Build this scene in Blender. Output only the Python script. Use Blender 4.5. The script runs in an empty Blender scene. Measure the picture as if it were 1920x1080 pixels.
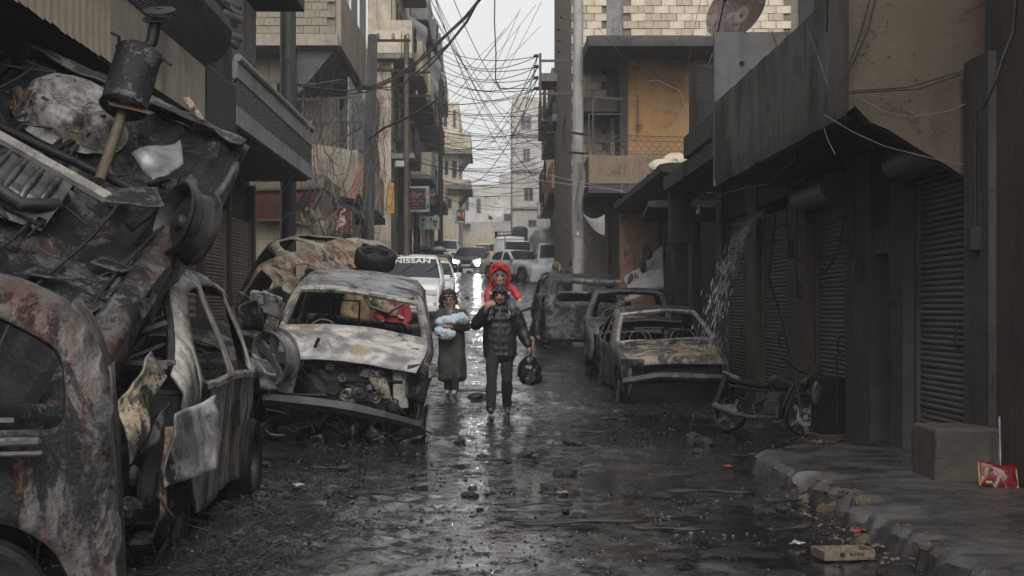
import bpy, bmesh, math, random
import numpy as np
from mathutils import Vector, Matrix, noise as mnoise
from mathutils.geometry import delaunay_2d_cdt

S = bpy.context.scene
COL = S.collection
R = math.radians
random.seed(7)

# ------------------------------------------------------------------ camera, sky, sun, exposure
EYE = 1.45
FPX = 2667.0
cam_data = bpy.data.cameras.new('camera')
cam = bpy.data.objects.new('camera', cam_data)
COL.objects.link(cam)
cam.location = (0, 0, EYE)
cam.rotation_euler = (R(90), 0, 0)
cam_data.sensor_width = 36.0
cam_data.lens = 36.0 * FPX / 1920.0
cam_data.shift_x = 42.0 / 1920.0
cam_data.shift_y = 40.0 / 1920.0
cam_data.clip_start = 0.1
cam_data.clip_end = 1500
S.camera = cam

world = bpy.data.worlds.new('World')
S.world = world
world.use_nodes = True
wt = world.node_tree
wbg = wt.nodes['Background']
sky = wt.nodes.new('ShaderNodeTexSky')
sky.sky_type = 'NISHITA'
sky.sun_disc = False
SUN_EL, SUN_ROT = R(45), R(178)
sky.sun_elevation = SUN_EL
sky.sun_rotation = SUN_ROT
sky.air_density = 1.6
sky.dust_density = 3.0
sky.ozone_density = 1.0
hs = wt.nodes.new('ShaderNodeHueSaturation')      # overcast: the cloud layer takes the blue out
hs.inputs['Saturation'].default_value = 0.10
wt.links.new(sky.outputs[0], hs.inputs['Color'])
wt.links.new(hs.outputs[0], wbg.inputs['Color'])
wbg.inputs['Strength'].default_value = 0.15

sun_data = bpy.data.lights.new('sun', 'SUN')
sun_data.energy = 1.4
sun_data.angle = R(40)
sun_data.color = (1.0, 0.98, 0.95)
sun = bpy.data.objects.new('sun', sun_data)
COL.objects.link(sun)
sd = Vector((math.sin(SUN_ROT) * math.cos(SUN_EL), math.cos(SUN_ROT) * math.cos(SUN_EL), math.sin(SUN_EL)))
sun.rotation_euler = (-sd).to_track_quat('-Z', 'Y').to_euler()

vs = S.view_settings
S.display_settings.display_device = 'sRGB'
vs.view_transform = 'Standard'
vs.look = 'None'
vs.exposure = 0.27
vs.gamma = 1.0
vs.use_curve_mapping = False
S.cycles.use_denoising = True
S.cycles.max_bounces = 6
S.cycles.diffuse_bounces = 3
S.cycles.glossy_bounces = 3
S.cycles.transmission_bounces = 4
S.cycles.transparent_max_bounces = 8
S.cycles.volume_bounces = 1
S.cycles.sample_clamp_indirect = 8.0
S.cycles.caustics_reflective = False
S.cycles.caustics_refractive = False


def P(px, py, Y):
    """point at depth Y seen at photo pixel (px, py): used to measure the place off the photograph"""
    s = FPX / Y
    return Vector(((px - 918) / s, Y, EYE + (580 - py) / s))


def gz(y):
    """height of the street: level near, then climbing at about 6 %"""
    t = y - 19.0
    if t < -3: return 0.0
    if t > 3: return 0.058 * t
    return 0.058 * (t + 3) ** 2 / 12.0


# ------------------------------------------------------------------ object helpers
def mark(o, label=None, cat=None, group=None, kind=None):
    if label: o['label'] = label
    if cat: o['category'] = cat
    if group: o['group'] = group
    if kind: o['kind'] = kind
    return o


def thing(name, label, cat, loc=(0, 0, 0), rz=0.0, group=None, matrix=None):
    o = bpy.data.objects.new(name, None)
    COL.objects.link(o)
    o.empty_display_size = 0.2
    if matrix is not None: o.matrix_world = matrix
    else:
        o.location = loc
        o.rotation_euler = (0, 0, rz)
    return mark(o, label, cat, group)


def link_mesh(name, me, mat=None, parent=None):
    o = bpy.data.objects.new(name, me)
    COL.objects.link(o)
    if mat is not None:
        for m in (mat if isinstance(mat, (list, tuple)) else [mat]): me.materials.append(m)
    if parent is not None: o.parent = parent
    return o


def kids(o): return [c for c in bpy.data.objects if c.parent == o]


def copy_tree(o, loc=None, rz=None, label=None, parent=None):
    c = o.copy()
    COL.objects.link(c)
    if parent is not None: c.parent = parent
    if loc is not None: c.location = loc
    if rz is not None: c.rotation_euler = (0, 0, rz)
    if label: c['label'] = label
    for ch in o.children: copy_tree(ch, parent=c)
    return c


class MB:
    """collects shapes, then links them as one mesh object"""
    def __init__(s): s.v, s.f, s.mi, s.cur = [], [], [], 0

    def mat(s, i): s.cur = i; return s

    def add(s, vs, fs):
        b = len(s.v)
        s.v.extend(tuple(p) for p in vs)
        for f in fs:
            s.f.append(tuple(b + i for i in f)); s.mi.append(s.cur)
        return s

    def box(s, x0, x1, y0, y1, z0, z1, M=None, j=0.0):
        v = [(x, y, z) for x in (x0, x1) for y in (y0, y1) for z in (z0, z1)]
        if j: v = [tuple(c + random.uniform(-j, j) for c in p) for p in v]
        if M is not None: v = [M @ Vector(p) for p in v]
        return s.add(v, [(0, 1, 3, 2), (4, 6, 7, 5), (0, 4, 5, 1), (2, 3, 7, 6), (0, 2, 6, 4), (1, 5, 7, 3)])

    def bar(s, a, b, w=0.03, h=None, up=(0, 0, 1)):
        a, b = Vector(a), Vector(b)
        d = (b - a)
        L = d.length
        if L < 1e-6: return s
        d /= L
        u = Vector(up)
        if abs(d.dot(u)) > 0.98: u = Vector((1, 0, 0))
        x = d.cross(u).normalized(); z = x.cross(d)
        h = h or w
        v = []
        for p in (a, b):
            for sx, sz in ((-1, -1), (1, -1), (1, 1), (-1, 1)): v.append(p + x * sx * w / 2 + z * sz * h / 2)
        return s.add(v, [(0, 1, 5, 4), (1, 2, 6, 5), (2, 3, 7, 6), (3, 0, 4, 7), (3, 2, 1, 0), (4, 5, 6, 7)])

    def tube(s, pts, r, n=8, cap=True):
        pts = [Vector(p) for p in pts]
        m = len(pts)
        rs = r if isinstance(r, (list, tuple)) else [r] * m
        rings = []
        prev = None
        for i, p in enumerate(pts):
            t = (pts[min(i + 1, m - 1)] - pts[max(i - 1, 0)])
            if t.length < 1e-9: t = Vector((0, 0, 1))
            t.normalize()
            if prev is None:
                a = Vector((0, 0, 1)) if abs(t.z) < 0.9 else Vector((1, 0, 0))
                x = t.cross(a).normalized()
            else:
                x = prev - t * prev.dot(t)
                x = x.normalized() if x.length > 1e-6 else t.orthogonal().normalized()
            prev = x
            y = t.cross(x)
            rings.append([p + (x * math.cos(2 * math.pi * k / n) + y * math.sin(2 * math.pi * k / n)) * rs[i] for k in range(n)])
        vs_ = [q for rr in rings for q in rr]
        fs = [(i * n + k, i * n + (k + 1) % n, (i + 1) * n + (k + 1) % n, (i + 1) * n + k) for i in range(m - 1) for k in range(n)]
        if cap: fs += [tuple(range(n - 1, -1, -1)), tuple((m - 1) * n + k for k in range(n))]
        return s.add(vs_, fs)

    def lathe(s, prof, n=24, M=None, ang=2 * math.pi):
        """prof: (radius, height) pairs about local z"""
        full = abs(ang - 2 * math.pi) < 1e-6
        k_n = n if full else n + 1
        vs_ = []
        for r, h in prof:
            for k in range(k_n):
                a = ang * k / n
                p = Vector((r * math.cos(a), r * math.sin(a), h))
                vs_.append(M @ p if M is not None else p)
        fs = []
        for i in range(len(prof) - 1):
            for k in range(n):
                k2 = (k + 1) % k_n if full else k + 1
                fs.append((i * k_n + k, i * k_n + k2, (i + 1) * k_n + k2, (i + 1) * k_n + k))
        return s.add(vs_, fs)

    def grid(s, rows):
        m, n = len(rows), len(rows[0])
        return s.add([p for r in rows for p in r], [(i * n + j, i * n + j + 1, (i + 1) * n + j + 1, (i + 1) * n + j) for i in range(m - 1) for j in range(n - 1)])

    def prism(s, poly, d, M=None):
        """flat polygon (3-D points) pushed along d"""
        poly = [Vector(p) for p in poly]
        d = Vector(d)
        v = poly + [p + d for p in poly]
        if M is not None: v = [M @ p for p in v]
        n = len(poly)
        return s.add(v, [tuple(range(n - 1, -1, -1)), tuple(range(n, 2 * n))] + [(i, (i + 1) % n, n + (i + 1) % n, n + i) for i in range(n)])

    def ball(s, c, r, n=10, m=7):
        c = Vector(c)
        rx, ry, rz = (r, r, r) if not isinstance(r, (list, tuple)) else r
        rows = []
        for i in range(m + 1):
            t = math.pi * i / m
            rows.append([c + Vector((rx * math.sin(t) * math.cos(2 * math.pi * k / n), ry * math.sin(t) * math.sin(2 * math.pi * k / n), rz * math.cos(t))) for k in range(n + 1)])
        return s.grid(rows)

    def mesh(s, name, smooth=None, weld=False):
        me = bpy.data.meshes.new(name)
        me.from_pydata(s.v, [], s.f)
        if any(s.mi): me.polygons.foreach_set('material_index', s.mi)
        if weld:
            bm = bmesh.new(); bm.from_mesh(me)
            bmesh.ops.remove_doubles(bm, verts=bm.verts, dist=1e-4)
            bmesh.ops.recalc_face_normals(bm, faces=bm.faces)
            bm.to_mesh(me); bm.free()
        if smooth:
            me.polygons.foreach_set('use_smooth', [True] * len(me.polygons))
            me.set_sharp_from_angle(angle=R(smooth))
        me.update()
        return me

    def build(s, name, mat=None, parent=None, smooth=None, weld=False, bevel=0.0, seg=1):
        me = s.mesh(name, smooth, weld or bevel > 0)
        o = link_mesh(name, me, mat, parent)
        if bevel:
            b = o.modifiers.new('bevel', 'BEVEL'); b.width = bevel; b.segments = seg; b.limit_method = 'ANGLE'; b.angle_limit = R(40)
        return o


# ------------------------------------------------------------------ materials
class Mat:
    def __init__(s, name, rough=0.6, spec=0.5, metal=0.0):
        s.m = bpy.data.materials.new(name)
        s.m.use_nodes = True
        s.t = s.m.node_tree
        s.b = s.t.nodes['Principled BSDF']
        s.b.inputs['Roughness'].default_value = rough
        s.b.inputs['Specular IOR Level'].default_value = spec
        s.b.inputs['Metallic'].default_value = metal
        s._co = None

    def node(s, typ, **kw):
        n = s.t.nodes.new(typ)
        for k, v in kw.items():
            if k in n.inputs: s.put(n.inputs[k], v)
            else: setattr(n, k, v)
        return n

    def put(s, sock, v):
        if hasattr(v, 'is_output'): s.t.links.new(v, sock)
        elif isinstance(v, (tuple, list)) and len(v) == 3 and sock.type == 'RGBA': sock.default_value = (*v, 1)
        else: sock.default_value = v

    @property
    def co(s):
        if s._co is None: s._co = s.node('ShaderNodeTexCoord').outputs['Object']
        return s._co

    def scaled(s, sc):
        mp = s.node('ShaderNodeMapping'); s.put(mp.inputs['Vector'], s.co); mp.inputs['Scale'].default_value = sc
        return mp.outputs[0]

    def noise(s, scale=4, detail=5, rough=0.6, dist=0.0, vec=None, w=None):
        n = s.node('ShaderNodeTexNoise')
        if w is not None:
            n.noise_dimensions = '4D'; n.inputs['W'].default_value = w
        s.put(n.inputs['Vector'], vec if vec is not None else s.co)
        n.inputs['Scale'].default_value = scale; n.inputs['Detail'].default_value = detail
        n.inputs['Roughness'].default_value = rough; n.inputs['Distortion'].default_value = dist
        return n.outputs[0]

    def voro(s, scale=10, vec=None, feature='F1'):
        n = s.node('ShaderNodeTexVoronoi'); n.feature = feature
        s.put(n.inputs['Vector'], vec if vec is not None else s.co); n.inputs['Scale'].default_value = scale
        return n.outputs[0]

    def ramp(s, fac, a, b, va=0.0, vb=1.0):
        n = s.node('ShaderNodeMapRange'); n.interpolation_type = 'SMOOTHSTEP'
        s.put(n.inputs['Value'], fac)
        n.inputs['From Min'].default_value = a; n.inputs['From Max'].default_value = b
        n.inputs['To Min'].default_value = va; n.inputs['To Max'].default_value = vb
        return n.outputs[0]

    def mix(s, fac, a, b):
        n = s.node('ShaderNodeMix'); n.data_type = 'RGBA'
        s.put(n.inputs[0], fac); s.put(n.inputs[6], a); s.put(n.inputs[7], b)
        return n.outputs[2]

    def math(s, op, a, b=0.0):
        n = s.node('ShaderNodeMath'); n.operation = op
        s.put(n.inputs[0], a); s.put(n.inputs[1], b)
        return n.outputs[0]

    def bump(s, h, strength=0.4, dist=0.01, prev=None):
        n = s.node('ShaderNodeBump'); n.inputs['Strength'].default_value = strength; n.inputs['Distance'].default_value = dist
        s.put(n.inputs['Height'], h)
        if prev is not None: s.put(n.inputs['Normal'], prev)
        return n.outputs[0]

    def out(s, color=None, rough=None, normal=None, metal=None):
        if color is not None: s.put(s.b.inputs['Base Color'], color)
        if rough is not None: s.put(s.b.inputs['Roughness'], rough)
        if normal is not None: s.put(s.b.inputs['Normal'], normal)
        if metal is not None: s.put(s.b.inputs['Metallic'], metal)
        return s.m


def plain(name, col, rough=0.6, metal=0.0, var=0.35, scale=6, bump=0.25, spec=0.5):
    m = Mat(name, rough, spec, metal)
    n = m.noise(scale, 6, 0.65)
    c = m.mix(m.ramp(n, 0.3, 0.7), tuple(x * (1 - var) for x in col), tuple(min(1, x * (1 + var)) for x in col))
    return m.out(c, m.ramp(n, 0.2, 0.8, max(0.02, rough - 0.12), min(1, rough + 0.12)), m.bump(m.noise(scale * 7, 4), bump, 0.004))


def glow(name, col, strength):
    m = Mat(name)
    m.put(m.b.inputs['Base Color'], col)
    m.put(m.b.inputs['Emission Color'], col)
    m.b.inputs['Emission Strength'].default_value = strength
    return m.m


def plaster(name, base, dark, soot=0.5, streak=0.5, rough=0.75, bump=0.5, w=0.0, patch=None, cracks=0.8):
    """cement render: mottled, with run-down streaks, soot deposits and chipped spots"""
    m = Mat(name, rough, 0.35)
    n1 = m.noise(0.9, 8, 0.62, 0.3, w=w)
    n2 = m.noise(5.5, 7, 0.7, w=w + 1)
    st = m.noise(3.2, 5, 0.6, vec=m.scaled((2.2, 2.2, 0.22)), w=w + 2)
    lt = tuple(min(1, x * 1.28) for x in base)
    c = m.mix(m.ramp(n2, 0.25, 0.78), base, lt)
    if patch is not None: c = m.mix(m.ramp(m.noise(0.55, 5, 0.6, 0.6, w=w + 5), 0.54, 0.6), c, patch)
    c = m.mix(m.math('MULTIPLY', m.ramp(st, 0.47, 0.72), streak), c, dark)
    c = m.mix(m.math('MULTIPLY', m.ramp(n1, 0.44, 0.66), soot), c, dark)
    sp = m.noise(16, 4, 0.6, w=w + 3)
    c = m.mix(m.ramp(sp, 0.66, 0.72), c, tuple(x * 0.5 for x in dark))
    fn = m.noise(1.7, 10, 0.72, 0.5, w=w + 6)
    fall = m.ramp(fn, 0.60, 0.612)
    c = m.mix(m.math('MULTIPLY', fall, 0.75), c, m.mix(m.ramp(sp, 0.4, 0.6), tuple(x * 0.45 for x in base), tuple(x * 0.9 for x in base)))
    wv = m.node('ShaderNodeVectorMath'); wv.operation = 'ADD'
    dn = m.node('ShaderNodeTexNoise'); m.put(dn.inputs['Vector'], m.co); dn.inputs['Scale'].default_value = 2.5; dn.inputs['Detail'].default_value = 6
    sc_ = m.node('ShaderNodeVectorMath'); sc_.operation = 'SCALE'; m.put(sc_.inputs[0], dn.outputs[1]); sc_.inputs['Scale'].default_value = 0.5
    m.put(wv.inputs[0], m.co); m.put(wv.inputs[1], sc_.outputs[0])
    ck = m.voro(0.9, wv.outputs[0], 'DISTANCE_TO_EDGE')
    crack = m.math('MULTIPLY', m.ramp(ck, 0.007, 0.001), m.ramp(n1, 0.50, 0.58, 0, 0.7))
    c = m.mix(m.math('MULTIPLY', crack, cracks), c, tuple(x * 0.5 for x in dark))
    h = m.math('ADD', m.noise(24, 8, 0.7), m.math('MULTIPLY', m.ramp(sp, 0.6, 0.7), -0.8))
    h = m.math('SUBTRACT', h, m.math('ADD', m.math('MULTIPLY', fall, 1.1), m.math('MULTIPLY', crack, 1.4 * cracks)))
    return m.out(c, None, m.bump(h, bump, 0.012))


def burnt(name, char=(0.009, 0.009, 0.0095), ash=(0.22, 0.215, 0.20), rust=(0.16, 0.062, 0.022), tan=(0.30, 0.235, 0.15),
          r=0.5, t=0.6, c=0.5, rough=0.5, scale=1.6, w=0.0, metal=0.0, streak=False, edge=0.6, soft=1.0):
    """fire-scoured sheet metal: ash, rust bloom, tan scale and char; r, t, c are thresholds (higher = less of it).
    Raised edges are worn to bare grey metal."""
    m = Mat(name, rough, 0.5, metal)
    vec = m.scaled((1.7, 1.7, 0.3) if streak is True else streak) if streak else None
    n0 = m.noise(scale * 2.2, 9, 0.66, 1.6, vec, w=w)
    n1 = m.noise(scale * 1.5, 11, 0.70, 1.0, vec, w=w + 3.1)
    n2 = m.noise(scale * 1.9, 10, 0.68, 1.8, vec, w=w + 7.7)
    n3 = m.noise(scale * 1.4, 12, 0.72, 0.8, vec, w=w + 12.3)
    fine = m.noise(34, 9, 0.75, w=w)
    spk = m.noise(90, 3, 0.6, w=w + 1)
    col = m.mix(m.ramp(n0, 0.40, 0.60), tuple(x * 0.30 for x in ash), ash)
    col = m.mix(m.ramp(n2, t, t + 0.05 * soft), col, m.mix(m.ramp(fine, .4, .6), tuple(x * .6 for x in tan), tan))
    rr = m.mix(m.ramp(fine, 0.38, 0.60), tuple(x * 0.3 for x in rust), rust)
    col = m.mix(m.ramp(n1, r, r + 0.05 * soft), col, rr)
    cc = m.math('ADD', n3, m.math('MULTIPLY', m.math('SUBTRACT', fine, 0.5), 0.30))
    mask = m.ramp(cc, c, c + 0.035 * soft)
    col = m.mix(mask, col, m.mix(m.ramp(fine, 0.48, 0.64), char, tuple(x * 2.4 for x in char)))
    col = m.mix(m.ramp(spk, 0.66, 0.72), col, tuple(x * 0.5 for x in ash))
    geo = m.node('ShaderNodeNewGeometry')
    pt = m.math('ADD', geo.outputs['Pointiness'], m.math('MULTIPLY', m.math('SUBTRACT', n0, 0.5), 0.12))
    col = m.mix(m.math('MULTIPLY', m.ramp(pt, 0.545, 0.62), edge), col, tuple(min(.5, x * 1.5) for x in ash))
    rg = m.ramp(n0, 0.3, 0.7, rough - 0.16, rough + 0.16)
    b1 = m.bump(m.noise(4.5, 5, 0.6, w=w + 2), 0.5, 0.05)
    h = m.math('ADD', fine, m.math('MULTIPLY', mask, 0.9))
    rg = m.math('ADD', rg, m.math('MULTIPLY', mask, 0.12))
    m.put(m.b.inputs['Specular IOR Level'], m.ramp(mask, 0, 1, 0.5, 0.28))
    return m.out(col, rg, m.bump(h, 0.6, 0.010, b1))


M = {}
M['char'] = plain('charred black', (0.010, 0.010, 0.0105), 0.6, 0, 0.5, 9, 0.6, .25)
M['char_rough'] = plain('charred rubble', (0.02, 0.019, 0.019), 0.5, 0, 0.6, 14, 0.9)
M['iron'] = plain('dark iron', (0.022, 0.021, 0.02), 0.5, 0.2, 0.4, 12, 0.4)
M['steel'] = plain('bare grey steel', (0.19, 0.19, 0.185), 0.38, 0.5, 0.4, 7, 0.4)
M['rustbar'] = plain('rusted bar', (0.06, 0.036, 0.022), 0.6, 0.1, 0.5, 20, 0.5)
M['rubber'] = plain('rubber', (0.018, 0.018, 0.018), 0.55, 0, 0.3, 10, 0.3)
M['tank'] = plain('wet grey tank', (.085, .084, .08), .3, 0.3, .5, 9, .4)
M['wire'] = plain('cable black', (0.022, 0.022, 0.024), 0.5, 0, 0.2, 10, 0)
M['wire_pale'] = plain('cable pale', (0.17, 0.166, 0.158), 0.5, 0, 0.2, 10, 0)
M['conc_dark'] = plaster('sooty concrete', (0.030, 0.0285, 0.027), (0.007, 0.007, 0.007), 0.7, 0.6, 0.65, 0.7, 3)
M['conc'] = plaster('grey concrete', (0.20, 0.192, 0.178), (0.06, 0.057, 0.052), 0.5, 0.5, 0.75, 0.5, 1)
M['beige'] = plaster('beige render', (0.44, 0.385, 0.295), (0.13, 0.11, 0.085), 0.45, 0.5, 0.8, 0.5, 2)
M['beige2'] = plaster('pale beige render', (0.47, 0.42, 0.33), (0.2, 0.17, 0.13), 0.3, 0.4, 0.8, 0.5, 4)
M['tan'] = plaster('tan wet render', (0.085, 0.066, 0.046), (0.022, 0.019, 0.016), 0.5, 0.55, 0.62, 0.6, 5)
M['brown'] = plaster('brown render', (0.062, 0.048, 0.034), (0.015, 0.013, 0.011), 0.5, 0.6, 0.6, 0.7, 6)
M['orange'] = plaster('ochre render', (0.25, 0.138, 0.052), (0.06, 0.035, 0.018), 0.55, 0.5, 0.75, 0.35, 7)
M['grey'] = plaster('grey render', (0.056, 0.054, 0.051), (0.013, 0.013, 0.013), 0.6, 0.6, 0.65, 0.5, 8)
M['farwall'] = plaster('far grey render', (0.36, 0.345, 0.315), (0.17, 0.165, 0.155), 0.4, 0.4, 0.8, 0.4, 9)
M['salmon'] = plaster('salmon render', (0.42, 0.25, 0.155), (0.2, 0.12, 0.08), 0.3, 0.4, 0.8, 0.4, 10)
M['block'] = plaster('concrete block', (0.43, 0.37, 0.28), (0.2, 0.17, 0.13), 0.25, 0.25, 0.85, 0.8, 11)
M['block_shaded'] = plaster('shaded grimy concrete block', (0.20, 0.172, 0.13), (0.08, 0.07, 0.055), 0.45, 0.45, 0.85, 0.8, 15)  # darker block copy for the left house, its shade put into the colour
M['beige_shaded'] = plaster('shaded grimy beige render', (0.235, 0.205, 0.158), (0.085, 0.075, 0.06), 0.55, 0.6, 0.8, 0.5, 16)  # darker beige copy for the same house, shade put into the colour
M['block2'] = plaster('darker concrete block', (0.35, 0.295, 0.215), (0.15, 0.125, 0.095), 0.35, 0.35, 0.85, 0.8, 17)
M['block3'] = plaster('pale concrete block', (0.46, 0.405, 0.315), (0.22, 0.19, 0.15), 0.2, 0.3, 0.85, 0.8, 18)
M['joint'] = plain('mortar joint', (0.15, 0.13, 0.10), 0.9, 0, 0.3, 10, 0.6)
M['void'] = plain('dark room inside', (0.012, 0.012, 0.013), 0.9, 0, 0.2, 3, 0)
M['glass'] = plain('window glass', (0.03, 0.036, 0.04), 0.08, 0, 0.1, 2, 0)
M['shutter'] = plaster('grey shutter metal', (0.082, 0.079, 0.074), (0.02, 0.02, 0.02), 0.5, 0.45, 0.36, 0.15, 12)
M['shutter_pale'] = plaster('tan shutter metal', (0.25, 0.20, 0.15), (0.1, 0.085, 0.07), 0.4, 0.35, 0.5, 0.15, 13)
M['white'] = plain('white paint', (0.72, 0.72, 0.71), 0.22, 0, 0.06, 2, 0.02)
M['silver'] = plain('grey white paint', (0.55, 0.56, 0.56), 0.24, 0, 0.08, 2, 0.02)
M['darkpaint'] = plain('dark blue grey paint', (0.045, 0.055, 0.062), 0.18, 0, 0.1, 2, 0.02)
M['yellow'] = plain('yellow paint', (0.62, 0.36, 0.06), 0.25, 0, 0.08, 2, 0.02)
M['plastic'] = plain('black plastic', (0.025, 0.025, 0.026), 0.4, 0, 0.2, 8, 0.1)
M['lens'] = plain('lamp lens', (0.62, 0.63, 0.64), 0.12, 0, 0.05, 2, 0)
M['redlens'] = plain('red lens', (0.4, 0.03, 0.02), 0.15, 0, 0.05, 2, 0)
M['amber'] = plain('amber lens', (0.6, 0.2, 0.03), 0.15, 0, 0.05, 2, 0)
M['chrome'] = plain('chrome', (0.6, 0.6, 0.6), 0.15, 1.0, 0.05, 2, 0)
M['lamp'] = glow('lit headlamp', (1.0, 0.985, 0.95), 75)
M['halomid'] = glow('headlamp halo inner', (1.0, 0.985, 0.95), 4.5)  # glowing ring imitating the halo round a lit headlamp
M['halodim'] = glow('headlamp halo outer', (1.0, 0.985, 0.95), 1.1)  # dimmer outer ring of the same imitated halo
M['lampsmall'] = glow('lit side lamp', (1.0, 0.75, 0.4), 6)
M['tarp'] = plain('grey tarpaulin', (0.26, 0.265, 0.26), 0.5, 0, 0.3, 3, 0.3)
M['cloth_dark'] = plain('dark hanging cloth', (0.05, 0.05, 0.052), 0.8, 0, 0.4, 5, 0.4)
M['stone'] = plaster('broken stone', (0.135, 0.108, 0.076), (0.045, 0.038, 0.03), 0.4, 0.2, 0.7, 0.9, 14)
M['water'] = plain('falling water', (0.72, 0.74, 0.75), 0.05, 0, 0.05, 2, 0)

# ================================================================== GROUND
def _h(i, j, s):
    n = (i * 374761393 + j * 668265263 + s * 974711) & 0x7fffffff
    n = ((n ^ (n >> 13)) * 1274126177) & 0x7fffffff
    return ((n ^ (n >> 16)) & 0xffff) / 65535.0


def vn(x, y, s=0):
    xi, yi = np.floor(x).astype(np.int64), np.floor(y).astype(np.int64)
    u, v = x - xi, y - yi
    u, v = u * u * (3 - 2 * u), v * v * (3 - 2 * v)
    return (_h(xi, yi, s) * (1 - u) + _h(xi + 1, yi, s) * u) * (1 - v) + (_h(xi, yi + 1, s) * (1 - u) + _h(xi + 1, yi + 1, s) * u) * v


def fb(x, y, s=0, o=4):
    a, t, w = 0.0, 0.0, 1.0
    for k in range(o):
        a = a + w * vn(x * 2 ** k, y * 2 ** k, s + k); t += w; w *= 0.55
    return a / t


def sm(x, a, b):
    t = np.clip((x - a) / (b - a), 0, 1)
    return t * t * (3 - 2 * t)


def road_height(X, Y):
    """height of mud, ruts and water level; returns (z above the street plane, wetness)"""
    h = 0.075 * (fb(X * 0.45, Y * 0.22, 1, 3) - 0.5) + 0.05 * (fb(X * 1.5, Y * 1.1, 5, 4) - 0.5) + 0.030 * (fb(X * 6, Y * 5, 9, 3) - 0.5)
    side = np.maximum(sm(X, 2.2, 3.6) * sm(Y, 14, 17), sm(-X, 1.3, 2.2))
    h = h + side * (0.10 * fb(X * 2.2, Y * 2.0, 14, 4) - 0.015)
    wreck = np.exp(-((X + 1.6) / 1.5) ** 2 - ((Y - 15.6) / 1.0) ** 2) + np.exp(-((X + 1.4) / 0.8) ** 2 - ((Y - 9.5) / 2.2) ** 2) + np.exp(-((X - 2.4) / 1.1) ** 2 - ((Y - 19.8) / 0.8) ** 2)
    h = h + wreck * 0.11 * fb(X * 3, Y * 3, 21, 4)
    h = h + 0.020 * (fb(X * 13, Y * 10, 41, 2) - 0.5) * (1 - sm(Y, 14, 24)) + 0.024 * sm(fb(X * 7, Y * 6, 33, 3), 0.55, 0.8) * (0.4 + 0.6 * side) * (1 - sm(Y, 18, 30))
    lvl = 0.006 - 0.016 * sm(Y, 16, 24) - 0.012 * (1 - sm(Y, 7, 9)) * sm(-X, -0.2, 0.5)
    wet = sm(lvl - h, -0.003, 0.003)
    return np.maximum(h, lvl + 0.0008 * np.sign(h - lvl)), wet


_xs = np.concatenate([[-90, -40, -20, -12], np.arange(-9, -4.2, 0.3), np.arange(-4.2, 4.3, 0.042), np.arange(4.5, 9.1, 0.3), [12, 20, 40, 90]])
_ys = [-12.0, -4.0, 0.0, 3.0]
_y = 5.0
while _y < 175:
    _ys.append(_y); _y += max(0.045, 0.0062 * _y)
_ys = np.array(_ys + [220, 300, 420])
GX, GY = np.meshgrid(_xs, _ys)
_hz, _wet = road_height(GX, GY)
_base = np.vectorize(gz)(np.minimum(GY, 175))
GZ = _base + _hz
_me = bpy.data.meshes.new('road')
_nx, _ny = len(_xs), len(_ys)
_me.vertices.add(_nx * _ny)
_me.vertices.foreach_set('co', np.stack([GX, GY, GZ], -1).reshape(-1).astype(np.float32))
_i = (np.arange(_ny - 1)[:, None] * _nx + np.arange(_nx - 1)[None]).reshape(-1)
_q = np.stack([_i, _i + 1, _i + _nx + 1, _i + _nx], -1)
_me.loops.add(_q.size); _me.polygons.add(len(_q))
_me.loops.foreach_set('vertex_index', _q.reshape(-1).astype(np.int32))
_me.polygons.foreach_set('loop_start', (np.arange(len(_q)) * 4).astype(np.int32))
_me.update(calc_edges=True)
_me.polygons.foreach_set('use_smooth', [True] * len(_q))
_a = _me.attributes.new('wet', 'FLOAT', 'POINT')
_a.data.foreach_set('value', _wet.reshape(-1).astype(np.float32))
m = Mat('wet sooty road', 0.3, 0.5)
at = m.node('ShaderNodeAttribute'); at.attribute_name = 'wet'
wet = at.outputs['Fac']
n1 = m.noise(1.1, 8, 0.62, 0.4)
n2 = m.noise(14, 6, 0.7)
grit = m.noise(75, 5, 0.75)
col = m.mix(m.ramp(n1, 0.35, 0.68), (0.007, 0.007, 0.007), (0.026, 0.0255, 0.025))
col = m.mix(m.ramp(n2, 0.52, 0.72), col, (0.06, 0.058, 0.055))
col = m.mix(m.ramp(grit, 0.58, 0.66), col, (0.16, 0.158, 0.152))
col = m.mix(m.ramp(grit, 0.44, 0.36), col, (0.006, 0.006, 0.006))
col = m.mix(wet, col, (0.006, 0.006, 0.006))
rg = m.ramp(n1, 0.32, 0.68, 0.20, 0.10)
film = m.ramp(m.noise(0.7, 5, 0.6, 0.5), 0.40, 0.62)
rg = m.math('ADD', rg, m.math('MULTIPLY', m.ramp(n2, 0.4, 0.7), 0.10))
mr = m.node('ShaderNodeMix'); mr.data_type = 'FLOAT'
m.put(mr.inputs[0], wet); m.put(mr.inputs[2], rg); m.put(mr.inputs[3], 0.025)
bs = m.node('ShaderNodeMath'); bs.operation = 'SUBTRACT'
m.put(bs.inputs[0], 1.0); m.put(bs.inputs[1], m.math('MULTIPLY', wet, 0.965))
b = m.node('ShaderNodeBump'); b.inputs['Distance'].default_value = 0.02
m.put(b.inputs['Strength'], m.math('MULTIPLY', bs.outputs[0], m.ramp(film, 0, 1, 1.0, 0.5)))
hh = m.math('ADD', m.noise(38, 7, 0.72), m.math('MULTIPLY', grit, 0.55))
m.put(b.inputs['Height'], hh)
ROADM = m.out(col, mr.outputs[0], b.outputs[0])
m.b.inputs['IOR'].default_value = 1.42
fa = m.noise(6.5, 8, 0.70, 0.4, w=2.0)
fb_ = m.noise(0.8, 5, 0.6, 0.5, w=6.0)
film2 = m.ramp(m.math('ADD', fa, m.math('MULTIPLY', m.math('SUBTRACT', fb_, 0.5), 0.55)), 0.445, 0.475)
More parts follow.
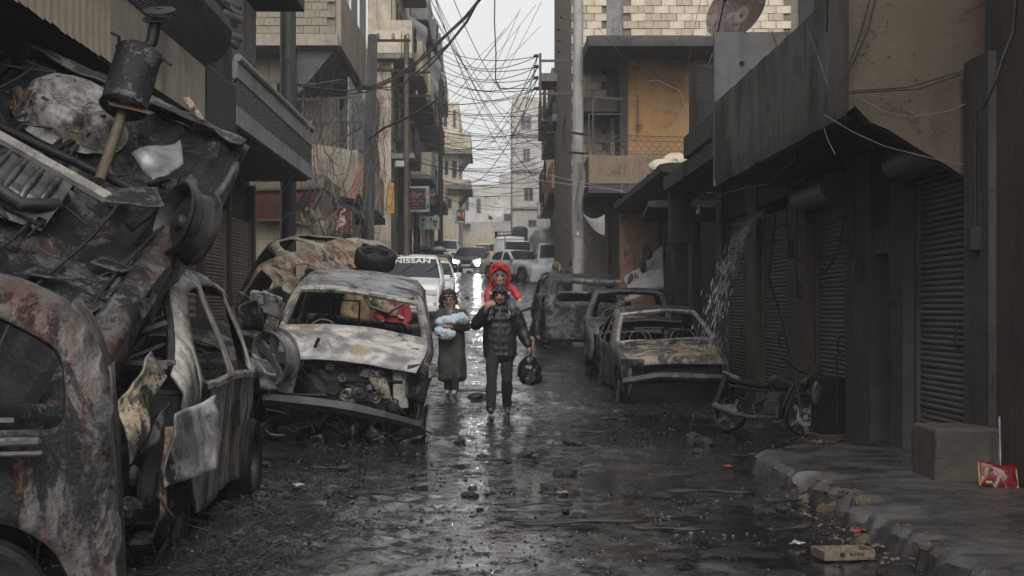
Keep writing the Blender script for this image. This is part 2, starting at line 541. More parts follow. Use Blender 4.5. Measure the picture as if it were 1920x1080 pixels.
m.put(m.b.inputs['Coat Weight'], film2)
m.put(m.b.inputs['Specular IOR Level'], m.ramp(film2, 0, 1, 0.22, 0.5))
m.b.inputs['Coat IOR'].default_value = 1.5
m.put(m.b.inputs['Coat Roughness'], m.ramp(n2, 0.3, 0.7, 0.02, 0.09))
m.put(m.b.inputs['Coat Normal'], m.bump(m.math('ADD', m.math('MULTIPLY', m.noise(24, 5, 0.65), m.ramp(fb_, 0.42, 0.58, 0.9, 0.18)), m.math('MULTIPLY', m.noise(7, 4, 0.6), 0.7)), 0.6, 0.014))
mark(link_mesh('road', _me, ROADM), kind='structure')


def ground_at(x, y):
    h, _ = road_height(np.array([[x]]), np.array([[y]]))
    return gz(y) + float(h[0, 0])


# pavement on the right, with its broken kerb
PAVE = 0.165


def kerb_x(y):
    e = 2.40 + 0.07 * (mnoise.noise(Vector((y * 1.7, 3.1, 0)))) + 0.05 * mnoise.noise(Vector((y * 5, 8.1, 0))) + 0.03 * mnoise.noise(Vector((y * 13, 2.1, 0)))
    if 9.0 < y < 11.1: e += 0.22 * max(0, mnoise.noise(Vector((y * 2.3, 1.3, 4.4))) + 0.35) * math.sin(math.pi * (y - 9.0) / 2.1) ** 0.5
    if y > 12.6: e += 1.5 * ((y - 12.6) / 1.45) ** 2.4
    return e


mb = MB()
rows = []
y = 4.0
while y < 14.1:
    e = kerb_x(y)
    nz = lambda x, k=1.0: 0.014 * mnoise.fractal(Vector((x * 2.2, y * 2.2, 0)), 1.0, 2.0, 4) * k
    crumb = (0.22 * max(0, mnoise.noise(Vector((y * 3.1, 0.4, 9))) - 0.02) + .04 * max(0, mnoise.noise(Vector((y * 11, 0.4, 9))))) if y < 11.2 else 0.03 * max(0, mnoise.noise(Vector((y * 9, 0.4, 9))))
    r = [(e - 0.05 + 0.03 * mnoise.noise(Vector((y * 9, 0, 2))), y, -0.06), (e - 0.02 + 0.035 * mnoise.noise(Vector((y * 8, 5, 2))), y, 0.05),
         (e + 0.035 * mnoise.noise(Vector((y * 7, 9, 2))), y, 0.12 - crumb * 0.6), (e + 0.045 + 0.02 * mnoise.noise(Vector((y * 11, 3, 3))), y, PAVE - crumb)]
    for k in range(1, 26):
        x = e + 0.045 + (4.35 - e) * k / 25
        r.append((x, y, PAVE + nz(x) - crumb * max(0, 1 - k / 4)))
    rows.append(r); y += 0.03
mb.grid(rows)
m = Mat('wet pavement concrete', 0.4, 0.5)
n1 = m.noise(1.4, 8, 0.65, 0.6); n2 = m.noise(9, 7, 0.7)
col = m.mix(m.ramp(n2, 0.3, 0.7), (0.032, 0.031, 0.029), (0.082, 0.077, 0.07))
col = m.mix(m.ramp(n1, 0.5, 0.72), col, (0.095, 0.088, 0.078))
col = m.mix(m.ramp(m.noise(2.1, 6, 0.6, w=4), 0.5, 0.66), col, (0.018, 0.017, 0.016))
PAVEM = m.out(col, m.ramp(n1, 0.36, 0.62, 0.18, 0.5), m.bump(m.math('ADD', m.noise(30, 8, 0.72), m.math('MULTIPLY', n2, 1.5)), 0.45, 0.012))
mark(mb.build('pavement', PAVEM, smooth=24), kind='structure')


# ================================================================== BUILDINGS
def part_box(name, root, mat, x0, x1, y0, y1, z0, z1, bevel=0.0):
    return MB().box(x0, x1, y0, y1, z0, z1).build(name, mat, root, bevel=bevel)


_slat_cache = {}


def shutter(root, y0, y1, z0, z1, x, face=-1, mat='shutter', slats=True, gap=None):
    """roller shutter in a wall parallel to the street; face -1 looks towards -x"""
    mt = M[mat]
    w = y1 - y0
    if slats:
        fr = MB()
        for yy in (y0, y1): fr.box(min(x, x + face * 0.05), max(x, x + face * 0.05), yy - 0.035, yy + 0.035, z0, z1)
        fr.box(min(x, x + face * .05), max(x, x + face * .05), y0 + .04, y1 - .04, z0 + .005, z0 + 0.09)
        o = fr.build('roller_shutter', mt, root)
        key = (round(w, 2), mat)
        if key not in _slat_cache:
            rows = []
            hgt = 0.052
            prof = [(0.0, 0.0), (0.012, 0.008), (0.019, 0.02), (0.019, 0.034), (0.012, 0.045), (0.0, hgt)]
            mbs = MB(); mbs.grid([[(-p[0], yy, p[1]) for yy in (-w / 2 + 0.035, w / 2 - 0.035)] for p in prof])
            me = mbs.mesh('slat', 60); me.materials.append(mt)
            _slat_cache[key] = me
        z = z0 + 0.09
        k = 0
        while z < z1 - 0.05:
            sl = bpy.data.objects.new('slat', _slat_cache[key])
            COL.objects.link(sl); sl.parent = o
            sl.location = (x + random.uniform(-0.003, 0.003), (y0 + y1) / 2, z)
            sl.rotation_euler = (random.uniform(-.003, .003), random.uniform(-.10, .10), random.uniform(-.004, .004))
            if face > 0: sl.rotation_euler.z = math.pi
            z += 0.052; k += 1
        lk = MB(); lk.box(min(x, x + face * .06), max(x, x + face * .06), (y0 + y1) / 2 - .09, (y0 + y1) / 2 + .09, z0 + .02, z0 + .10); lk.build('lock_plate', M['iron'], root, bevel=.006)
        hd = MB(); hd.tube([(x + face * .03, (y0 + y1) / 2 - .3, z0 + .95), (x + face * .06, (y0 + y1) / 2 - .3, z0 + 1.0), (x + face * .06, (y0 + y1) / 2 - .3, z0 + 1.1), (x + face * .03, (y0 + y1) / 2 - .3, z0 + 1.15)], .01, 5); hd.build('handle', M['iron'], root)
        return o
    rows = []
    z = z0
    while z < z1:
        rows.append([(x + face * 0.0, y0, z), (x, y1, z)])
        rows.append([(x + face * 0.02, y0, z + 0.05), (x + face * 0.02, y1, z + 0.05)])
        z += 0.1
    g = MB(); g.grid(rows)
    return g.build('roller_shutter', mt, root)


def window(root, mat_frame, x, y0, y1, z0, z1, face=-1):
    """window in a wall parallel to the street (x = wall face)"""
    f = MB()
    t = 0.06
    a, b = sorted((x, x + face * 0.05))
    f.box(a, b, y0, y0 + t, z0, z1); f.box(a, b, y1 - t, y1, z0, z1)
    f.box(a, b, y0 + t, y1 - t, z1 - t, z1); f.box(a, b, y0 + t, y1 - t, z0, z0 + t)
    f.box(a, b, (y0 + y1) / 2 - t / 2, (y0 + y1) / 2 + t / 2, z0 + t, z1 - t)
    o = f.build('window', mat_frame, root)
    a, b = sorted((x + face * .004, x + face * .02))
    MB().box(a, b, y0 + t, y1 - t, z0 + t, z1 - t).build('pane', M['glass'], o)
    return o


def window_f(root, mat_frame, y, x0, x1, z0, z1, bars=True):
    """window in a wall that faces the camera"""
    f = MB(); t = 0.06
    f.box(x0, x0 + t, y - .05, y, z0, z1); f.box(x1 - t, x1, y - .05, y, z0, z1)
    f.box(x0 + t, x1 - t, y - .05, y, z1 - t, z1); f.box(x0 + t, x1 - t, y - .05, y, z0, z0 + t)
    if bars: f.box((x0 + x1) / 2 - t / 2, (x0 + x1) / 2 + t / 2, y - .05, y, z0 + t, z1 - t)
    o = f.build('window', mat_frame, root)
    MB().box(x0 + t, x1 - t, y - .02, y - .004, z0 + t, z1 - t).build('pane', M['glass'], o)
    return o


_blk = {}


def lay_blocks(root, y, x0, x1, z0, z1, mat, bw=0.40, bh=0.20, keep=lambda x, z: True):
    """hollow concrete blocks laid on a wall that faces the camera, each a part"""
    for i in range(3):
        key = (mat, i)
        if key not in _blk:
            rnd = random.Random(i)
            b = MB(); b.box(-bw / 2 + 0.008, bw / 2 - 0.008, -0.05, 0.0, 0.008, bh - 0.008, j=0.0)
            b.v = [(p[0] + rnd.uniform(-.005, .005), p[1] + (rnd.uniform(-.006, .006) if p[1] < 0 else 0), p[2] + rnd.uniform(-.005, .005)) for p in b.v]
            me = b.mesh('concrete_block'); me.materials.append(M[(mat, 'block2', 'block3')[i] if mat == 'block' else mat]); _blk[key] = me
    r = 0
    z = z0
    while z < z1 - 0.05:
        x = x0 + (bw / 2 if r % 2 else 0)
        while x < x1:
            if x0 + 0.1 < x < x1 - 0.1 and keep(x, z):
                o = bpy.data.objects.new('concrete_block', _blk[(mat, random.randrange(3))])
                COL.objects.link(o); o.parent = root
                o.location = (x, y - random.uniform(0, 0.012), z); o.rotation_euler = (random.uniform(-.02, .02), random.uniform(-.012, .012), random.uniform(-.02, .02))
            x += bw
        z += bh; r += 1


def railing(root, pts, z0, z1, mat='iron', n_per_m=7, name='railing', belly=0.0, out=(0, 0, 0)):
    g = MB()
    for a, b in zip(pts, pts[1:]):
        a, b = Vector(a), Vector(b)
        L = (b - a).length
        for zz in (z0 + .04, z1): g.bar((a.x, a.y, zz), (b.x, b.y, zz), 0.035)
        n = max(1, int(L * n_per_m))
        for k in range(n + 1):
            p = a + (b - a) * k / n
            if belly:
                o = Vector(out)
                g.tube([(p.x + o.x * belly * w, p.y + o.y * belly * w, z0 + (z1 - z0) * t) for t, w in ((0, 0), (.08, .55), (.2, .95), (.34, 1), (.5, .7), (.66, .25), (.8, .03), (1, 0))], 0.009, 4, False)
            else: g.bar((p.x, p.y, z0), (p.x, p.y, z1), 0.014)
    o = g.build(name, M[mat], root)
    return mark(o, kind='stuff')


# ---------------------------------------------------------------- right, nearest: shop row under a concrete balcony
WX = 3.82
rb = thing('shop_building', 'nearest building on the right, sooty concrete balcony above a row of closed shutters', 'building', (0, 0, 0))
part_box('wall', rb, M['brown'], WX, 9, 4, 10.72, -0.3, 7)
part_box('pillar', rb, M['grey'], WX - 0.06, 4.4, 10.72, 11.28, -0.3, 3.4)
part_box('pillar', rb, M['grey'], WX - 0.02, 4.4, 13.08, 13.5, -0.3, 3.05)
part_box('wall', rb, M['grey'], WX, 4.4, 14.28, 15.28, -0.3, 3.05)
part_box('pillar', rb, M['tan'], WX - 0.03, 4.4, 17.08, 17.7, -0.3, 3.05)
part_box('pillar', rb, M['grey'], WX + 0.02, 4.4, 17.7, 18.36, -0.3, 3.05)
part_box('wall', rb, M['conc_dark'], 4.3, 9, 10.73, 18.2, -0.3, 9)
# lintels over shutters and the narrow doorway
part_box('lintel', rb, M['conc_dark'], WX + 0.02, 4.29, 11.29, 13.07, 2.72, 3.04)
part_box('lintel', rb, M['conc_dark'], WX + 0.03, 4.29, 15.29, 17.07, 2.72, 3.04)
part_box('lintel', rb, M['grey'], WX + 0.03, 4.29, 13.51, 14.27, 2.0, 2.25)
d = MB(); d.box(4.22, 4.28, 13.52, 14.26, -0.1, 2.0); d.build('door', M['void'], rb)
shutter(rb, 11.34, 13.02, 0.16, 2.72, 3.95)
shutter(rb, 15.34, 17.02, 0.0, 2.72, 3.95)
# doorstep chunk of crumbling render
# balcony: parapet towards the street, slab, sloping bracket wall towards the camera, far partition
g = MB()
rows = []
for i in range(61):
    y = 11.56 + (18.2 - 11.56) * i / 60
    nzz = 0.02 * mnoise.fractal(Vector((y * 2.5, 0, 1)), 1, 2, 4)
    ch = 0.07 * max(0, mnoise.noise(Vector((y * 1.9, 4, 2))) - 0.15)
    rows.append([(2.98, y, 3.2), (2.98, y, 4.1 + nzz), (2.88 + nzz * .3, y, 4.09 + nzz), (2.88 + nzz * .2, y, 3.5), (2.88 + ch * .5, y, 3.14 + ch), (2.90 + ch, y, 3.03 + ch), (3.0, y, 3.03)])
g.grid(rows)
g.build('parapet', plaster('sooty parapet render', (0.105, 0.095, 0.080), (0.009, 0.009, 0.0088), 0.85, 0.75, 0.7, 0.6, 21), rb, smooth=40)
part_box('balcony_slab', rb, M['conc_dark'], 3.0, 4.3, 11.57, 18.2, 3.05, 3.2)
poly = [(2.88, 11.4, 3.04), (2.93, 11.4, 3.08), (3.05, 11.4, 2.95), (3.2, 11.4, 2.89), (3.34, 11.4, 2.80), (3.5, 11.4, 2.70), (3.66, 11.4, 2.61), (3.82, 11.4, 2.50), (3.97, 11.4, 2.41), (3.97, 11.4, 6.5), (2.88, 11.4, 6.5)]
MB().prism(poly, (0, 0.15, 0)).build('bracket_wall', plaster('brown balcony render', (0.085, 0.064, 0.043), (0.022, 0.018, 0.015), 0.45, 0.45, 0.62, 0.6, 22), rb)
ptn = plaster('partition render', (0.13, 0.126, 0.12), (0.018, 0.018, 0.018), 0.6, 0.35, 0.7, 0.4, 23)
part_box('partition_wall', rb, ptn, 2.88, 4.29, 18.21, 18.33, 3.03, 5.0)
hole = MB(); hole.lathe([(0.0, 0), (0.018, 0.0), (0.026, 0.006), (0.034, 0.0)], 12, Matrix.Translation(P(1391, 119, 18.2)) @ Matrix.Rotation(R(90), 4, 'X'))
hole.build('shell_hole', M['void'], rb)
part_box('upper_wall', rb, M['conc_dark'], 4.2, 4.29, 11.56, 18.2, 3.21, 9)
g = MB()
for k in range(3): g.tube([(4.12, 17.2 + .3 * k, 3.3), (4.12, 17.2 + .3 * k, 7)], 0.06, 8)
g.build('downpipe', M['iron'], rb)
for (y_, z_, s_) in ((14.6, 1.75, .14), (13.3, 1.5, .10), (17.35, 1.6, .12), (17.9, 2.1, .16), (10.95, 1.9, .12)):
    g = MB(); g.box(WX - .09 - (.05 if y_ < 12 else 0), WX - .0, y_ - s_ / 2, y_ + s_ / 2, z_, z_ + s_ * 1.5); g.tube([(WX - .075, y_, z_ + s_ * 1.5), (WX - .075, y_ + .02, z_ + .6), (WX - .075, y_ - .01, 3.0)], .011, 5); g.build('meter_box', M['iron'], rb, bevel=.008)
# drum boxes of the shutters, seen under the soffit
for y0, y1 in ((11.6, 13.0), (15.4, 17.0)):
    g = MB(); g.lathe([(0.0, 0), (.17, 0), (.17, y1 - y0), (0, y1 - y0)], 16, Matrix.Translation((3.75, y0, 2.78)) @ Matrix.Rotation(R(-90), 4, 'X'))
    g.build('shutter_drum', M['shutter'], rb, smooth=40)

# ---------------------------------------------------------------- right, second: low burnt shops with broken canopies
rb2 = thing('burnt_shop_building', 'low burnt out shops on the right with two broken concrete canopies', 'building')
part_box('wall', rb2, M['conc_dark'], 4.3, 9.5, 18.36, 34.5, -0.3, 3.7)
for y0, y1, mt, dx in ((20.42, 21.2, 'tan', 0), (23.4, 24.0, 'tan', 0), (24.0, 26.8, 'conc_dark', .15), (26.8, 27.4, 'grey', 0), (29.3, 29.75, 'grey', 0), (32.0, 32.4, 'grey', 0), (34.0, 34.5, 'grey', 0)):
    part_box('pillar', rb2, M[mt], WX + dx, 4.35, y0, y1, -0.2, 3.5)
shutter(rb2, 18.45, 20.36, 0.0, 2.8, 3.95)
shutter(rb2, 21.26, 23.36, 0.05, 2.9, 3.95)
shutter(rb2, 29.8, 31.95, 0.5, 3.4, 3.95, mat='shutter')
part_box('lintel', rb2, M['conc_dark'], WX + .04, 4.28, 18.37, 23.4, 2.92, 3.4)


def broken_slab(root, x0, x1, y0, y1, z, th, name='canopy', seed=0.0, tilt=0.0, mat='conc_dark', edge=0.5):
    g = MB(); rows = []
    n = 40
    for i in range(n + 1):
        y = y0 + (y1 - y0) * i / n
        zz = z + tilt * (y - y0)
        jx = 0.05 * mnoise.noise(Vector((y * 2.1, seed, 0))); jz = 0.06 * mnoise.noise(Vector((y * 1.7, seed, 5))) * edge
        rows.append([(x1, y, zz + th), (x0 + 0.12, y, zz + th + jz * .4), (x0 + jx, y, zz + th - 0.02 + jz), (x0 + jx * .7, y, zz + 0.02), (x0 + 0.1 + jx, y, zz), (x1, y, zz), (x1, y, zz + th)])
    g.grid(rows)
    for q, flip in ((rows[0], 0), (rows[-1], 1)):
        g.add(q[:-1], [tuple(range(6)) if flip else tuple(range(5, -1, -1))])
    return g.build(name, M[mat], root, smooth=40)


broken_slab(rb2, 2.9, 4.3, 18.4, 23.7, 3.4, 0.26, seed=1.0)
broken_slab(rb2, 2.9, 4.3, 24.0, 33.5, 3.76, 0.17, seed=2.0)
g = MB(); g.box(2.86, 3.0, 18.4, 21.0, 3.661, 4.0, j=0.0); g.build('canopy_upstand', M['conc_dark'], rb2, bevel=0.02)
part_box('hanging_beam', rb2, M['conc_dark'], 3.0, 3.35, 23.6, 23.9, 2.55, 3.4)
# sagging torn strips under the far canopy, collapsed sheet, rubble heap and scorched pink wall
part_box('wall', rb2, plaster('scorched pink render', (0.28, 0.165, 0.105), (0.06, 0.04, 0.03), .4, .5, .75, .7, 31), 3.05, 4.3, 33.2, 33.5, 0.5, 3.7)
g = MB(); rows = []
for i in range(15):
    t = i / 14
    rows.append([P(1172 + 74 * t + 3 * math.sin(6 * t), 566 - 26 * t - (40 + 34 * t) * u + 3 * math.sin(7 * t + 4 * u), 29.2 + 1.6 * u) for u in np.linspace(0, 1, 9)])
g.grid(rows)
o = g.build('collapsed_ceiling_sheet', plaster('fallen grey sheet', (0.26, 0.255, 0.24), (0.08, .08, .075), .4, .3, .6, .8, 32), None)
so = o.modifiers.new('solid', 'SOLIDIFY'); so.thickness = .05
mark(o, 'pale grey ceiling sheet fallen aslant beside the burnt van', 'collapsed ceiling')
broken_slab(rb2, 2.7, 4.3, 24.4, 25.1, 3.2, 0.12, name='hanging_slab', seed=4, tilt=-.3)

# ---------------------------------------------------------------- right, third: tall block house with ochre balcony room
Y3 = 37.3
rb3 = thing('block_house', 'tall concrete block house on the right with ochre balcony under a black roof slab', 'building')
part_box('wall', rb3, M['joint'], 2.14, 9.6, Y3, 47, 0.5, 15)
lay_blocks(rb3, Y3, 2.14, 3.05, 4.6, 10.2, 'block')
lay_blocks(rb3, Y3, 3.5, 8.6, 8.2, 10.2, 'block', keep=lambda x, z: not (x > 7.9))
part_box('column', rb3, M['conc'], 3.06, 3.47, Y3 - 0.07, Y3, 1.0, 12)
part_box('column', rb3, M['void'], 8.1, 9.6, Y3 - 0.1, Y3, 8.0, 12)
# black roof slab of the balcony, ragged and sooty
g = MB()
rows = []
for i in range(31):
    x = 2.34 + 5.4 * i / 30
    j = .03 * mnoise.noise(Vector((x * 2, 0, 0)))
    rows.append([(x, 37.2, 7.98), (x, 33.9 + j, 7.98 + j), (x, 33.86 + j, 7.93 + j), (x, 33.86, 7.72), (x, 33.93, 7.68), (x, 37.2, 7.68)])
g.grid(rows); g.add(rows[0], [tuple(range(6))])
g.build('roof_slab', M['conc_dark'], rb3, smooth=40)
OY = 35.4
sx = FPX / OY
part_box('ochre_wall', rb3, M['orange'], 3.44, 8.2, OY, 36.9, 4.0, 7.66)
part_box('corner_post', rb3, M['conc_dark'], 3.24, 3.43, OY - .05, 36.9, 4.0, 7.66)
part_box('grey_panel', rb3, M['tarp'], P(1306, 0, OY).x, P(1338, 0, OY).x, OY - .04, OY - .005, P(0, 272, OY).z, P(0, 232, OY).z)
part_box('window', rb3, M['void'], P(1306, 0, OY).x, P(1338, 0, OY).x, OY - .04, OY - .005, P(0, 231, OY).z, P(0, 187, OY).z)
# soot on the ochre wall is a deposit under the slab: built into the wall's own material scale
g = MB()
for z0, z1 in ((P(0, 345, 34).z, P(0, 292, 34).z),):
    g.box(2.37, 4.5, 33.95, 34.1, z0, z1)
    g.box(2.37, 2.5, 34.1, 37.2, z0, z1)
g.build('parapet', plaster('brown parapet render', (0.15, 0.105, 0.065), (0.03, 0.025, 0.02), .5, .4, .7, .5, 33), rb3, bevel=.01)
part_box('balcony_slab', rb3, M['conc_dark'], 2.37, 8, 33.96, 37.2, P(0, 362, 34).z, P(0, 346, 34).z)
part_box('ground_floor_wall', rb3, M['conc_dark'], 3.1, 9, 36.0, 37.2, 0.5, 4.1)
# second, smaller balcony canopy left of the ochre room
part_box('side_slab', rb3, M['brown'], P(1088, 0, 36).x, 3.24, 35.7, 37.2, P(0, 212, 36).z, P(0, 186, 36).z)
part_box('pale_wall', rb3, M['beige2'], P(1145, 0, 36.9).x, 3.24, 36.8, 37.2, P(0, 292, 36.9).z, P(0, 213, 36.9).z)  # wall piece in the pale beige render
# railing frame with wire zigzags
g = MB()
A = lambda x, y: P(x, y, 34.02)
g.bar(A(1112, 290), A(1112, 182), .045); g.bar(A(1112, 182), A(1166, 186), .05); g.bar(A(1104, 290), A(1104, 214), .035); g.bar(A(1104, 214), A(1166, 214), .03)
g.bar(A(1112, 192), A(1122, 183), .03)
for y in (253, 262, 287): g.bar(A(1106, y), A(1292, y + 4), .018)
for r_ in range(4):
    for k in range(13):
        x = 1112 + 14 * k + (7 if r_ % 2 else 0)
        g.bar(A(x, 256 + 8 * r_), A(x + 7, 262 + 8 * r_), .012); g.bar(A(x + 7, 262 + 8 * r_), A(x + 14, 256 + 8 * r_), .012)
g.build('wire_railing', M['iron'], rb3)
g = MB(); g.bar(P(1196, 250, 35.3), P(1196, 178, 35.3), .03); g.bar(P(1190, 235, 35.3), P(1206, 235, 35.3), .03)
g.build('iron_bar', M['iron'], rb3)


# ---------------------------------------------------------------- generic houses further up the street
def street_house(label, side, xw, y0, y1, top, mat, seed, balc=0.95, floors=None, par='beige2', first=4.0, win='void', slab_z=None, name='house', depth=6.0, shop=True, open_par=0.25, gable_win=True):
    rnd = random.Random(seed)
    f = -side
    root = thing(name, label, 'building')
    g0 = gz((y0 + y1) / 2)
    xa, xb = sorted((side * xw, side * (xw + depth)))
    part_box('wall', root, M[mat], xa, xb, y0, y1, g0 - 1.2, top)
    xs = side * xw
    a, b = sorted((side * (xw - 0.12), side * (xw + depth)))
    part_box('roof_slab', root, M['conc'], a, b, y0 - .1, y1 + .1, top, top + .18)
    if shop:
        n = max(1, int((y1 - y0) / 3.2)); w = (y1 - y0) / n
        for k in range(n):
            yy = y0 + k * w
            if rnd.random() < 0.3:
                a, b = sorted((xs, xs + f * 0.02))
                part_box('shop_opening', root, M['void'], a, b, yy + .3, yy + w - .3, g0 - .6, g0 + 2.7)
            else: shutter(root, yy + .3, yy + w - .3, g0 - .5, g0 + 2.7, xs + f * .01, face=f, mat=rnd.choice(['shutter', 'shutter', 'shutter_pale']), slats=False)
            a, b = sorted((xs, xs + f * 0.12))
            part_box('pilaster', root, M[rnd.choice(['conc', 'grey', mat])], a, b, yy - .18 + .2, yy + .2, g0 - .8, g0 + 3.2)
    z = g0 + first if slab_z is None else slab_z
    while z < top - 2.0:
        k = y0 + rnd.uniform(0, .4)
        while k < y1 - 1.5:
            L = min(rnd.uniform(3.0, 4.8), y1 - k - .1)
            if balc and rnd.random() < 0.85:
                bb = balc * rnd.uniform(.85, 1.1)
                a, b = sorted((xs, xs + f * bb))
                part_box('balcony_slab', root, M[rnd.choice(['conc', 'grey'])], a, b, k, k + L, z - .16, z)
                if rnd.random() < open_par:
                    railing(root, [(xs, k, 0), (xs + f * bb, k, 0), (xs + f * bb, k + L, 0)], z, z + .95, n_per_m=6)
                else:
                    pm = M[rnd.choice([par, par, mat, 'conc'])]
                    g = MB(); h = rnd.uniform(.85, 1.05)
                    o1, o2 = sorted((xs + f * bb, xs + f * (bb - .1)))
                    g.box(o1, o2, k, k + L, z + .003, z + h)
                    i1, i2 = sorted((xs, xs + f * (bb - .1)))
                    g.box(i1, i2, k, k + .1, z + .003, z + h); g.box(i1, i2, k + L - .1, k + L, z + .003, z + h)
                    g.build('parapet', pm, root)
                if rnd.random() < .35:
                    g = MB(); xx = xs + f * (bb + .03)
                    n_ = 7
                    y_ = k + rnd.uniform(.2, L * .4); wd = rnd.uniform(.7, 1.6); dz = rnd.uniform(.5, 1.5)
                    g.grid([[(xx + f * .04 * math.sin(3 * i + j), y_ + wd * i / n_, z + 1.0 - dz * j / 4) for j in range(5)] for i in range(n_ + 1)])
                    g.build('hanging_cloth', M[rnd.choice(['tarp', 'cloth_dark', 'cloth_dark'])], root, smooth=60)
            wy = k + .5
            if L > 2:
                window(root, M[rnd.choice(['conc', 'beige2', 'brown'])], xs, wy, wy + 1.1, z + .5, z + 2.1, f)
                a, b = sorted((xs, xs + f * .03))
                part_box('balcony_door', root, M[rnd.choice(['void', 'brown', 'void'])], a, b, wy + 1.6, wy + 2.4, z + .02, z + 2.1)
            k += L + rnd.uniform(.1, .5)
        if gable_win:
            cx = side * (xw + 1.4)
            window_f(root, M['beige2'], y0, min(cx, cx + side * .9), max(cx, cx + side * .9), z + .8, z + 2.0)
        z += 3.1
    return root


# right side beyond the block house
h = street_house('narrow house on the right with ochre balcony walls behind the round concrete pole', 1, 3.1, 47.2, 56, 12.5, 'orange', 3, balc=0.95, par='salmon', first=3.6)
street_house('beige house with hanging rags right of the tall grey tower', 1, 3.3, 56.5, 68, 14.2, 'beige', 4, balc=1.0, par='orange')
street_house('house above the white delivery trucks on the right', 1, 3.9, 68.5, 84, 14.5, 'beige', 5, balc=.95, par='conc')
street_house('last sand coloured house on the right before the tower', 1, 4.6, 84.5, 108, 13, 'beige2', 6, balc=.9, par='beige')
# high slab with an open room on the right, seen left of the block house
part_box('top_slab', h, M['conc'], 1.62, 3.4, 45.2, 47.1, P(0, 135, 45).z - .25, P(0, 135, 45).z)
part_box('top_slab', h, M['conc'], 2.0, 3.4, 45.2, 47.1, P(0, 212, 45).z - .22, P(0, 212, 45).z)
part_box('parapet', h, M['grey'], 2.0, 3.0, 45.2, 45.3, P(0, 211, 45).z, P(0, 190, 45).z)
# grey tower
tw = thing('tower_house', 'tall narrow pale grey house rising at the end of the street', 'building')
TY = 112.0
tx0, tx1 = P(961, 0, TY).x, P(1022, 0, TY).x
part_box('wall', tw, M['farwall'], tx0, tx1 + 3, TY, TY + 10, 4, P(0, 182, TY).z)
for yy in (252, 318, 388):
    part_box('floor_band', tw, M['conc'], tx0 - .08, tx1 + .2, TY - .12, TY - .003, P(0, yy + 5, TY).z, P(0, yy, TY).z)
for x0, x1, ya, yb in ((977, 996, 218, 243), (980, 994, 278, 302), (982, 1000, 352, 376), (990, 1006, 412, 424)):
    window_f(tw, M['conc'], TY - .004, P(x0, 0, TY).x, P(x1, 0, TY).x, P(0, yb, TY).z, P(0, ya, TY).z)
# end of the street
en = thing('end_house', 'hazy grey house with big openings closing off the street', 'building')
EY = 150.0
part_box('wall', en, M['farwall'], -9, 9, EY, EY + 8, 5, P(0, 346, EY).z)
part_box('roof_room', en, M['farwall'], P(936, 0, EY).x, P(962, 0, EY).x, EY + .3, EY + 5, P(0, 346, EY).z, P(0, 326, EY).z)
for x0, x1, ya, yb in ((893, 902, 372, 400), (944, 960, 400, 415), (915, 924, 400, 412), (930, 938, 370, 386), (868, 880, 372, 395)):
    window_f(en, M['conc'], EY - .004, P(x0, 0, EY).x, P(x1, 0, EY).x, P(0, yb, EY).z, P(0, ya, EY).z, False)
part_box('terrace_slab', en, M['conc'], -3, 3.5, EY - 1.2, EY - .002, P(0, 418, EY).z - .2, P(0, 418, EY).z)
yw = thing('yard_wall', 'low cream wall across the end of the street', 'wall')
part_box('wall', yw, M['beige2'], -4, 5, 131, 131.4, 6, P(0, 436, 131).z)
part_box('upper_course', yw, M['farwall'], P(882, 0, 131).x, P(985, 0, 131).x, 131.45, 131.8, 6, P(0, 418, 131).z)

# ---------------------------------------------------------------- left, nearest: fluted canopy, plaster parapet, bellied railing
lb = thing('balcony_building', 'nearest building on the left with fluted canopy skirt and bellied iron railing', 'building')
LX = -3.1
part_box('wall', lb, M['conc_dark'], -9, -4.15, 4, 17.3, -0.3, 9)
part_box('balcony_slab', lb, M['conc_dark'], -4.14, LX - .02, 5, 17.3, 3.6, 3.75)
fl = MB()
rows = []
for i in range(9):
    t = math.pi * i / 8
    rows.append([(0.055 * math.sin(t), 0.085 * math.cos(t), 0.0 - 0.06 * math.sin(t)), (0.055 * math.sin(t), .085 * math.cos(t), 0.62)])
fl.grid(rows)
fme = fl.mesh('fluted_strip', 60)
flm = plaster('dirty cream canopy strips', (0.30, 0.255, 0.195), (0.045, 0.04, 0.032), .5, .7, .65, .3, 41)
fme.materials.append(flm)
y = 7.6
while y < 11.5:
    o = bpy.data.objects.new('fluted_strip', fme); COL.objects.link(o); o.parent = lb
    o.location = (LX, y, 3.49 + random.uniform(-.008, .008)); o.rotation_euler = (random.uniform(-.01, .01), random.uniform(-.02, .03), 0)
    y += 0.175
part_box('parapet', lb, flm, LX - .1, LX, 11.56, 15.5, 3.50, 4.09)
part_box('parapet', lb, M['conc_dark'], LX - .1, LX + .02, 15.51, 17.28, 3.46, 4.12)
part_box('parapet', lb, flm, LX - .1, LX - .005, 5, 11.55, 3.56, 4.08)
railing(lb, [(LX - .05, 11.0, 0), (LX - .05, 15.6, 0)], 4.1, 5.3, belly=.32, out=(1, 0, 0), n_per_m=14)
railing(lb, [(LX - .04, 15.7, 0), (LX - .04, 17.3, 0)], 4.12, 5.05, n_per_m=11)
part_box('upper_wall', lb, M['conc'], -4.14, -4.05, 5, 17.3, 3.76, 9)
g = MB()
for i in range(7):
    g.tube([P(425 + random.uniform(-8, 8), 0 + 12 * i, 16.5), P(432 + random.uniform(-12, 12), 8 + 12 * i, 16.5), P(444 + random.uniform(-8, 8), 14 + 12 * i, 16.6)], .05, 6)
g.build('burnt_rags', M['cloth_dark'], lb, smooth=60)
g = MB(); g.bar((LX - .5, 17.25, 3.5), (LX - .5, 17.25, 9), .25); g.build('corner_post', M['conc_dark'], lb)

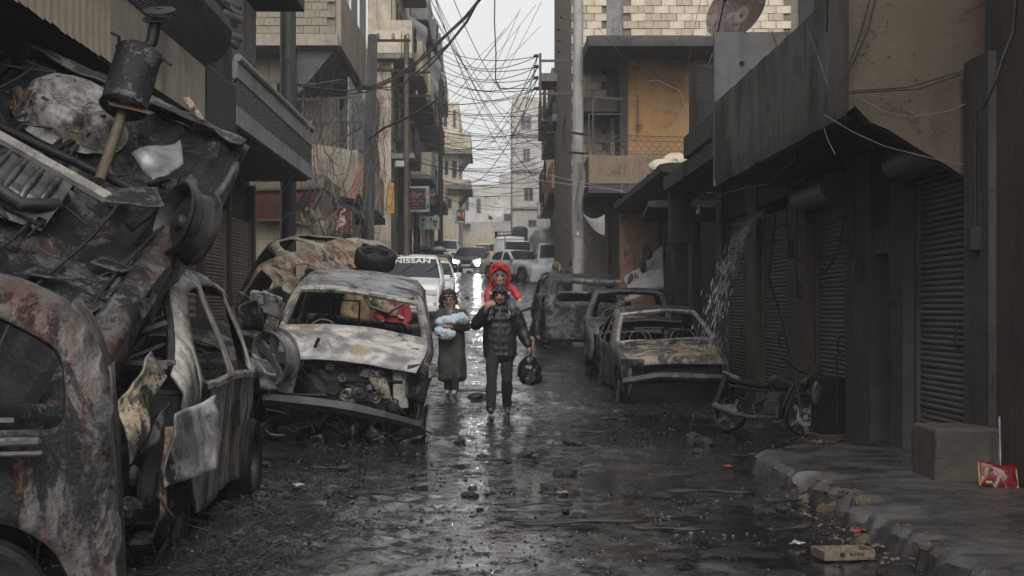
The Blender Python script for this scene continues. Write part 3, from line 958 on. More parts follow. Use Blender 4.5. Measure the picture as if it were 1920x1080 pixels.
# ---------------------------------------------------------------- left, second: balcony with the pebble frieze
lb2 = thing('frieze_building', 'building on the left with a dark pebbled frieze round its balcony', 'building')
part_box('wall', lb2, M['conc_dark'], -9, -4.25, 17.35, 25.2, -0.3, 9)
YA, YB = 17.5, 24.9
zt = lambda y: 4.56 + .04 * (y - YA) / (YB - YA)
bandL = plaster('frieze band', (0.21, 0.205, 0.195), (0.06, .06, .058), .5, .5, .6, .5, 43)
g = MB(); g.tube([(LX, YA, 4.55), (LX, YB, 4.59)], .05, 10); g.tube([(LX, YB, 4.59), (-4.2, YB, 4.59)], .05, 10)
g.build('top_rail', bandL, lb2, smooth=60)
for z0, z1, dx, mt, nm in ((4.30, 4.53, 0, bandL, 'band'), (3.72, 3.95, 0, bandL, 'band')):
    g = MB(); g.box(LX - .08, LX + dx, YA, YB, z0, z1); g.box(-4.2, LX - .081, YB - .08, YB, z0, z1); g.build(nm, mt, lb2)
mm = Mat('pebbled frieze', .45)
vv = mm.voro(26); cc_ = mm.mix(mm.ramp(mm.noise(6, 6, .7), .4, .62), (0.02, .02, .02), (0.2, .195, .185))
pm = mm.out(mm.mix(mm.ramp(vv, .1, .5), cc_, (0.02, .02, .02)), None, mm.bump(mm.math('MULTIPLY', vv, -1), .9, .03))
g = MB(); g.box(LX - .08, LX - .015, YA, YB, 3.951, 4.299); g.box(-4.2, LX - .081, YB - .08, YB - .015, 3.951, 4.299); g.build('frieze', pm, lb2)
part_box('balcony_slab', lb2, M['conc_dark'], -4.24, LX - .09, YA, YB - .09, 3.68, 3.86)
part_box('upper_slab', lb2, M['conc_dark'], -4.24, P(571, 0, 20.5).x, 18.4, 20.5, P(0, 22, 20.5).z, P(0, 22, 20.5).z + .25)
part_box('upper_wall', lb2, M['grey'], -4.24, P(480, 0, 19.2).x, 18.2, 19.2, 4.6, P(0, 23, 19.2).z)
for y0, y1 in ((18.2, 20.3), (20.6, 22.4), (22.7, 24.7)):
    shutter(lb2, y0, y1, 0.0, 3.0, -4.2, face=1, mat='shutter_pale', slats=y0 > 20)
    part_box('pilaster', lb2, M['tan'], -4.24, -4.1, y1 + .03, y1 + .27, -.2, 3.6)

# ---------------------------------------------------------------- left, third: low shop with a red fascia, then the block balcony house
lb3 = thing('corner_shop', 'low cream tiled shop on the left under a scorched red fascia board', 'building')
Y5 = 30.0
tl = plaster('cream stone facing', (0.36, 0.30, 0.215), (0.13, .11, .085), .35, .4, .7, .4, 44)
part_box('wall', lb3, M['joint'], -7, P(606, 0, Y5).x, Y5, 36.5, 0, 4.3)
lay = _blk
for rr_ in range(7):
    for cc2 in range(5):
        x0 = P(483, 0, Y5).x + .36 * cc2 - .36; z0 = .62 + .385 * rr_
        o = MB().box(x0 + .006, x0 + .354, Y5 - .03 - random.uniform(0, .006), Y5 - .001, z0 + .006, z0 + .379).build('facing_stone', tl, lb3)
redm = plaster('scorched red board', (0.105, 0.030, 0.020), (0.018, 0.011, 0.010), .65, .6, .5, .2, 45)
MB().prism([P(478, 357, Y5 - .3), P(604, 352, Y5 - .3), P(578, 410, Y5 - .3), P(478, 412, Y5 - .3)], (0, .25, 0)).build('fascia_board', redm, lb3)
g = MB(); g.bar(P(478, 356, Y5 - .34), P(606, 352, Y5 - .34), .05); g.bar(P(478, 413, Y5 - .34), P(580, 411, Y5 - .34), .05); g.bar(P(606, 352, Y5 - .34), P(576, 408, Y5 - .34), .05); g.bar(P(606, 352, Y5 - .34), P(634, 376, Y5 + 1), .04); g.bar(P(634, 376, Y5 + 1), P(610, 420, Y5 + 1), .04)
g.build('fascia_trim', M['tan'], lb3)
MB().prism([P(555, 385, Y5 - .36), P(570, 362, Y5 - .36), P(582, 368, Y5 - .36), P(570, 390, Y5 - .36), P(556, 394, Y5 - .36)], (0, .03, 0)).build('burnt_patch', M['char'], lb3)
gr = MB()
for q in ([(496, 490), (499, 506), (506, 490)], [(510, 508), (510, 491), (522, 490)], [(510, 499), (520, 498)], [(519, 508), (521, 492)], [(505, 481), (512, 474), (520, 481)]):
    for a_, b_ in zip(q, q[1:]): gr.bar(P(*a_, Y5 - .042), P(*b_, Y5 - .042), .028, .006, up=(0, 1, 0))
gr.build('graffiti', plain('red spray paint', (0.26, .05, .03), .7, 0, .4, 30, .1), lb3)
shutter(lb3, 30.6, 33.5, .6, 3.3, P(607, 0, Y5).x + .02, face=1, mat='shutter_pale', slats=False)
part_box('shop_opening', lb3, M['void'], P(607, 0, Y5).x, P(607, 0, Y5).x + .02, 33.8, 36.4, .6, 3.3)

lb4 = thing('block_balcony_house', 'house on the left with a concrete block balcony over a sloping soffit', 'building')
Y6 = 36.0
part_box('wall', lb4, M['beige'], -11, -4.9, Y6 + 1.5, 43.8, 0.5, 14)
part_box('balcony_backing', lb4, M['joint'], -8.5, -3.9, Y6 + .01, Y6 + .12, 8.1, 9.7)
lay_blocks(lb4, Y6, -8.5, -3.86, 8.42, 9.6, 'block_shaded')
part_box('edge_beam', lb4, M['beige_shaded'], -8.5, -3.84, Y6 - .08, Y6 + .1, 8.12, 8.41)
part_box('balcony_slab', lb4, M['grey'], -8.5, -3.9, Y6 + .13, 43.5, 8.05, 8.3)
part_box('side_parapet', lb4, M['beige_shaded'], -3.89, -3.78, Y6 + .13, 43.5, 8.15, 9.6)
g = MB(); g.prism([(-4.9, Y6 + .2, 8.04), (-3.95, Y6 + .2, 8.04), (-4.9, Y6 + .2, 6.9)], (0, 6.5, 0)); g.build('sloping_soffit', M['grey'], lb4)
# first floor: curved render parapet and cluttered balcony
g = MB(); rows = []
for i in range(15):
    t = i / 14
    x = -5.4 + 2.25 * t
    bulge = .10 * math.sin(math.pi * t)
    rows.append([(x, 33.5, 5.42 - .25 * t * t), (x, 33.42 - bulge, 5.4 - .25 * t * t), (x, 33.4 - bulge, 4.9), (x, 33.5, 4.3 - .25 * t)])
g.grid(rows); g.build('curved_parapet', M['beige_shaded'], lb4, smooth=60)
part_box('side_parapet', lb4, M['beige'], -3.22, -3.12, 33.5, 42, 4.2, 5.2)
part_box('balcony_slab', lb4, M['conc_dark'], -6, -3.15, 33.55, 43, 4.0, 4.18)
part_box('balcony_door', lb4, M['void'], -5.6, -4.95, Y6 + 1.45, Y6 + 1.495, 5, 7.4)
part_box('shutter_doors', lb4, M['tan'], -4.85, -3.95, 37.4, 37.45, 4.3, 7.0)
part_box('window', lb4, M['void'], -6.6, -5.7, Y6 + 1.46, Y6 + 1.495, 5.2, 7.0)
g = MB()
for k in range(9): g.bar((-4.9 + .2 * k, 34.4, 5.0), (-4.9 + .2 * k, 34.4, 6.6), .03)
for z in (5.2, 5.9, 6.5): g.bar((-5.2, 34.4, z), (-3.1, 34.5, z + .1), .04)
g.bar((-4.2, 34.3, 5.2), (-2.9, 34.6, 6.0), .05); g.bar((-4.0, 34.3, 5.0), (-2.8, 34.8, 5.4), .05)
g.build('bent_railing', M['iron'], lb4)
g = MB()
for k in range(8): g.box(-3.75, -3.72, 37.6 + .7 * k, 38.2 + .7 * k, 4.4, 7.6)
g.build('boards', M['tarp'], lb4)
street_house('beige house on the left with a white framed window above the leaning utility pole', -1, 3.05, 44, 55, 15, 'beige', 11, balc=.75, par='beige2', slab_z=6.3, gable_win=False)
lh = bpy.data.objects[-1] if False else [o for o in bpy.data.objects if o.get('label', '').startswith('beige house on the left with a white')][0]
window_f(lh, M['white'], 44 - .004, P(655, 0, 44).x, P(690, 0, 44).x, P(0, 92, 44).z, P(0, -20, 44).z)
part_box('wall', lh, M['beige2'], -4.4, -2.95, 43.85, 43.995, P(0, 110, 44).z, 15) if False else None
part_box('front_balcony', lh, M['beige2'], P(690, 0, 43.6).x, P(752, 0, 43.6).x, 43.5, 43.6, P(0, 100, 43.6).z, P(0, 58, 43.6).z)
part_box('balcony_slab', lh, M['conc'], P(690, 0, 43.6).x, P(752, 0, 43.6).x, 43.5, 47, P(0, 101, 43.6).z - .15, P(0, 101, 43.6).z)
part_box('balcony_side', lh, M['beige'], P(752, 0, 43.6).x - .1, P(752, 0, 43.6).x, 43.61, 47, P(0, 100, 43.6).z, P(0, 58, 43.6).z)
street_house('house on the left hung with dark tarpaulins beside the second utility pole', -1, 3.35, 55.5, 70, 17.5, 'beige', 12, balc=1.05, par='conc', first=4.2)
street_house('shabby house with many balconies on the left behind the black sign', -1, 3.5, 70.5, 90, 18.5, 'beige', 13, balc=1.0, par='beige2')
ct = thing('corner_house', 'cream corner house with deep square balconies at the far left of the street', 'building')
CY = 97.0
part_box('wall', ct, M['beige2'], -9, P(860, 0, CY).x, CY, CY + 14, 3, P(0, 192, CY).z)
for ya, yb in ((290, 252), (356, 338)):
    part_box('balcony', ct, M['beige'], P(822, 0, CY).x, P(883, 0, CY).x, CY - .6, CY + 6, P(0, ya - 8, CY).z, P(0, yb, CY).z)
    part_box('balcony_slab', ct, M['conc'], P(820, 0, CY).x, P(885, 0, CY).x, CY - .7, CY + 6.1, P(0, ya, CY).z, P(0, ya - 8, CY).z - .004)
    g = MB(); g.prism([(P(860, 0, CY).x, CY, P(0, ya, CY).z - .003), (P(880, 0, CY).x, CY, P(0, ya, CY).z - .003), (P(860, 0, CY).x, CY, P(0, ya + 24, CY).z)], (0, 5, 0)); g.build('bracket', M['conc'], ct)
for x0, x1, ya, yb in ((830, 840, 205, 240), (848, 856, 205, 240), (832, 842, 300, 330), (846, 858, 300, 335), (838, 848, 372, 392)):
    window_f(ct, M['beige'], CY - .004, P(x0, 0, CY).x, P(x1, 0, CY).x, P(0, yb, CY).z, P(0, ya, CY).z, False)
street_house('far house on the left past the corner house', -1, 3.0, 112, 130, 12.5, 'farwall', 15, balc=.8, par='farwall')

# air: rain haze down the street
hz = MB().box(-60, 60, -14, 175, -1.3, 24)
hm = bpy.data.materials.new('rain haze'); hm.use_nodes = True
ht = hm.node_tree
ht.nodes.remove(ht.nodes['Principled BSDF'])
pv = ht.nodes.new('ShaderNodeVolumePrincipled')
pv.inputs['Color'].default_value = (0.93, 0.95, 0.97, 1)
pv.inputs['Density'].default_value = 0.0015
pv.inputs['Anisotropy'].default_value = 0.2
ht.links.new(pv.outputs[0], ht.nodes['Material Output'].inputs['Volume'])
mark(hz.build('haze', hm), kind='stuff')

# ================================================================== VEHICLES
def fillet(poly, r, n=4):
    """round the corners of a closed 2-D polygon"""
    out = []
    m = len(poly)
    for i in range(m):
        p0, p, p1 = Vector(poly[i - 1]), Vector(poly[i]), Vector(poly[(i + 1) % m])
        a, b = p0 - p, p1 - p
        rr = min(r, a.length * .45, b.length * .45)
        if rr < 1e-4: out.append(tuple(p)); continue
        A, B = p + a.normalized() * rr, p + b.normalized() * rr
        for k in range(n + 1):
            t = k / n
            q = A * (1 - t) ** 2 + p * 2 * t * (1 - t) + B * t * t
            out.append((q.x, q.y))
    return out


def smooth_line(pts, r, n=4):
    """round the inner corners of an open 2-D polyline"""
    out = [tuple(pts[0])]
    for i in range(1, len(pts) - 1):
        p0, p, p1 = Vector(pts[i - 1]), Vector(pts[i]), Vector(pts[i + 1])
        a, b = p0 - p, p1 - p
        rr = min(r, a.length * .45, b.length * .45)
        A, B = p + a.normalized() * rr, p + b.normalized() * rr
        for k in range(n + 1):
            t = k / n
            q = A * (1 - t) ** 2 + p * 2 * t * (1 - t) + B * t * t
            out.append((q.x, q.y))
    out.append(tuple(pts[-1]))
    return out


def inside(p, poly):
    x, y = p; c = False
    for i in range(len(poly)):
        x0, y0 = poly[i - 1]; x1, y1 = poly[i]
        if (y0 > y) != (y1 > y) and x < (x1 - x0) * (y - y0) / (y1 - y0) + x0: c = not c
    return c


def sheet(outer, holes, fn, res=0.12):
    """triangulated sheet in 2-D with holes, mapped to 3-D by fn"""
    vs_, es = [], []
    for loop in [outer] + holes:
        # split long edges so the sheet can bend
        pts = []
        for i in range(len(loop)):
            a, b = Vector(loop[i]), Vector(loop[(i + 1) % len(loop)])
            k = max(1, int((b - a).length / (res * 1.2)))
            for j in range(k): pts.append(tuple(a + (b - a) * j / k))
        b0 = len(vs_)
        vs_ += pts
        es += [(b0 + i, b0 + (i + 1) % len(pts)) for i in range(len(pts))]
    xs = [p[0] for p in outer]; ys = [p[1] for p in outer]
    x = min(xs) + res * .5
    bd = list(vs_)
    while x < max(xs):
        y = min(ys) + res * .5
        while y < max(ys):
            q = (x, y)
            if inside(q, outer) and not any(inside(q, h) for h in holes) and all((q[0] - c[0]) ** 2 + (q[1] - c[1]) ** 2 > (res * .4) ** 2 for c in bd):
                vs_.append(q)
            y += res
        x += res
    r = delaunay_2d_cdt([Vector(v) for v in vs_], es, [], 0, 1e-5)
    V, F = r[0], r[2]
    keep = []
    for f in F:
        c = sum((V[i] for i in f), Vector((0, 0))) / len(f)
        if inside(c, outer) and not any(inside(c, h) for h in holes): keep.append(tuple(f))
    return [fn(v.x, v.y) for v in V], keep


class Car:
    """car body cut out of sheet panels: sides with window and wheel openings, bonnet, roof, tail, glass, wheels, lights.
    Local frame: front at -y, z up, origin on the ground under the middle of the car."""
    def __init__(s, root, L=4.3, W=1.7, prof=None, belt=0.95, sill=0.24, wheels=(-1.3, 1.25), wr=0.31, doors=(-.75, .2, 1.1),
                 tumble=0.16, nose=0.12, tail=0.08, dent=0.0, dscale=1.3, seed=0.0, crown=0.035, burnt=False, arch=None, frame=0.085, fil=0.14):
        s.root, s.L, s.W, s.belt, s.sill, s.wheels, s.wr, s.doors = root, L, W, belt, sill, wheels, wr, doors
        s.tumble, s.nose, s.tailr, s.dent, s.ds, s.seed, s.crown, s.burnt = tumble, nose, tail, dent, dscale, seed, crown, burnt
        s.arch = arch or wr + 0.06
        s.raw = prof
        s.frame = frame
        s.prof = smooth_line(prof, fil, 5)
        s.py = [p[0] for p in s.prof]; s.pz = [p[1] for p in s.prof]
        s.zr = max(s.pz)
        s.extra = None

    def top(s, y): return float(np.interp(y, s.py, s.pz))

    def warp(s, p):
        p = Vector(p)
        if s.extra: p = Vector(s.extra(p))
        if s.dent:
            q = Vector((p.x * s.ds + s.seed, p.y * s.ds, p.z * s.ds))
            p = p + mnoise.noise_vector(q) * s.dent + mnoise.noise_vector(q * 3.1) * s.dent * .32
        return p

    def xs(s, y, z):
        h = s.W / 2
        t = s.top(y)
        x = h
        if z > s.belt: x -= s.tumble * ((z - s.belt) / max(.2, s.zr - s.belt)) ** 1.2
        else: x -= 0.05 * ((s.belt - z) / s.belt) ** 2 + 0.012 * (1 if z < s.belt - .1 else 0)
        yn = -y / (s.L / 2)
        if yn > 0: x -= s.nose * max(0, yn) ** 4
        else: x -= s.tailr * (-yn) ** 4
        d = t - z
        if d < 0.09: x -= 0.055 * (1 - max(0, d) / 0.09) ** 2
        return x

    def low(s, y):
        z = s.sill
        for yc in s.wheels:
            d = abs(y - yc)
            if d < s.arch: z = max(z, s.wr - .03 + math.sqrt(max(0, s.arch ** 2 - d * d)))
        return z

    def panel(s, name, side, y0, y1, mat, win=True, label=None, gap=0.006, res=.12, belt=None, thick=.022, open_=None, wm=(.055, .055)):
        y0 += gap; y1 -= gap
        n = max(8, int((y1 - y0) / .045))
        ysn = [y0 + (y1 - y0) * i / n for i in range(n + 1)]
        lo = [(y, s.low(y)) for y in ysn]
        up = [(y, max(s.top(y), s.low(y) + .02)) for y in reversed(ysn)]
        outer = lo + up
        holes = []
        bl = (belt or s.belt) + .02
        if win:
            a, b = y0 + wm[0], y1 - wm[1]
            k = 24
            t = [(a + (b - a) * i / k) for i in range(k + 1)]
            t = [(y, min(s.top(y), s.top(y - .06), s.top(y + .06)) - s.frame) for y in t]
            t = [p for p in t if p[1] > bl + .06]
            if len(t) > 3:
                poly = [(t[0][0], bl)] + t + [(t[-1][0], bl)]
                poly = fillet([poly[0]] + [t[0], t[len(t) // 4], t[len(t) // 2], t[3 * len(t) // 4], t[-1]] + [poly[-1]], .06, 3)
                holes.append(poly)
        V, F = sheet(outer, holes, lambda y, z: s.warp((side * s.xs(y, z), y, z)), res)
        if side < 0: F = [tuple(reversed(f)) for f in F]
        b = MB(); b.add(V, F)
        M_ = open_
        if M_ is not None: b.v = [tuple(M_ @ Vector(p)) for p in b.v]
        o = b.build(name, mat, s.root, smooth=35)
        so = o.modifiers.new('solid', 'SOLIDIFY'); so.thickness = thick; so.offset = 0
        if label: o['label'] = label
        if holes and not s.burnt:
            g = MB()
            cy = sum(p[0] for p in holes[0]) / len(holes[0]); cz = sum(p[1] for p in holes[0]) / len(holes[0])
            V, F = sheet(holes[0], [], lambda y, z: s.warp((side * (s.xs(y, z) - .012), y, z)), .3)
            g.add(V, F); g.build('window', M['glass'], o, smooth=40)
        return o

    def strip(s, name, i0, i1, mat, inset=0.0, nx=14, lift=0.0, parent=None, thick=.02, xf=1.0, label=None, y_in=0.0, crown=None):
        """panel across the car between raw profile points i0..i1"""
        ya, yb = s.raw[i0][0] + y_in, s.raw[i1][0] - y_in
        n = max(3, int(math.hypot(yb - ya, s.raw[i1][1] - s.raw[i0][1]) / .09))
        rows = []
        cr = s.crown if crown is None else crown
        for i in range(n + 1):
            y = ya + (yb - ya) * i / n
            z = s.top(y)
            if abs(yb - ya) < .12:   # near-vertical end: walk the height instead
                z = s.raw[i0][1] + (s.raw[i1][1] - s.raw[i0][1]) * i / n
            hx = (s.xs(y, z) - .004 - inset) * xf
            rows.append([s.warp((hx * u, y - cr * .8 * (1 - u * u) * (1 if y < 0 else -1) * (1 if abs(yb - ya) < .2 else .25), z + lift + cr * (1 - u * u) * (0 if abs(yb - ya) < .12 else 1))) for u in np.linspace(-1, 1, nx)])
        g = MB(); g.grid(rows)
        o = g.build(name, mat, parent or s.root, smooth=35)
        if thick:
            so = o.modifiers.new('solid', 'SOLIDIFY'); so.thickness = thick; so.offset = 0
        if label: o['label'] = label
        return o

    def opening_frame(s, i0, i1, mat, w=.05):
        """rim round a windscreen opening"""
        ya, yb = s.raw[i0][0], s.raw[i1][0]
        g = MB()
        for y in (ya, yb):
            z = s.top(y); hx = s.xs(y, z) - .03
            g.tube([s.warp((hx * u, y, z + s.crown * (1 - u * u) - .01)) for u in np.linspace(-1, 1, 9)], w * .5, 6)
        for sd in (-1, 1):
            g.tube([s.warp((sd * (s.xs(y, s.top(y)) - .02), y, s.top(y) - .01)) for y in np.linspace(ya, yb, 7)], w * .5, 6)
        return g.build('windscreen_frame', mat, s.root, smooth=50)

    def floor(s, mat, y0=None, y1=None):
        g = MB()
        y0 = y0 or -s.L * .42; y1 = y1 or s.L * .42
        g.grid([[s.warp((x, y, s.sill + .05)) for x in np.linspace(-s.W / 2 + .08, s.W / 2 - .08, 5)] for y in np.linspace(y0, y1, 9)])
        # firewall
        yc = s.doors[0] - .15
        g.grid([[s.warp((x, yc, z)) for x in np.linspace(-s.W / 2 + .1, s.W / 2 - .1, 5)] for z in np.linspace(s.sill, s.belt - .05, 4)])
        return g.build('floor_pan', mat, s.root)

    def wheel(s, side, yc, tyre=True, rim='rim', spokes=5, tmat='rubber', rmat='steel', flat=0.0, x=None, turn=0.0, M_=None, dish=.02):
        w = .19
        r = s.wr
        cx = side * (s.W / 2 - w / 2 - .02) if x is None else x
        T = Matrix.Translation((cx, yc, r - flat)) @ Matrix.Rotation(turn, 4, 'Z') @ Matrix.Rotation(R(90) * side, 4, 'Y')
        if M_ is not None: T = M_
        return wheel_part(s.root, T, r, w, tyre, spokes, M[tmat], M[rmat] if isinstance(rmat, str) else rmat)

    def seats(s, rows=((-.35, .35), (.65, .5)), mat='iron'):
        for (y, dx) in rows:
            for sd in (-1, 1):
                g = MB()
                x0 = sd * s.W * .23; w = .2
                for a in (-w, w):
                    g.tube([(x0 + a, y - .35, s.sill + .25), (x0 + a, y + .05, s.sill + .28), (x0 + a * .9, y + .22, s.belt + .08), (x0 + a * .6, y + .25, s.belt + .16)], .016, 5)
                g.tube([(x0 - w * .6, y + .25, s.belt + .16), (x0 + w * .6, y + .25, s.belt + .16)], .016, 5)
                for k in range(4):
                    t = k / 3
                    g.tube([(x0 - w, y + .06 + .15 * t, s.sill + .34 + (s.belt - s.sill - .3) * t), (x0 + w, y + .06 + .15 * t, s.sill + .34 + (s.belt - s.sill - .3) * t)], .009, 4)
                g.build('seat_frame', M[mat], s.root, smooth=50)
        g = MB()
        yd = s.doors[0] + .1
        g.tube([(-s.W * .42, yd, s.belt - .06), (s.W * .42, yd, s.belt - .06)], .035, 6)
        g.tube([(-s.W * .2 + .17 * math.cos(t), yd + .22 + .06 * math.sin(t), s.belt + .05 + .16 * math.sin(t)) for t in np.linspace(0, 2 * math.pi, 17)], .012, 5)
        g.build('steering_wheel', M[mat], s.root, smooth=50)

    def mirror(s, side, mat='plastic', y=None, z=None):
        y = s.doors[0] + .12 if y is None else y
        z = s.belt + .1 if z is None else z
        x = s.xs(y, z)
        g = MB(); g.box(side * (x + .02) if side > 0 else -(x + .2), side * (x + .2) if side > 0 else -(x + .02), y - .05, y + .05, z - .05, z + .1)
        return g.build('wing_mirror', M[mat], s.root, bevel=.03, seg=3, smooth=50)

    def light(s, name, side, z, w, h, mat, front=True, inset=.06, d=.05, y=None, parent=None):
        yy = (-s.L / 2 if front else s.L / 2) if y is None else y
        f = -1 if front else 1
        hx = s.W / 2 - (s.nose if front else s.tailr) - inset
        x1 = side * hx; x0 = side * (hx - w)
        a, b = sorted((x0, x1))
        g = MB(); ya, yb = sorted((yy + f * .02, yy - f * d)); g.box(a, b, ya, yb, z - h / 2, z + h / 2)
        return g.build(name, M[mat] if isinstance(mat, str) else mat, parent or s.root, bevel=min(w, h) * .25, seg=3, smooth=50)

    def bumper(s, mat, front=True, z0=.3, z1=.52, out=.06, name='bumper'):
        f = -1 if front else 1
        yy = f * s.L / 2
        k = s.nose if front else s.tailr
        g = MB(); rows = []
        for u in np.linspace(-1, 1, 15):
            hx = (s.W / 2 - k * .55) * u
            yb = yy + f * (out - .12 * u ** 4)
            rows.append([s.warp((hx, yb - f * .1, z1)), s.warp((hx, yb - f * .015, z1)), s.warp((hx, yb, z1 - .04)), s.warp((hx, yb, z0 + .04)), s.warp((hx, yb - f * .02, z0)), s.warp((hx, yb - f * .1, z0))])
        g.grid(rows)
        return g.build(name, mat, s.root, smooth=40)


def wheel_part(root, T, r, w, tyre=True, spokes=5, tm=None, rm=None, name='wheel'):
    """wheel about local z; tyre and rim are its pieces"""
    ri = r * .66
    if tyre:
        g = MB(); g.lathe([(ri, -w * .42), (r * .9, -w / 2), (r * .98, -w * .38), (r, 0), (r * .98, w * .38), (r * .9, w / 2), (ri, w * .42), (ri - .01, 0), (ri, -w * .42)], 28, T)
        o = g.build(name, tm, root, smooth=40)
    else:
        g = MB(); g.lathe([(ri * .98, -w * .45), (ri * 1.05, -w * .45), (ri * 1.05, -w * .36), (ri * .93, -w * .3), (ri * .86, 0), (ri * .93, w * .3), (ri * 1.05, w * .38), (ri * 1.05, w * .46), (ri * .98, w * .46), (ri * .84, w * .25), (ri * .82, -w * .2), (ri * .98, -w * .45)], 28, T)
        o = g.build(name, rm, root, smooth=40)
    g = MB()
    zz = w * .30
    g.lathe([(ri, zz * 1.1), (ri * .93, zz * 1.15), (ri * .88, zz * .7), (ri * .86, -zz * .4)], 28, T)
    g.lathe([(0, zz * 1.05), (ri * .17, zz * 1.0), (ri * .22, zz * .6), (ri * .22, zz * .1)], 14, T)
    if spokes:
        for k in range(spokes):
            a = 2 * math.pi * k / spokes
            A = T @ Matrix.Rotation(a, 4, 'Z')
            wi, wo = ri * .17, ri * .25
            pts = [(ri * .15, -wi, zz * .95), (ri * .92, -wo, zz * .85), (ri * .92, wo, zz * .85), (ri * .15, wi, zz * .95)]
            g.prism([A @ Vector(p) for p in pts], A.to_3x3() @ Vector((0, 0, -.03)))
    else:
        g.lathe([(ri * .2, zz * .4), (ri * .5, zz * .7), (ri * .62, zz * .55), (ri * .9, zz * .2)], 28, T)
    g.build('rim', rm, o, smooth=40)
    return o


def frame_from(origin, axis, up):
    """matrix with local -y along `axis` (car points that way) and z near `up`"""
    y = -Vector(axis).normalized()
    z = Vector(up); z = (z - y * z.dot(y)).normalized()
    x = y.cross(z)
    m_ = Matrix((x, y, z)).transposed().to_4x4()
    m_.translation = Vector(origin)
    return m_


def rot(loc, yaw=0, pitch=0, roll=0):
    return Matrix.Translation(loc) @ Matrix.Rotation(R(yaw), 4, 'Z') @ Matrix.Rotation(R(pitch), 4, 'X') @ Matrix.Rotation(R(roll), 4, 'Y')


def body(c, mat, parts=('fender', 'door', 'door', 'quarter_panel'), sides=(-1, 1), win=(False, True, True, True), res=.12, skip=()):
    ys = [c.py[0]] + list(c.doors) + [c.py[-1]]
    for sd in sides:
        for i, nm in enumerate(parts):
            if (sd, i) in skip: continue
            c.panel(nm, sd, ys[i], ys[i + 1], mat, win[i], res=res)


MPV = [(-2.16, .42), (-2.13, .84), (-1.22, 1.06), (-.38, 1.60), (.7, 1.70), (1.75, 1.62), (2.1, 1.08), (2.16, .42)]
VAN = [(-2.3, .45), (-2.26, .95), (-1.75, 1.12), (-1.05, 1.78), (.6, 1.86), (2.1, 1.84), (2.28, 1.1), (2.32, .4)]
SEDAN = [(-2.15, .38), (-2.11, .72), (-.85, .90), (-.15, 1.36), (.75, 1.40), (1.35, .96), (2.08, .92), (2.14, .4)]
WAGON = [(-2.15, .38), (-2.11, .74), (-1.0, .90), (-.35, 1.40), (.75, 1.44), (1.85, 1.38), (2.12, .9), (2.16, .4)]
HATCH = [(-1.9, .4), (-1.86, .78), (-.95, .95), (-.3, 1.42), (.7, 1.46), (1.5, 1.38), (1.86, .95), (1.9, .42)]
PICK = [(-2.5, .45), (-2.46, .95), (-1.35, 1.12), (-.75, 1.68), (.1, 1.74), (.6, 1.70), (.78, 1.05), (2.5, 1.03), (2.53, .5)]

B_white = burnt('scorched white paint', ash=(0.50, 0.48, 0.44), tan=(0.36, 0.26, 0.155), rust=(.15, .07, .03), r=.62, t=.56, c=.585, rough=.40, scale=.8, w=1.0)
B_rust = burnt('rusted burnt shell', ash=(0.10, 0.094, 0.085), tan=(0.19, 0.13, 0.07), rust=(0.080, 0.026, 0.012), r=.47, t=.58, c=.48, rough=.34, scale=1.5, w=2.0, streak=(1.5, 1.5, .6), soft=2.2)
B_pale = burnt('grey white ash streaks', ash=(0.29, 0.275, 0.245), tan=(0.25, 0.175, 0.10), rust=(0.10, 0.034, 0.016), r=.56, t=.56, c=.515, rough=.36, scale=1.5, w=3.0, streak=True, soft=1.6)
B_dark = burnt('blackened shell', ash=(0.085, 0.082, 0.078), tan=(0.15, 0.115, 0.07), rust=(0.06, 0.028, 0.014), r=.58, t=.60, c=.455, rough=.40, scale=1.5, w=4.0)
B_under = burnt('burnt underbody', ash=(0.085, 0.081, 0.075), tan=(0.22, 0.155, 0.09), rust=(0.075, 0.03, 0.014), r=.55, t=.60, c=.435, rough=.36, scale=1.8, w=5.0)
B_tan = burnt('flaked tan bonnet', ash=(0.13, 0.125, 0.115), tan=(0.36, 0.285, 0.18), rust=(0.10, 0.055, 0.025), r=.62, t=.48, c=.52, rough=.5, scale=1.5, w=6.0)
B_rust2 = burnt('flaking rust panels', ash=(0.26, 0.23, 0.185), tan=(0.33, 0.24, 0.14), rust=(0.15, 0.058, 0.024), r=.50, t=.5, c=.56, rough=.5, scale=1.8, w=8.0)
B_roof = burnt('ash grey roof', ash=(0.27, 0.266, 0.255), tan=(0.22, 0.17, 0.115), rust=(.11, .05, .025), r=.64, t=.60, c=.545, rough=.34, scale=1.0, w=9.0)
B_pillar = burnt('scaled pillars', ash=(0.24, 0.226, 0.195), tan=(0.24, 0.17, 0.10), rust=(.11, .05, .022), r=.57, t=.55, c=.50, rough=.42, scale=3.0, w=10.0)


B_van = burnt('burnt van rear', ash=(0.075, 0.073, 0.069), tan=(0.12, 0.09, 0.06), rust=(0.05, 0.026, 0.014), r=.60, t=.60, c=.475, rough=.36, scale=1.6, w=24.0)
B_well = burnt('scorched pale pressing', ash=(0.22, 0.21, 0.195), tan=(0.30, 0.22, 0.135), rust=(0.12, 0.05, 0.022), r=.57, t=.55, c=.53, rough=.30, scale=1.8, w=19.0, soft=2.5)


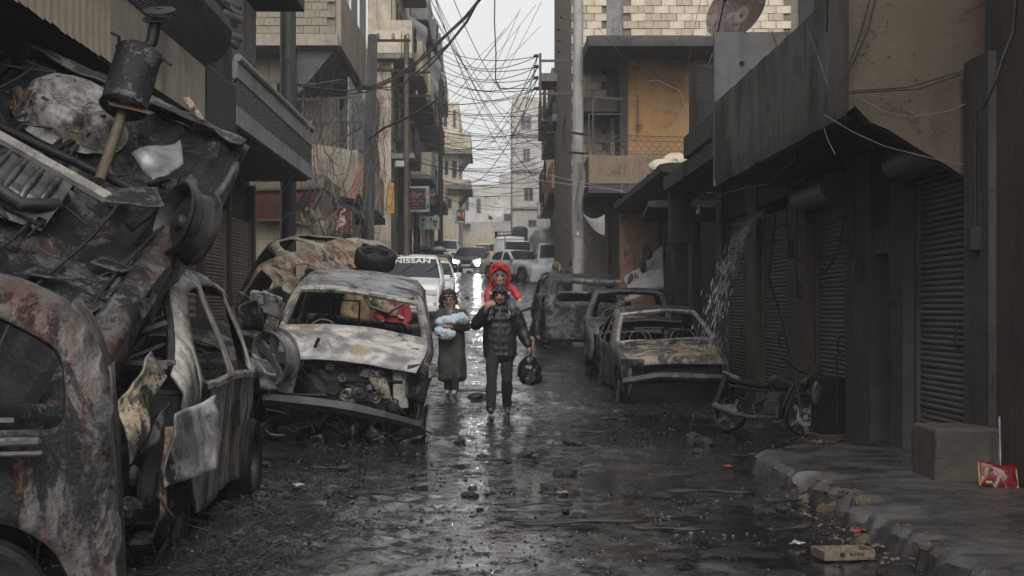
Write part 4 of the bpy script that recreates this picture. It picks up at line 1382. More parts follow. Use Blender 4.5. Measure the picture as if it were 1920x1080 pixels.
def crumple(name, root, mat, pts, n=9, amp=.06, seed=0, thick=.012, sc=3.5):
    """torn sheet spanning four corners, buckled"""
    a, b, c_, d = [Vector(p) for p in pts]
    nrm = (b - a).cross(d - a).normalized()
    rows = []
    for i in range(n + 1):
        t = i / n
        row = []
        for j in range(n + 1):
            u = j / n
            p = (a * (1 - u) + b * u) * (1 - t) + (d * (1 - u) + c_ * u) * t
            q = p * sc + Vector((seed, seed * 2, 0))
            k = mnoise.noise(q) + .45 * mnoise.noise(q * 2.4)
            p = p + nrm * amp * k + mnoise.noise_vector(q * .8) * amp * .6
            row.append(p)
        rows.append(row)
    g = MB(); g.grid(rows)
    o = g.build(name, mat, root, smooth=30)
    so = o.modifiers.new('solid', 'SOLIDIFY'); so.thickness = thick; so.offset = 0
    return o


# ---------------------------------------------------------------- burnt minivan in the middle of the left row (nose to camera)
r4 = thing('burnt_minivan', 'burnt minivan with pale scorched bonnet and empty windscreen, nose to the camera', 'minivan',
           matrix=rot((-1.72, 17.15, 0.10), 3, 3.0, 6.5))
r4_inv = rot((-1.72, 17.15, 0.10), 3, 3.0, 6.5).inverted()
MPV4 = [(-2.16, .42), (-2.12, .93), (-1.25, 1.13), (-.70, 1.58), (.7, 1.73), (1.75, 1.72), (2.1, 1.12), (2.16, .42)]
c = Car(r4, 4.3, 1.82, MPV4, belt=1.02, doors=(-.95, .15, 1.15), dent=.03, seed=1.1, burnt=True, nose=.1, wheels=(-1.45, 1.3), tumble=.2)
for sd in (-1, 1):
    if sd > 0: c.panel('fender', sd, -1.9, -.95, B_dark, False)
    c.panel('door', sd, -.95, .15, B_pillar, True); c.panel('door', sd, .15, 1.15, B_dark, True); c.panel('quarter_panel', sd, 1.15, 2.16, B_dark, True)
c.strip('bonnet', 1, 2, B_white, lift=.02, nx=18, crown=.06)
c.strip('roof', 3, 5, B_roof, nx=16, crown=.05)
c.strip('tailgate', 6, 7, B_dark)
c.opening_frame(2, 3, B_pillar, .07)
c.floor(M['char'])
c.seats()
g = MB()
g.tube([(-.75, -1.05, 1.12), (-.4, -1.0, 1.16), (.1, -1.02, 1.12), (.75, -1.05, 1.10)], .03, 6)
g.tube([(.0, -.62, 1.64), (.15, -.75, 1.45), (.35, -.78, 1.40), (.62, -.66, 1.60)], .022, 6)
g.tube([(-.3, -.2, 1.15), (-.3, -.2, 1.45), (.0, -.2, 1.47), (.02, -.2, 1.15)], .014, 6)
g.build('dash_rail', M['iron'], r4, smooth=50)
# bared front: bumper beam, struts, engine with pulleys
g = MB(); g.tube([(-.82, -2.2, .44), (-.4, -2.25, .45), (-.1, -2.27, .45), (.1, -2.27, .44), (.45, -2.24, .40), (.84, -2.15, .33)], [.06, .075, .07, .075, .06, .05], 5); g.build('bumper_beam', M['iron'], r4)
for sd, zz in ((-1, .5), (1, .47)):
    g = MB(); g.bar((sd * .62, -2.0, zz), (sd * .55, -1.98, .98), .16, .05, up=(0, 1, 0)); g.build('front_strut', B_pillar, r4, bevel=.01)
g = MB(); g.box(-.42, .48, -1.95, -1.35, .40, .86, j=.05); g.box(-.2, .35, -1.98, -1.5, .5, .94, j=.05); g.build('engine_block', M['iron'], r4, bevel=.03)
for x, z, r_ in ((-.12, .62, .075), (.02, .55, .06), (-.03, .74, .05), (.17, .62, .085), (.34, .56, .06), (-.52, .86, .07)):
    g = MB(); g.lathe([(0, .05), (r_ * .35, .05), (r_ * .4, .02), (r_ * .8, .02), (r_ * .85, .05), (r_, .05), (r_, -.05)], 18, Matrix.Translation((x, -2.02, z)) @ Matrix.Rotation(R(90), 4, 'X'))
    g.build('pulley', M['iron'] if r_ > .07 else B_pillar, r4, smooth=40)
crumple('engine_bracket', r4, B_pillar, [(.12, -2.02, .92), (.36, -2.03, .92), (.52, -2.05, .52), (.42, -2.05, .50)], amp=.05, seed=4)
for k in range(9):
    x = random.uniform(-.8, .8)
    g = MB(); g.tube([(x + random.uniform(-.15, .15) * j, -2.0 - .05 * random.random() - .04 * j, .5 - .12 * j) for j in range(4)], .012, 5); g.build('hanging_hose', M['char'], r4)
crumple('undertray', r4, M['char'], [(-.8, -1.9, .42), (.8, -1.9, .38), (.75, -1.7, .0), (-.8, -1.7, .0)], n=22, amp=.16, seed=6, sc=5)
for k in range(26):
    x = random.uniform(-.8, .8); z = random.uniform(.05, .4)
    crumple('torn_scrap', r4, random.choice([M['char'], B_dark, B_dark]), [(x, -2.15, z), (x + random.uniform(.05, .25), -2.2, z + random.uniform(-.05, .1)), (x + random.uniform(.05, .2), -2.1, z - random.uniform(.05, .25)), (x, -2.05, z - .1)], n=4, amp=.06, seed=50 + k, sc=7)
for k in range(22):
    x = random.uniform(-.5, .6); z = random.uniform(.5, .9)
    g = MB(); g.tube([(x + random.uniform(-.12, .12) * j, -2.0 - .03 * random.random(), z + random.uniform(-.08, .08) * j) for j in range(4)], random.choice((.008, .014, .02)), 5); g.build('engine_hose', M['char'], r4)
for k in range(8):
    x = random.uniform(-.5, .55); z = random.uniform(.48, .85); s_ = random.uniform(.03, .08)
    g = MB(); g.box(x - s_, x + s_, -2.05, -1.9, z - s_, z + s_ * .8, j=.02); g.build('engine_part', random.choice([B_dark, M['iron'], B_pillar]), r4, bevel=.012)
crumple('torn_fender', r4, B_dark, [(.62, -2.1, .95), (.98, -1.95, .98), (.85, -1.9, .55), (.66, -2.05, .6)], amp=.06, seed=8)
crumple('headlamp_bracket', r4, B_pillar, [(.86, -2.1, .96), (.95, -2.0, .97), (.98, -2.1, .86), (.88, -2.14, .84)], amp=.02, seed=9)
# alloy wheel kicked out at the front left, bare wheel under the right side
wheel_part(r4, r4_inv @ Matrix.Translation(P(517, 668, 14.9)) @ Matrix.Rotation(R(-42), 4, 'Z') @ Matrix.Rotation(R(8), 4, 'X') @ Matrix.Rotation(R(90), 4, 'X'), .42, .2, False, 5, M['rubber'], M['steel'])
wheel_part(r4, Matrix.Translation((.83, -1.45, .24)) @ Matrix.Rotation(R(90), 4, 'Y'), .36, .2, False, 0, M['rubber'], M['iron'])
for sd in (-1, 1): wheel_part(r4, Matrix.Translation((sd * .76, 1.3, .2)) @ Matrix.Rotation(R(90) * sd, 4, 'Y'), .34, .2, False, 0, M['rubber'], M['iron'])

# ---------------------------------------------------------------- pale burnt minivan at the left (its side to the street)
r2 = thing('burnt_minivan', 'rust streaked pale minivan shell with glassless windows under the overturned car', 'minivan',
           matrix=rot((-2.66, 9.75, 0.0), 1.0, 0, 0))
MPV2 = [(-2.16, .42), (-2.13, .86), (-1.25, 1.06), (-.62, 1.66), (.4, 1.74), (1.55, 1.62), (2.02, 1.05), (2.1, .42)]
c = Car(r2, 4.2, 1.74, MPV2, belt=.98, doors=(-1.0, .05, 1.05), dent=.035, seed=5.2, burnt=True, tumble=.26, tail=.22, nose=.25, wheels=(-1.4, 1.25), sill=.2, fil=.3, frame=.1)
c.panel('fender', 1, -1.32, -1.0, B_pale, False, res=.08)
c.panel('door', 1, -1.0, .05, B_pale, True, res=.08)
c.panel('door', 1, .05, 1.05, B_pale, True, res=.08)
c.panel('quarter_panel', 1, 1.05, 2.1, B_pale, True, res=.08)
c.panel('door', -1, -1.0, .05, B_dark, True); c.panel('quarter_panel', -1, .05, 2.1, B_dark, True)
c.strip('roof', 3, 5, B_roof, nx=16, crown=.06)
c.strip('tailgate', 6, 7, B_dark)
c.floor(M['char'])
c.seats()
c.opening_frame(2, 3, M['iron'], .06)
g = MB(); g.box(.80, .875, .35, .47, .62, .80); g.build('fuel_flap_hole', M['void'], r2)
g = MB(); rows = [[(c.xs(y, z) + o_, y, z) for (z, o_) in ((.99, .004), (.985, .022), (.95, .022), (.945, .004))] for y in np.linspace(-.9, 1.95, 30)]
g.grid([[c.warp(p) for p in r_] for r_ in rows]); g.build('belt_moulding', B_roof, r2, smooth=40)
wheel_part(r2, Matrix.Translation((.70, -1.30, .28)) @ Matrix.Rotation(R(90), 4, 'Y'), .33, .2, True, 0, M['char'], M['iron'])
wheel_part(r2, Matrix.Translation((.78, 1.25, .28)) @ Matrix.Rotation(R(90), 4, 'Y'), .33, .2, True, 0, M['char'], M['iron'])
wheel_part(r2, Matrix.Translation((-.78, 1.25, .28)) @ Matrix.Rotation(R(-90), 4, 'Y'), .33, .2, True, 0, M['char'], M['iron'])
# torn front: silver wing hanging off, tan crushed bonnet, black engine bay
i2 = r2.matrix_world.inverted() if False else rot((-2.66, 9.75, 0.0), 1.0, 0, 0).inverted()
crumple('wing', r2, B_roof, [i2 @ P(322, 778, 8.25), i2 @ P(402, 742, 8.7), i2 @ P(404, 880, 8.55), i2 @ P(310, 914, 7.95)], n=14, amp=.05, seed=3.3)
crumple('bonnet', r2, B_tan, [i2 @ P(232, 745, 7.6), i2 @ P(288, 655, 8.0), i2 @ P(318, 705, 8.0), i2 @ P(246, 872, 7.55)], n=14, amp=.07, seed=4.7)
crumple('bonnet_edge', r2, B_dark, [i2 @ P(318, 755, 8.1), i2 @ P(300, 772, 8.0), i2 @ P(262, 850, 7.8), i2 @ P(290, 832, 7.9)], n=8, amp=.04, seed=6.7)
crumple('inner_wing', r2, B_rust2, [i2 @ P(306, 800, 8.2), i2 @ P(322, 800, 8.2), i2 @ P(312, 960, 8.1), i2 @ P(296, 975, 8.0)], n=10, amp=.04, seed=5.7)
g = MB(); g.box(-.1, .55, -1.8, -1.1, .1, .62, j=.08); g.build('engine_block', M['char'], r2, bevel=.04)
g = MB()
for k in range(26):
    p = Vector((random.uniform(-.05, .75), random.uniform(-2.05, -1.3), random.uniform(.08, .55)))
    g.ball(p, (random.uniform(.03, .09), random.uniform(.03, .09), random.uniform(.03, .08)), 6, 4)
mark(g.build('melted_engine_parts', B_dark, r2), kind='stuff')
for k in range(12):
    x = random.uniform(.0, .85)
    g = MB(); g.tube([(x + random.uniform(-.06, .06), -1.95 + .1 * random.random() + .1 * x, .55 - .13 * j) for j in range(5)], .011, 5); g.build('hanging_hose', M['char'], r2)
g = MB(); g.tube([(-.2, -1.25, 1.10), (.75, -1.2, 1.12)], .03, 6); g.tube([(.1, -1.25, .8), (.1, -1.25, 1.3)], .02, 6); g.tube([(-.2, -1.6, 1.02), (.65, -1.0, 1.36)], .03, 6); g.tube([(.0, -1.5, .95), (.7, -.9, 1.26)], .02, 6)
g.build('cowl_frame', M['iron'], r2, smooth=50)

# ---------------------------------------------------------------- nearest wreck: rusty minivan side-on at the lower left
r1 = thing('rusty_minivan', 'nearest wreck, rust brown minivan standing side on at the lower left corner', 'minivan',
           matrix=rot((-3.71, 5.68, -0.02), 106, 0, 0))
# front points to +x after the turn; the tail end with the big quarter window shows
MPV1 = [(-2.16, .42), (-2.13, .86), (-1.25, 1.08), (-.5, 1.60), (.6, 1.67), (1.62, 1.64), (1.97, 1.50), (2.10, 1.22), (2.14, .3)]
MPV1f = [(-p[0], p[1]) for p in reversed(MPV1)]
c = Car(r1, 4.28, 1.70, MPV1f, belt=.99, doors=(-.98, .1, 1.2), dent=.03, dscale=1.6, seed=9.4, burnt=True, tumble=.17, nose=.2, tail=.1, wheels=(-1.60, 1.3), fil=.2, frame=.11, sill=.16, arch=.37, wr=.33)
c.extra = None
c.panel('quarter_panel', -1, c.py[0], -.62, B_rust, True, res=.05, thick=.05, wm=(.19, .055))
c.panel('door', -1, -.62, .5, B_rust, True, res=.08, thick=.05)
c.panel('door', -1, .5, 1.5, B_rust, True, res=.1, thick=.05)
c.panel('quarter_panel', 1, c.py[0], -.8, B_dark, True)
c.strip('roof', 3, 5, B_roof, nx=14, crown=.05)
c.strip('tailgate', 0, 1, B_rust); c.strip('tailgate', 1, 2, B_rust)
c.floor(M['char'])
wheel_part(r1, Matrix.Translation((-.76, -1.60, .31)) @ Matrix.Rotation(R(-90), 4, 'Y'), .30, .2, True, 5, M['char'], M['iron'])
g = MB()
for k in (0, 1): g.tube([(-.70, -1.25 + .3 * k, 1.03), (-.70, -1.32 + .3 * k, 1.10), (-.70, -1.4 + .3 * k, 1.10), (-.70, -1.45 + .3 * k, 1.03), (-.70, -1.52 + .3 * k, 1.06)], .017, 6)
g.tube([(-.70, -1.75, 1.035), (-.68, -.6, 1.05)], .02, 6)
g.build('seat_belt_bar', M['iron'], r1, smooth=50)
g = MB(); g.box(-.862, -.80, -1.85, -.5, .955, .985); g.box(-.87, -.80, -1.86, -.5, .915, .935); g.build('window_ledge', B_dark, r1, bevel=.008)
for y_ in (-.62, -1.05):
    g = MB(); g.tube([c.warp((-c.xs(y_, z) - .004, y_ + .02 * math.sin(4 * z), z)) for z in np.linspace(.35, .93, 12)], .007, 5); g.build('panel_seam', M['char'], r1)
for z_ in (.84,):
    g = MB(); g.tube([c.warp((-c.xs(y, z_) - .006, y, z_)) for y in np.linspace(-2.0, .4, 30)], .012 if z_ < .7 else .007, 6); g.build('side_moulding', B_rust, r1, smooth=50)
g = MB(); q_ = fillet([(-2.06, .78), (-1.84, .79), (-1.86, .70), (-1.98, .60), (-2.06, .52)], .04)
g.tube([c.warp((-c.xs(y, z) - .004, y, z)) for y, z in q_ + [q_[0]]], .009, 5); g.build('pressed_panel_edge', B_dark, r1, smooth=50)
g = MB(); g.tube([(-.875, -1.62, .70), (-.885, -1.60, .62), (-.885, -1.40, .60), (-.875, -1.36, .68)], .012, 6); g.build('door_handle', M['iron'], r1, smooth=50)

# ---------------------------------------------------------------- overturned car on top of the two minivans
Bc, Ac, Cc = Vector((-1.80, 10.4, 2.64)), Vector((-3.37, 10.0, 3.21)), Vector((-2.11, 8.3, 1.36))
lat = (Bc - Ac).normalized()
ax = (Cc - Bc).normalized(); lat = (lat - ax * lat.dot(ax)).normalized()
nor = ax.cross(lat) * 1.0
if nor.y > 0: nor = -nor
# local frame: x across (left of picture -> right), y from tail (0) down the car, z out of the underside
m3 = Matrix((lat, ax, nor)).transposed().to_4x4(); m3.translation = Bc - lat * .84
r3 = thing('overturned_car', 'overturned burnt car showing its underside, heaped on the two minivans at the left', 'car', matrix=m3)
hw = .84
g = MB(); rows = []
for i in range(91):
    y = 3.6 * i / 90
    row = []
    for j in range(71):
        x = -hw + 2 * hw * j / 70
        z = -.04 + .015 * mnoise.noise(Vector((x * 5, y * 5, 3)))
        d = math.hypot((x + .36) / .42, (y - .62) / .40)          # spare wheel well
        z += 0
        d2 = math.hypot((x - .32) / .30, (y - .72) / .34)           # heat shield hollow
        z -= .06 * max(0, 1 - d2)
        if 1.25 < y < 2.6 and x < .1: z += .018 * (1 if int((y - 1.25) / .11) % 2 else 0)   # ribbed floor
        for xr in (-.74, .66): z += .05 * max(0, 1 - abs(x - xr) / .08)     # side rails
        z += .045 * max(0, 1 - abs(y - 1.18) / .10)                 # cross member
        z += .07 * mnoise.noise(Vector((x * 1.6, y * 1.6, 8))) + .025 * mnoise.noise(Vector((x * 4.5, y * 4.5, 5)))
        if y < 1.1 and .05 < x: z += .02 * (1 if int((x - .05) / .09) % 2 else 0)
        if y > 2.5: z += .03 * math.cos(x * 16)
        row.append((x, y, z))
    rows.append(row)
g.grid(rows); o = g.build('floor_pan', B_under, r3, smooth=50)
so = o.modifiers.new('solid', 'SOLIDIFY'); so.thickness = .03; so.offset = -1
crumple('rear_panel', r3, B_dark, [(-hw - .03, -.02, .02), (hw + .03, -.02, .02), (hw, .0, -.45), (-hw, .0, -.45)], n=14, amp=.06, seed=2.2, thick=.03)
crumple('rear_flange', r3, B_dark, [(-hw, -.07, .0), (hw, -.07, .0), (hw, .10, .07), (-hw, .10, .07)], n=22, amp=.045, seed=31, thick=.02)
crumple('rear_flange', r3, B_under, [(-hw, -.10, -.12), (hw, -.10, -.12), (hw, -.05, .02), (-hw, -.05, .02)], n=22, amp=.05, seed=33, thick=.02)
for sd in (-1, 1):
    g = MB(); rows = []
    for i in range(25):
        y = .2 + 3.4 * i / 24
        rows.append([(sd * hw * 1.02 + sd * .03 * mnoise.noise(Vector((y * 3, 1, sd))), y, -.02), (sd * (hw + .04), y, -.08), (sd * (hw + .05 + .03 * mnoise.noise(Vector((y * 2.4, 4, sd)))), y, -.28), (sd * (hw - .02), y, -.5)])
    g.grid(rows); o = g.build('side_panel', B_rust, r3, smooth=50)
    so = o.modifiers.new('solid', 'SOLIDIFY'); so.thickness = .03; so.offset = 0
    g = MB(); rows = []
    for k in range(34):
        y = 1.3 + .075 * k
        rows.append([])
        for j in range(15):
            a_ = 2 * math.pi * j / 14
            q_ = Vector((math.cos(a_) * 2, y * 2.4, math.sin(a_) * 2 + sd * 5))
            r_ = .098 + .03 * mnoise.noise(q_) + .012 * mnoise.noise(q_ * 3) - (.05 if k in (0, 33) else 0)
            rows[-1].append((sd * (hw - .06) + r_ * 1.15 * math.cos(a_), y, .04 + .02 * math.sin(y * 3) + r_ * .85 * math.sin(a_)))
    g.grid(rows); g.build('sill', B_rust, r3, smooth=50)
# long rusty rail, fuel tank, muffler with its pipes, axle with bare rims, springs
inv = m3.inverted()
g = MB(); g.bar(inv @ P(-20, 246, 8.75), inv @ P(204, 372, 8.55), .075, .05, up=(0, 0, 1)); g.build('cross_rail', B_well, r3, bevel=.008)
g = MB(); rows = []
for i in range(15):
    d = i / 14
    rows.append([])
    for j in range(41):
        a_ = 2 * math.pi * j / 40
        rr0 = .40 * d * (1 + .06 * mnoise.noise(Vector((math.cos(a_) * 2, math.sin(a_) * 2, 3))))
        z_ = .20 * (1 - float(sm(np.array(d), .68, 1.0))) + .012 * math.cos(d * 24) - .045 * (1 - float(sm(np.array(d), 0.0, .62))) + .02 * mnoise.noise(Vector((math.cos(a_) * d * 4, math.sin(a_) * d * 4, 7)))
        rows[-1].append((-.24 + rr0 * math.cos(a_), .68 + rr0 * math.sin(a_) * .95, z_ + .01))
g.grid(rows); g.build('spare_wheel_well', B_well, r3, smooth=60)
for a_, q_ in ((.4, .3), (2.2, .33), (3.8, .3), (5.2, .31)):
    g = MB(); g.lathe([(0, .006), (.026, .006), (.032, 0)], 12, Matrix.Translation((-.24 + q_ * math.cos(a_) * .75, .68 + q_ * math.sin(a_) * .72, .205))); g.build('drain_hole', M['void'], r3)
g = MB(); rows = []
for i in range(21):
    t = i / 20
    rows.append([(-.85 + .95 * t, 1.5 + .03 * math.sin(5 * t), .02), (-.85 + .95 * t, 1.52, .12 + .02 * (1 if i % 3 else 0)), (-.82 + .95 * t, 1.9, .14 + .02 * (1 if i % 3 else 0)), (-.85 + .95 * t, 2.15 - .15 * t, .02)])
g.grid(rows); g.build('fuel_tank', M['tank'], r3, smooth=40)
for k in range(8):
    x_ = -.80 + .115 * k
    g = MB(); g.tube([(x_, 1.53, .13), (x_ + .01, 1.7, .165), (x_ + .02, 1.9, .165), (x_ + .02, 2.08 - .02 * k, .10)], .024, 7); g.build('tank_rib', M['tank'], r3, smooth=60)
g = MB(); g.tube([(-.9, 1.95, .16), (-.6, 1.9, .2), (-.35, 2.0, .2), (-.05, 2.05, .17), (.12, 1.85, .14)], .045, 8); g.build('exhaust_pipe', M['iron'], r3, smooth=50)
inv = m3.inverted()
a0, a1 = inv @ P(262, 98, 9.6), inv @ P(228, 208, 9.35)
g = MB()
mb_, mt_ = P(230, 205, 9.35), P(262, 98, 9.55)
axis = (mt_ - mb_).normalized()
Q = axis.to_track_quat('Z', 'Y').to_matrix().to_4x4(); Q.translation = mb_
Lm = (mt_ - mb_).length
g.lathe([(0, -.0), (.14, 0), (.16, .015), (.152, .03), (.155, Lm * .5), (.152, Lm - .03), (.16, Lm - .015), (.14, Lm), (0, Lm)], 24, inv @ Q)
g.build('muffler', B_dark, r3, smooth=40)
g = MB(); g.tube([inv @ P(270, 100, 9.6), inv @ P(285, 78, 9.6), inv @ P(292, 40, 9.6)], .042, 10); g.build('tail_pipe', M['iron'], r3, smooth=50)
g = MB(); g.lathe([(.02, 0), (.09, .0), (.10, .012), (.02, .02)], 14, inv @ (Matrix.Translation(P(294, 38, 9.6)) @ Matrix.Rotation(R(25), 4, 'X'))); g.lathe([(.02, 0), (.11, .0), (.11, .012), (.02, .02)], 14, inv @ (Matrix.Translation(P(299, 22, 9.6)) @ Matrix.Rotation(R(25), 4, 'X'))); g.build('pipe_flange', M['iron'], r3, smooth=50)
g = MB(); g.tube([inv @ P(228, 210, 9.35), inv @ P(222, 235, 9.3), inv @ P(186, 340, 8.9)], .035, 10); g.build('exhaust_pipe', M['tan'], r3, smooth=50)
for a_, b_, c2 in (((225, 88), (222, 68), (208, 60)), ((296, 108), (310, 112), (320, 122))):
    g = MB(); g.tube([inv @ P(*a_, 9.45), inv @ P(*b_, 9.4), inv @ P(*c2, 9.38)], .012, 6); g.build('hanger_rod', M['iron'], r3, smooth=50)
crumple('muffler_strap', r3, M['rustbar'], [inv @ P(200, 190, 9.3), inv @ P(290, 212, 9.35), inv @ P(282, 216, 9.3), inv @ P(205, 200, 9.25)], amp=.02, seed=1)
g = MB(); g.tube([(-.70, 1.28, .12), (.62, 1.35, .14)], .03, 8); g.build('rear_axle', M['char'], r3, smooth=50)
for (px, py, Yd, rr_) in ((350, 420, 8.95, .235),):
    T = inv @ (Matrix.Translation(P(px, py, Yd)) @ Matrix.Rotation(R(-52), 4, 'Z') @ Matrix.Rotation(R(-18), 4, 'X') @ Matrix.Rotation(R(90), 4, 'X'))
    wheel_part(r3, T, rr_ / .66, .24, False, 0, M['rubber'], M['iron'])
T = inv @ (Matrix.Translation(P(30, 190, 9.7)) @ Matrix.Rotation(R(40), 4, 'Y'))
g = MB(); g.tube([inv @ P(30, 172, 9.6), inv @ P(58, 222, 9.5)], .05, 12); g.build('damper', M['rustbar'], r3, smooth=50)
g = MB(); g.tube([inv @ P(-20, 206, 9.6), inv @ P(30, 196, 9.55)], .04, 8); g.tube([inv @ P(28, 180, 9.55), inv @ P(32, 225, 9.5)], .02, 8); g.build('suspension_arm', M['rustbar'], r3, smooth=50)
crumple('heat_shield', r3, M['steel'], [inv @ P(250, 290, 9.25), inv @ P(335, 262, 9.5), inv @ P(345, 300, 9.25), inv @ P(290, 342, 8.95)], n=12, amp=.05, seed=7)
crumple('splash_shield', r3, B_dark, [inv @ P(200, 355, 8.7), inv @ P(290, 358, 8.8), inv @ P(308, 388, 8.6), inv @ P(196, 378, 8.5)], n=10, amp=.03, seed=17)
crumple('torn_sheet', r3, B_tan, [inv @ P(340, 184, 10.3), inv @ P(356, 182, 10.3), inv @ P(384, 226, 10.2), inv @ P(372, 224, 10.2)], n=6, amp=.02, seed=11)
for k in range(16):
    x, y = random.uniform(-.75, .75), random.uniform(.1, 2.8)
    g = MB(); g.lathe([(0, .004), (.022, .004), (.026, 0)], 10, Matrix.Translation((x, y, .03))); g.build('drain_plug', M['void'], r3)
for k in range(14):
    p = Vector((random.uniform(-.8, .8), random.uniform(.1, 2.9), .06))
    g = MB(); g.tube([p + Vector((random.uniform(-.12, .12) * j, random.uniform(-.05, .16) * j, random.uniform(0, .05))) for j in range(5)], .010, 5); g.build('brake_line', M['iron'], r3)
for k in range(9):
    x, y = random.uniform(-.7, .7), random.uniform(.1, 3.2)
    L_ = random.uniform(.2, .7)
    g = MB(); g.bar((x, y, .05), (x + random.uniform(-.1, .1), y + L_, .07), random.uniform(.02, .06), .03); g.build('stiffener', M['char'], r3, bevel=.006)
for k in range(5):
    x = -.7 + .33 * k + random.uniform(-.05, .05)
    g = MB(); g.tube([(x + .05 * math.sin(3 * y_ + k), y_, .06 + .02 * math.sin(5 * y_)) for y_ in np.linspace(.9, 3.4, 14)], .012, 6); g.build('brake_line', M['iron'], r3, smooth=50)
for k in range(30):
    p = Vector((random.uniform(-.8, .8), random.uniform(.05, 3.2), .07))
    g = MB(); pts = [p]
    for j in range(6): pts.append(pts[-1] + Vector((random.uniform(-.1, .1), random.uniform(-.1, .1), random.uniform(-.03, .04))))
    g.tube(pts, .004, 4, False); g.build('burnt_wire', M['wire'], r3)
for k in range(7):
    x, y = random.uniform(-.8, .75), random.uniform(1.0, 2.8)
    crumple('bracket', r3, random.choice([B_under, B_dark, B_dark]), [(x, y, .02), (x + random.uniform(.08, .25), y + .03, .05), (x + random.uniform(.1, .2), y + random.uniform(.08, .3), .09), (x - .03, y + .15, .03)], n=4, amp=.03, seed=k * 1.7)

# ---------------------------------------------------------------- rusty car lying on its side behind the burnt minivan
p0, p1 = P(492, 552, 19.6), P(704, 478, 23.0)
axd = (p1 - p0).normalized()
push = Vector((.28, .9, -.02))
upv = Vector((-.62, .25, .52))
r5 = thing('toppled_car', 'flaking rust coloured car tipped on its side behind the pale bonneted minivan', 'car', matrix=frame_from((p0 + p1) / 2 + Vector((-.15, .35, -.62)) + push, axd, upv))
c = Car(r5, 3.95, 1.56, [(q[0] * .92, q[1]) for q in SEDAN], belt=.86, doors=(-.85, .15, 1.05), dent=.05, seed=15, burnt=True, wheels=(-1.2, 1.15), tumble=.2)
body(c, B_rust2)
c.strip('bonnet', 1, 2, B_dark); c.strip('roof', 3, 4, B_dark); c.strip('boot_lid', 5, 6, B_rust2)
c.opening_frame(2, 3, B_dark); c.opening_frame(4, 5, B_dark); c.floor(M['char'])
for sd in (-1, 1):
    for yc in (-1.28, 1.22): wheel_part(r5, Matrix.Translation((sd * .74, yc, .27)) @ Matrix.Rotation(R(90) * sd, 4, 'Y'), .30, .19, False, 0, M['rubber'], M['iron'])
wf = thing('loose_wheel', 'blackened wheel lying flat on the tipped rusty car', 'wheel', matrix=Matrix.Translation(P(703, 486, 20.6)) @ Matrix.Rotation(R(20), 4, 'X') @ Matrix.Rotation(R(8), 4, 'Y'))
wheel_part(wf, Matrix.Identity(4), .30, .24, True, 0, M['char'], M['iron'])

# ---------------------------------------------------------------- crushed dark wreck between the two minivans on the left
r6 = thing('crushed_car', 'flattened black car wreck wedged between the two minivans on the left', 'car', matrix=rot((-3.5, 15.6, 0.05), -6, 3, 9))
c = Car(r6, 4.0, 1.62, [(-2.0, .4), (-1.95, .72), (-.9, .86), (-.3, 1.12), (.7, 1.18), (1.3, .92), (1.9, .88), (1.95, .4)], belt=.8, doors=(-.8, .15, 1.0), dent=.10, dscale=2.6, seed=23, burnt=True, wheels=(-1.25, 1.2))
body(c, B_dark)
c.strip('bonnet', 1, 2, B_dark); c.strip('roof', 3, 4, B_under); c.strip('boot_lid', 5, 6, B_dark); c.floor(M['char'])
for k in range(14):
    p = P(random.uniform(440, 505), random.uniform(545, 700), 14.6 + random.uniform(-.8, 1.6)); p = r6.matrix_world.inverted() @ p
    crumple('torn_panel', r6, random.choice([B_dark, B_dark, B_under, B_roof]), [p, p + Vector((random.uniform(.1, .3), .1, random.uniform(-.1, .15))), p + Vector((.2, random.uniform(.1, .3), random.uniform(-.25, -.1))), p + Vector((0, .1, -.2))], n=8, amp=.06, seed=k * 2.3)

# ---------------------------------------------------------------- right side wrecks
r7 = thing('burnt_van', 'burnt black van seen from behind, empty rear window, on the right', 'van', matrix=rot((1.97, 31.55, gz(31.55) - .06), 181.5, -3.2, 0))
VANR = [(-2.2, .4), (-2.16, .9), (-1.7, 1.02), (-1.0, 1.48), (.6, 1.54), (2.0, 1.52), (2.12, .95), (2.16, .25)]
c = Car(r7, 4.3, 1.86, VANR, belt=.93, doors=(-.9, .2, 1.2), dent=.045, seed=31, burnt=True, wheels=(-1.4, 1.35), tumble=.14, sill=.2, tail=.06)
body(c, B_dark)
c.strip('bonnet', 1, 2, B_dark); c.strip('roof', 3, 5, B_dark); c.opening_frame(2, 3, B_dark, .08)
yz = lambda z: float(np.interp(z, (.25, .95, 1.52), (2.17, 2.13, 2.0)))
outer = fillet([(-.86, .26), (.86, .26), (.90, .95), (.80, 1.53), (-.80, 1.53), (-.90, .95)], .1)
V_, F_ = sheet(outer, [fillet([(-.62, 1.04), (.62, 1.04), (.58, 1.41), (-.58, 1.41)], .07)], lambda x, z: c.warp((x, yz(z), z)), .09)
g = MB(); g.add(V_, F_); o = g.build('tailgate', B_van, r7, smooth=35, )
so = o.modifiers.new('solid', 'SOLIDIFY'); so.thickness = .04; so.offset = 0
c.floor(M['char']); c.seats(rows=((-.4, .35), (.5, .5), (1.3, .5)))
c.bumper(B_dark, False, .22, .42, .02)
for sd in (-1, 1):
    for yc in (-1.4, 1.35): wheel_part(r7, Matrix.Translation((sd * .80, yc, .27)) @ Matrix.Rotation(R(90) * sd, 4, 'Y'), .30, .2, False, 0, M['rubber'], M['iron'])
crumple('hanging_trim', r7, B_dark, [(1.0, 2.0, 1.2), (1.08, 1.2, 1.15), (1.12, 1.2, .3), (1.0, 2.0, .25)], n=10, amp=.1, seed=41)
g = MB(); g.bar((.95, 1.4, .95), (1.5, 1.55, .78), .05); g.build('bent_bar', M['iron'], r7)

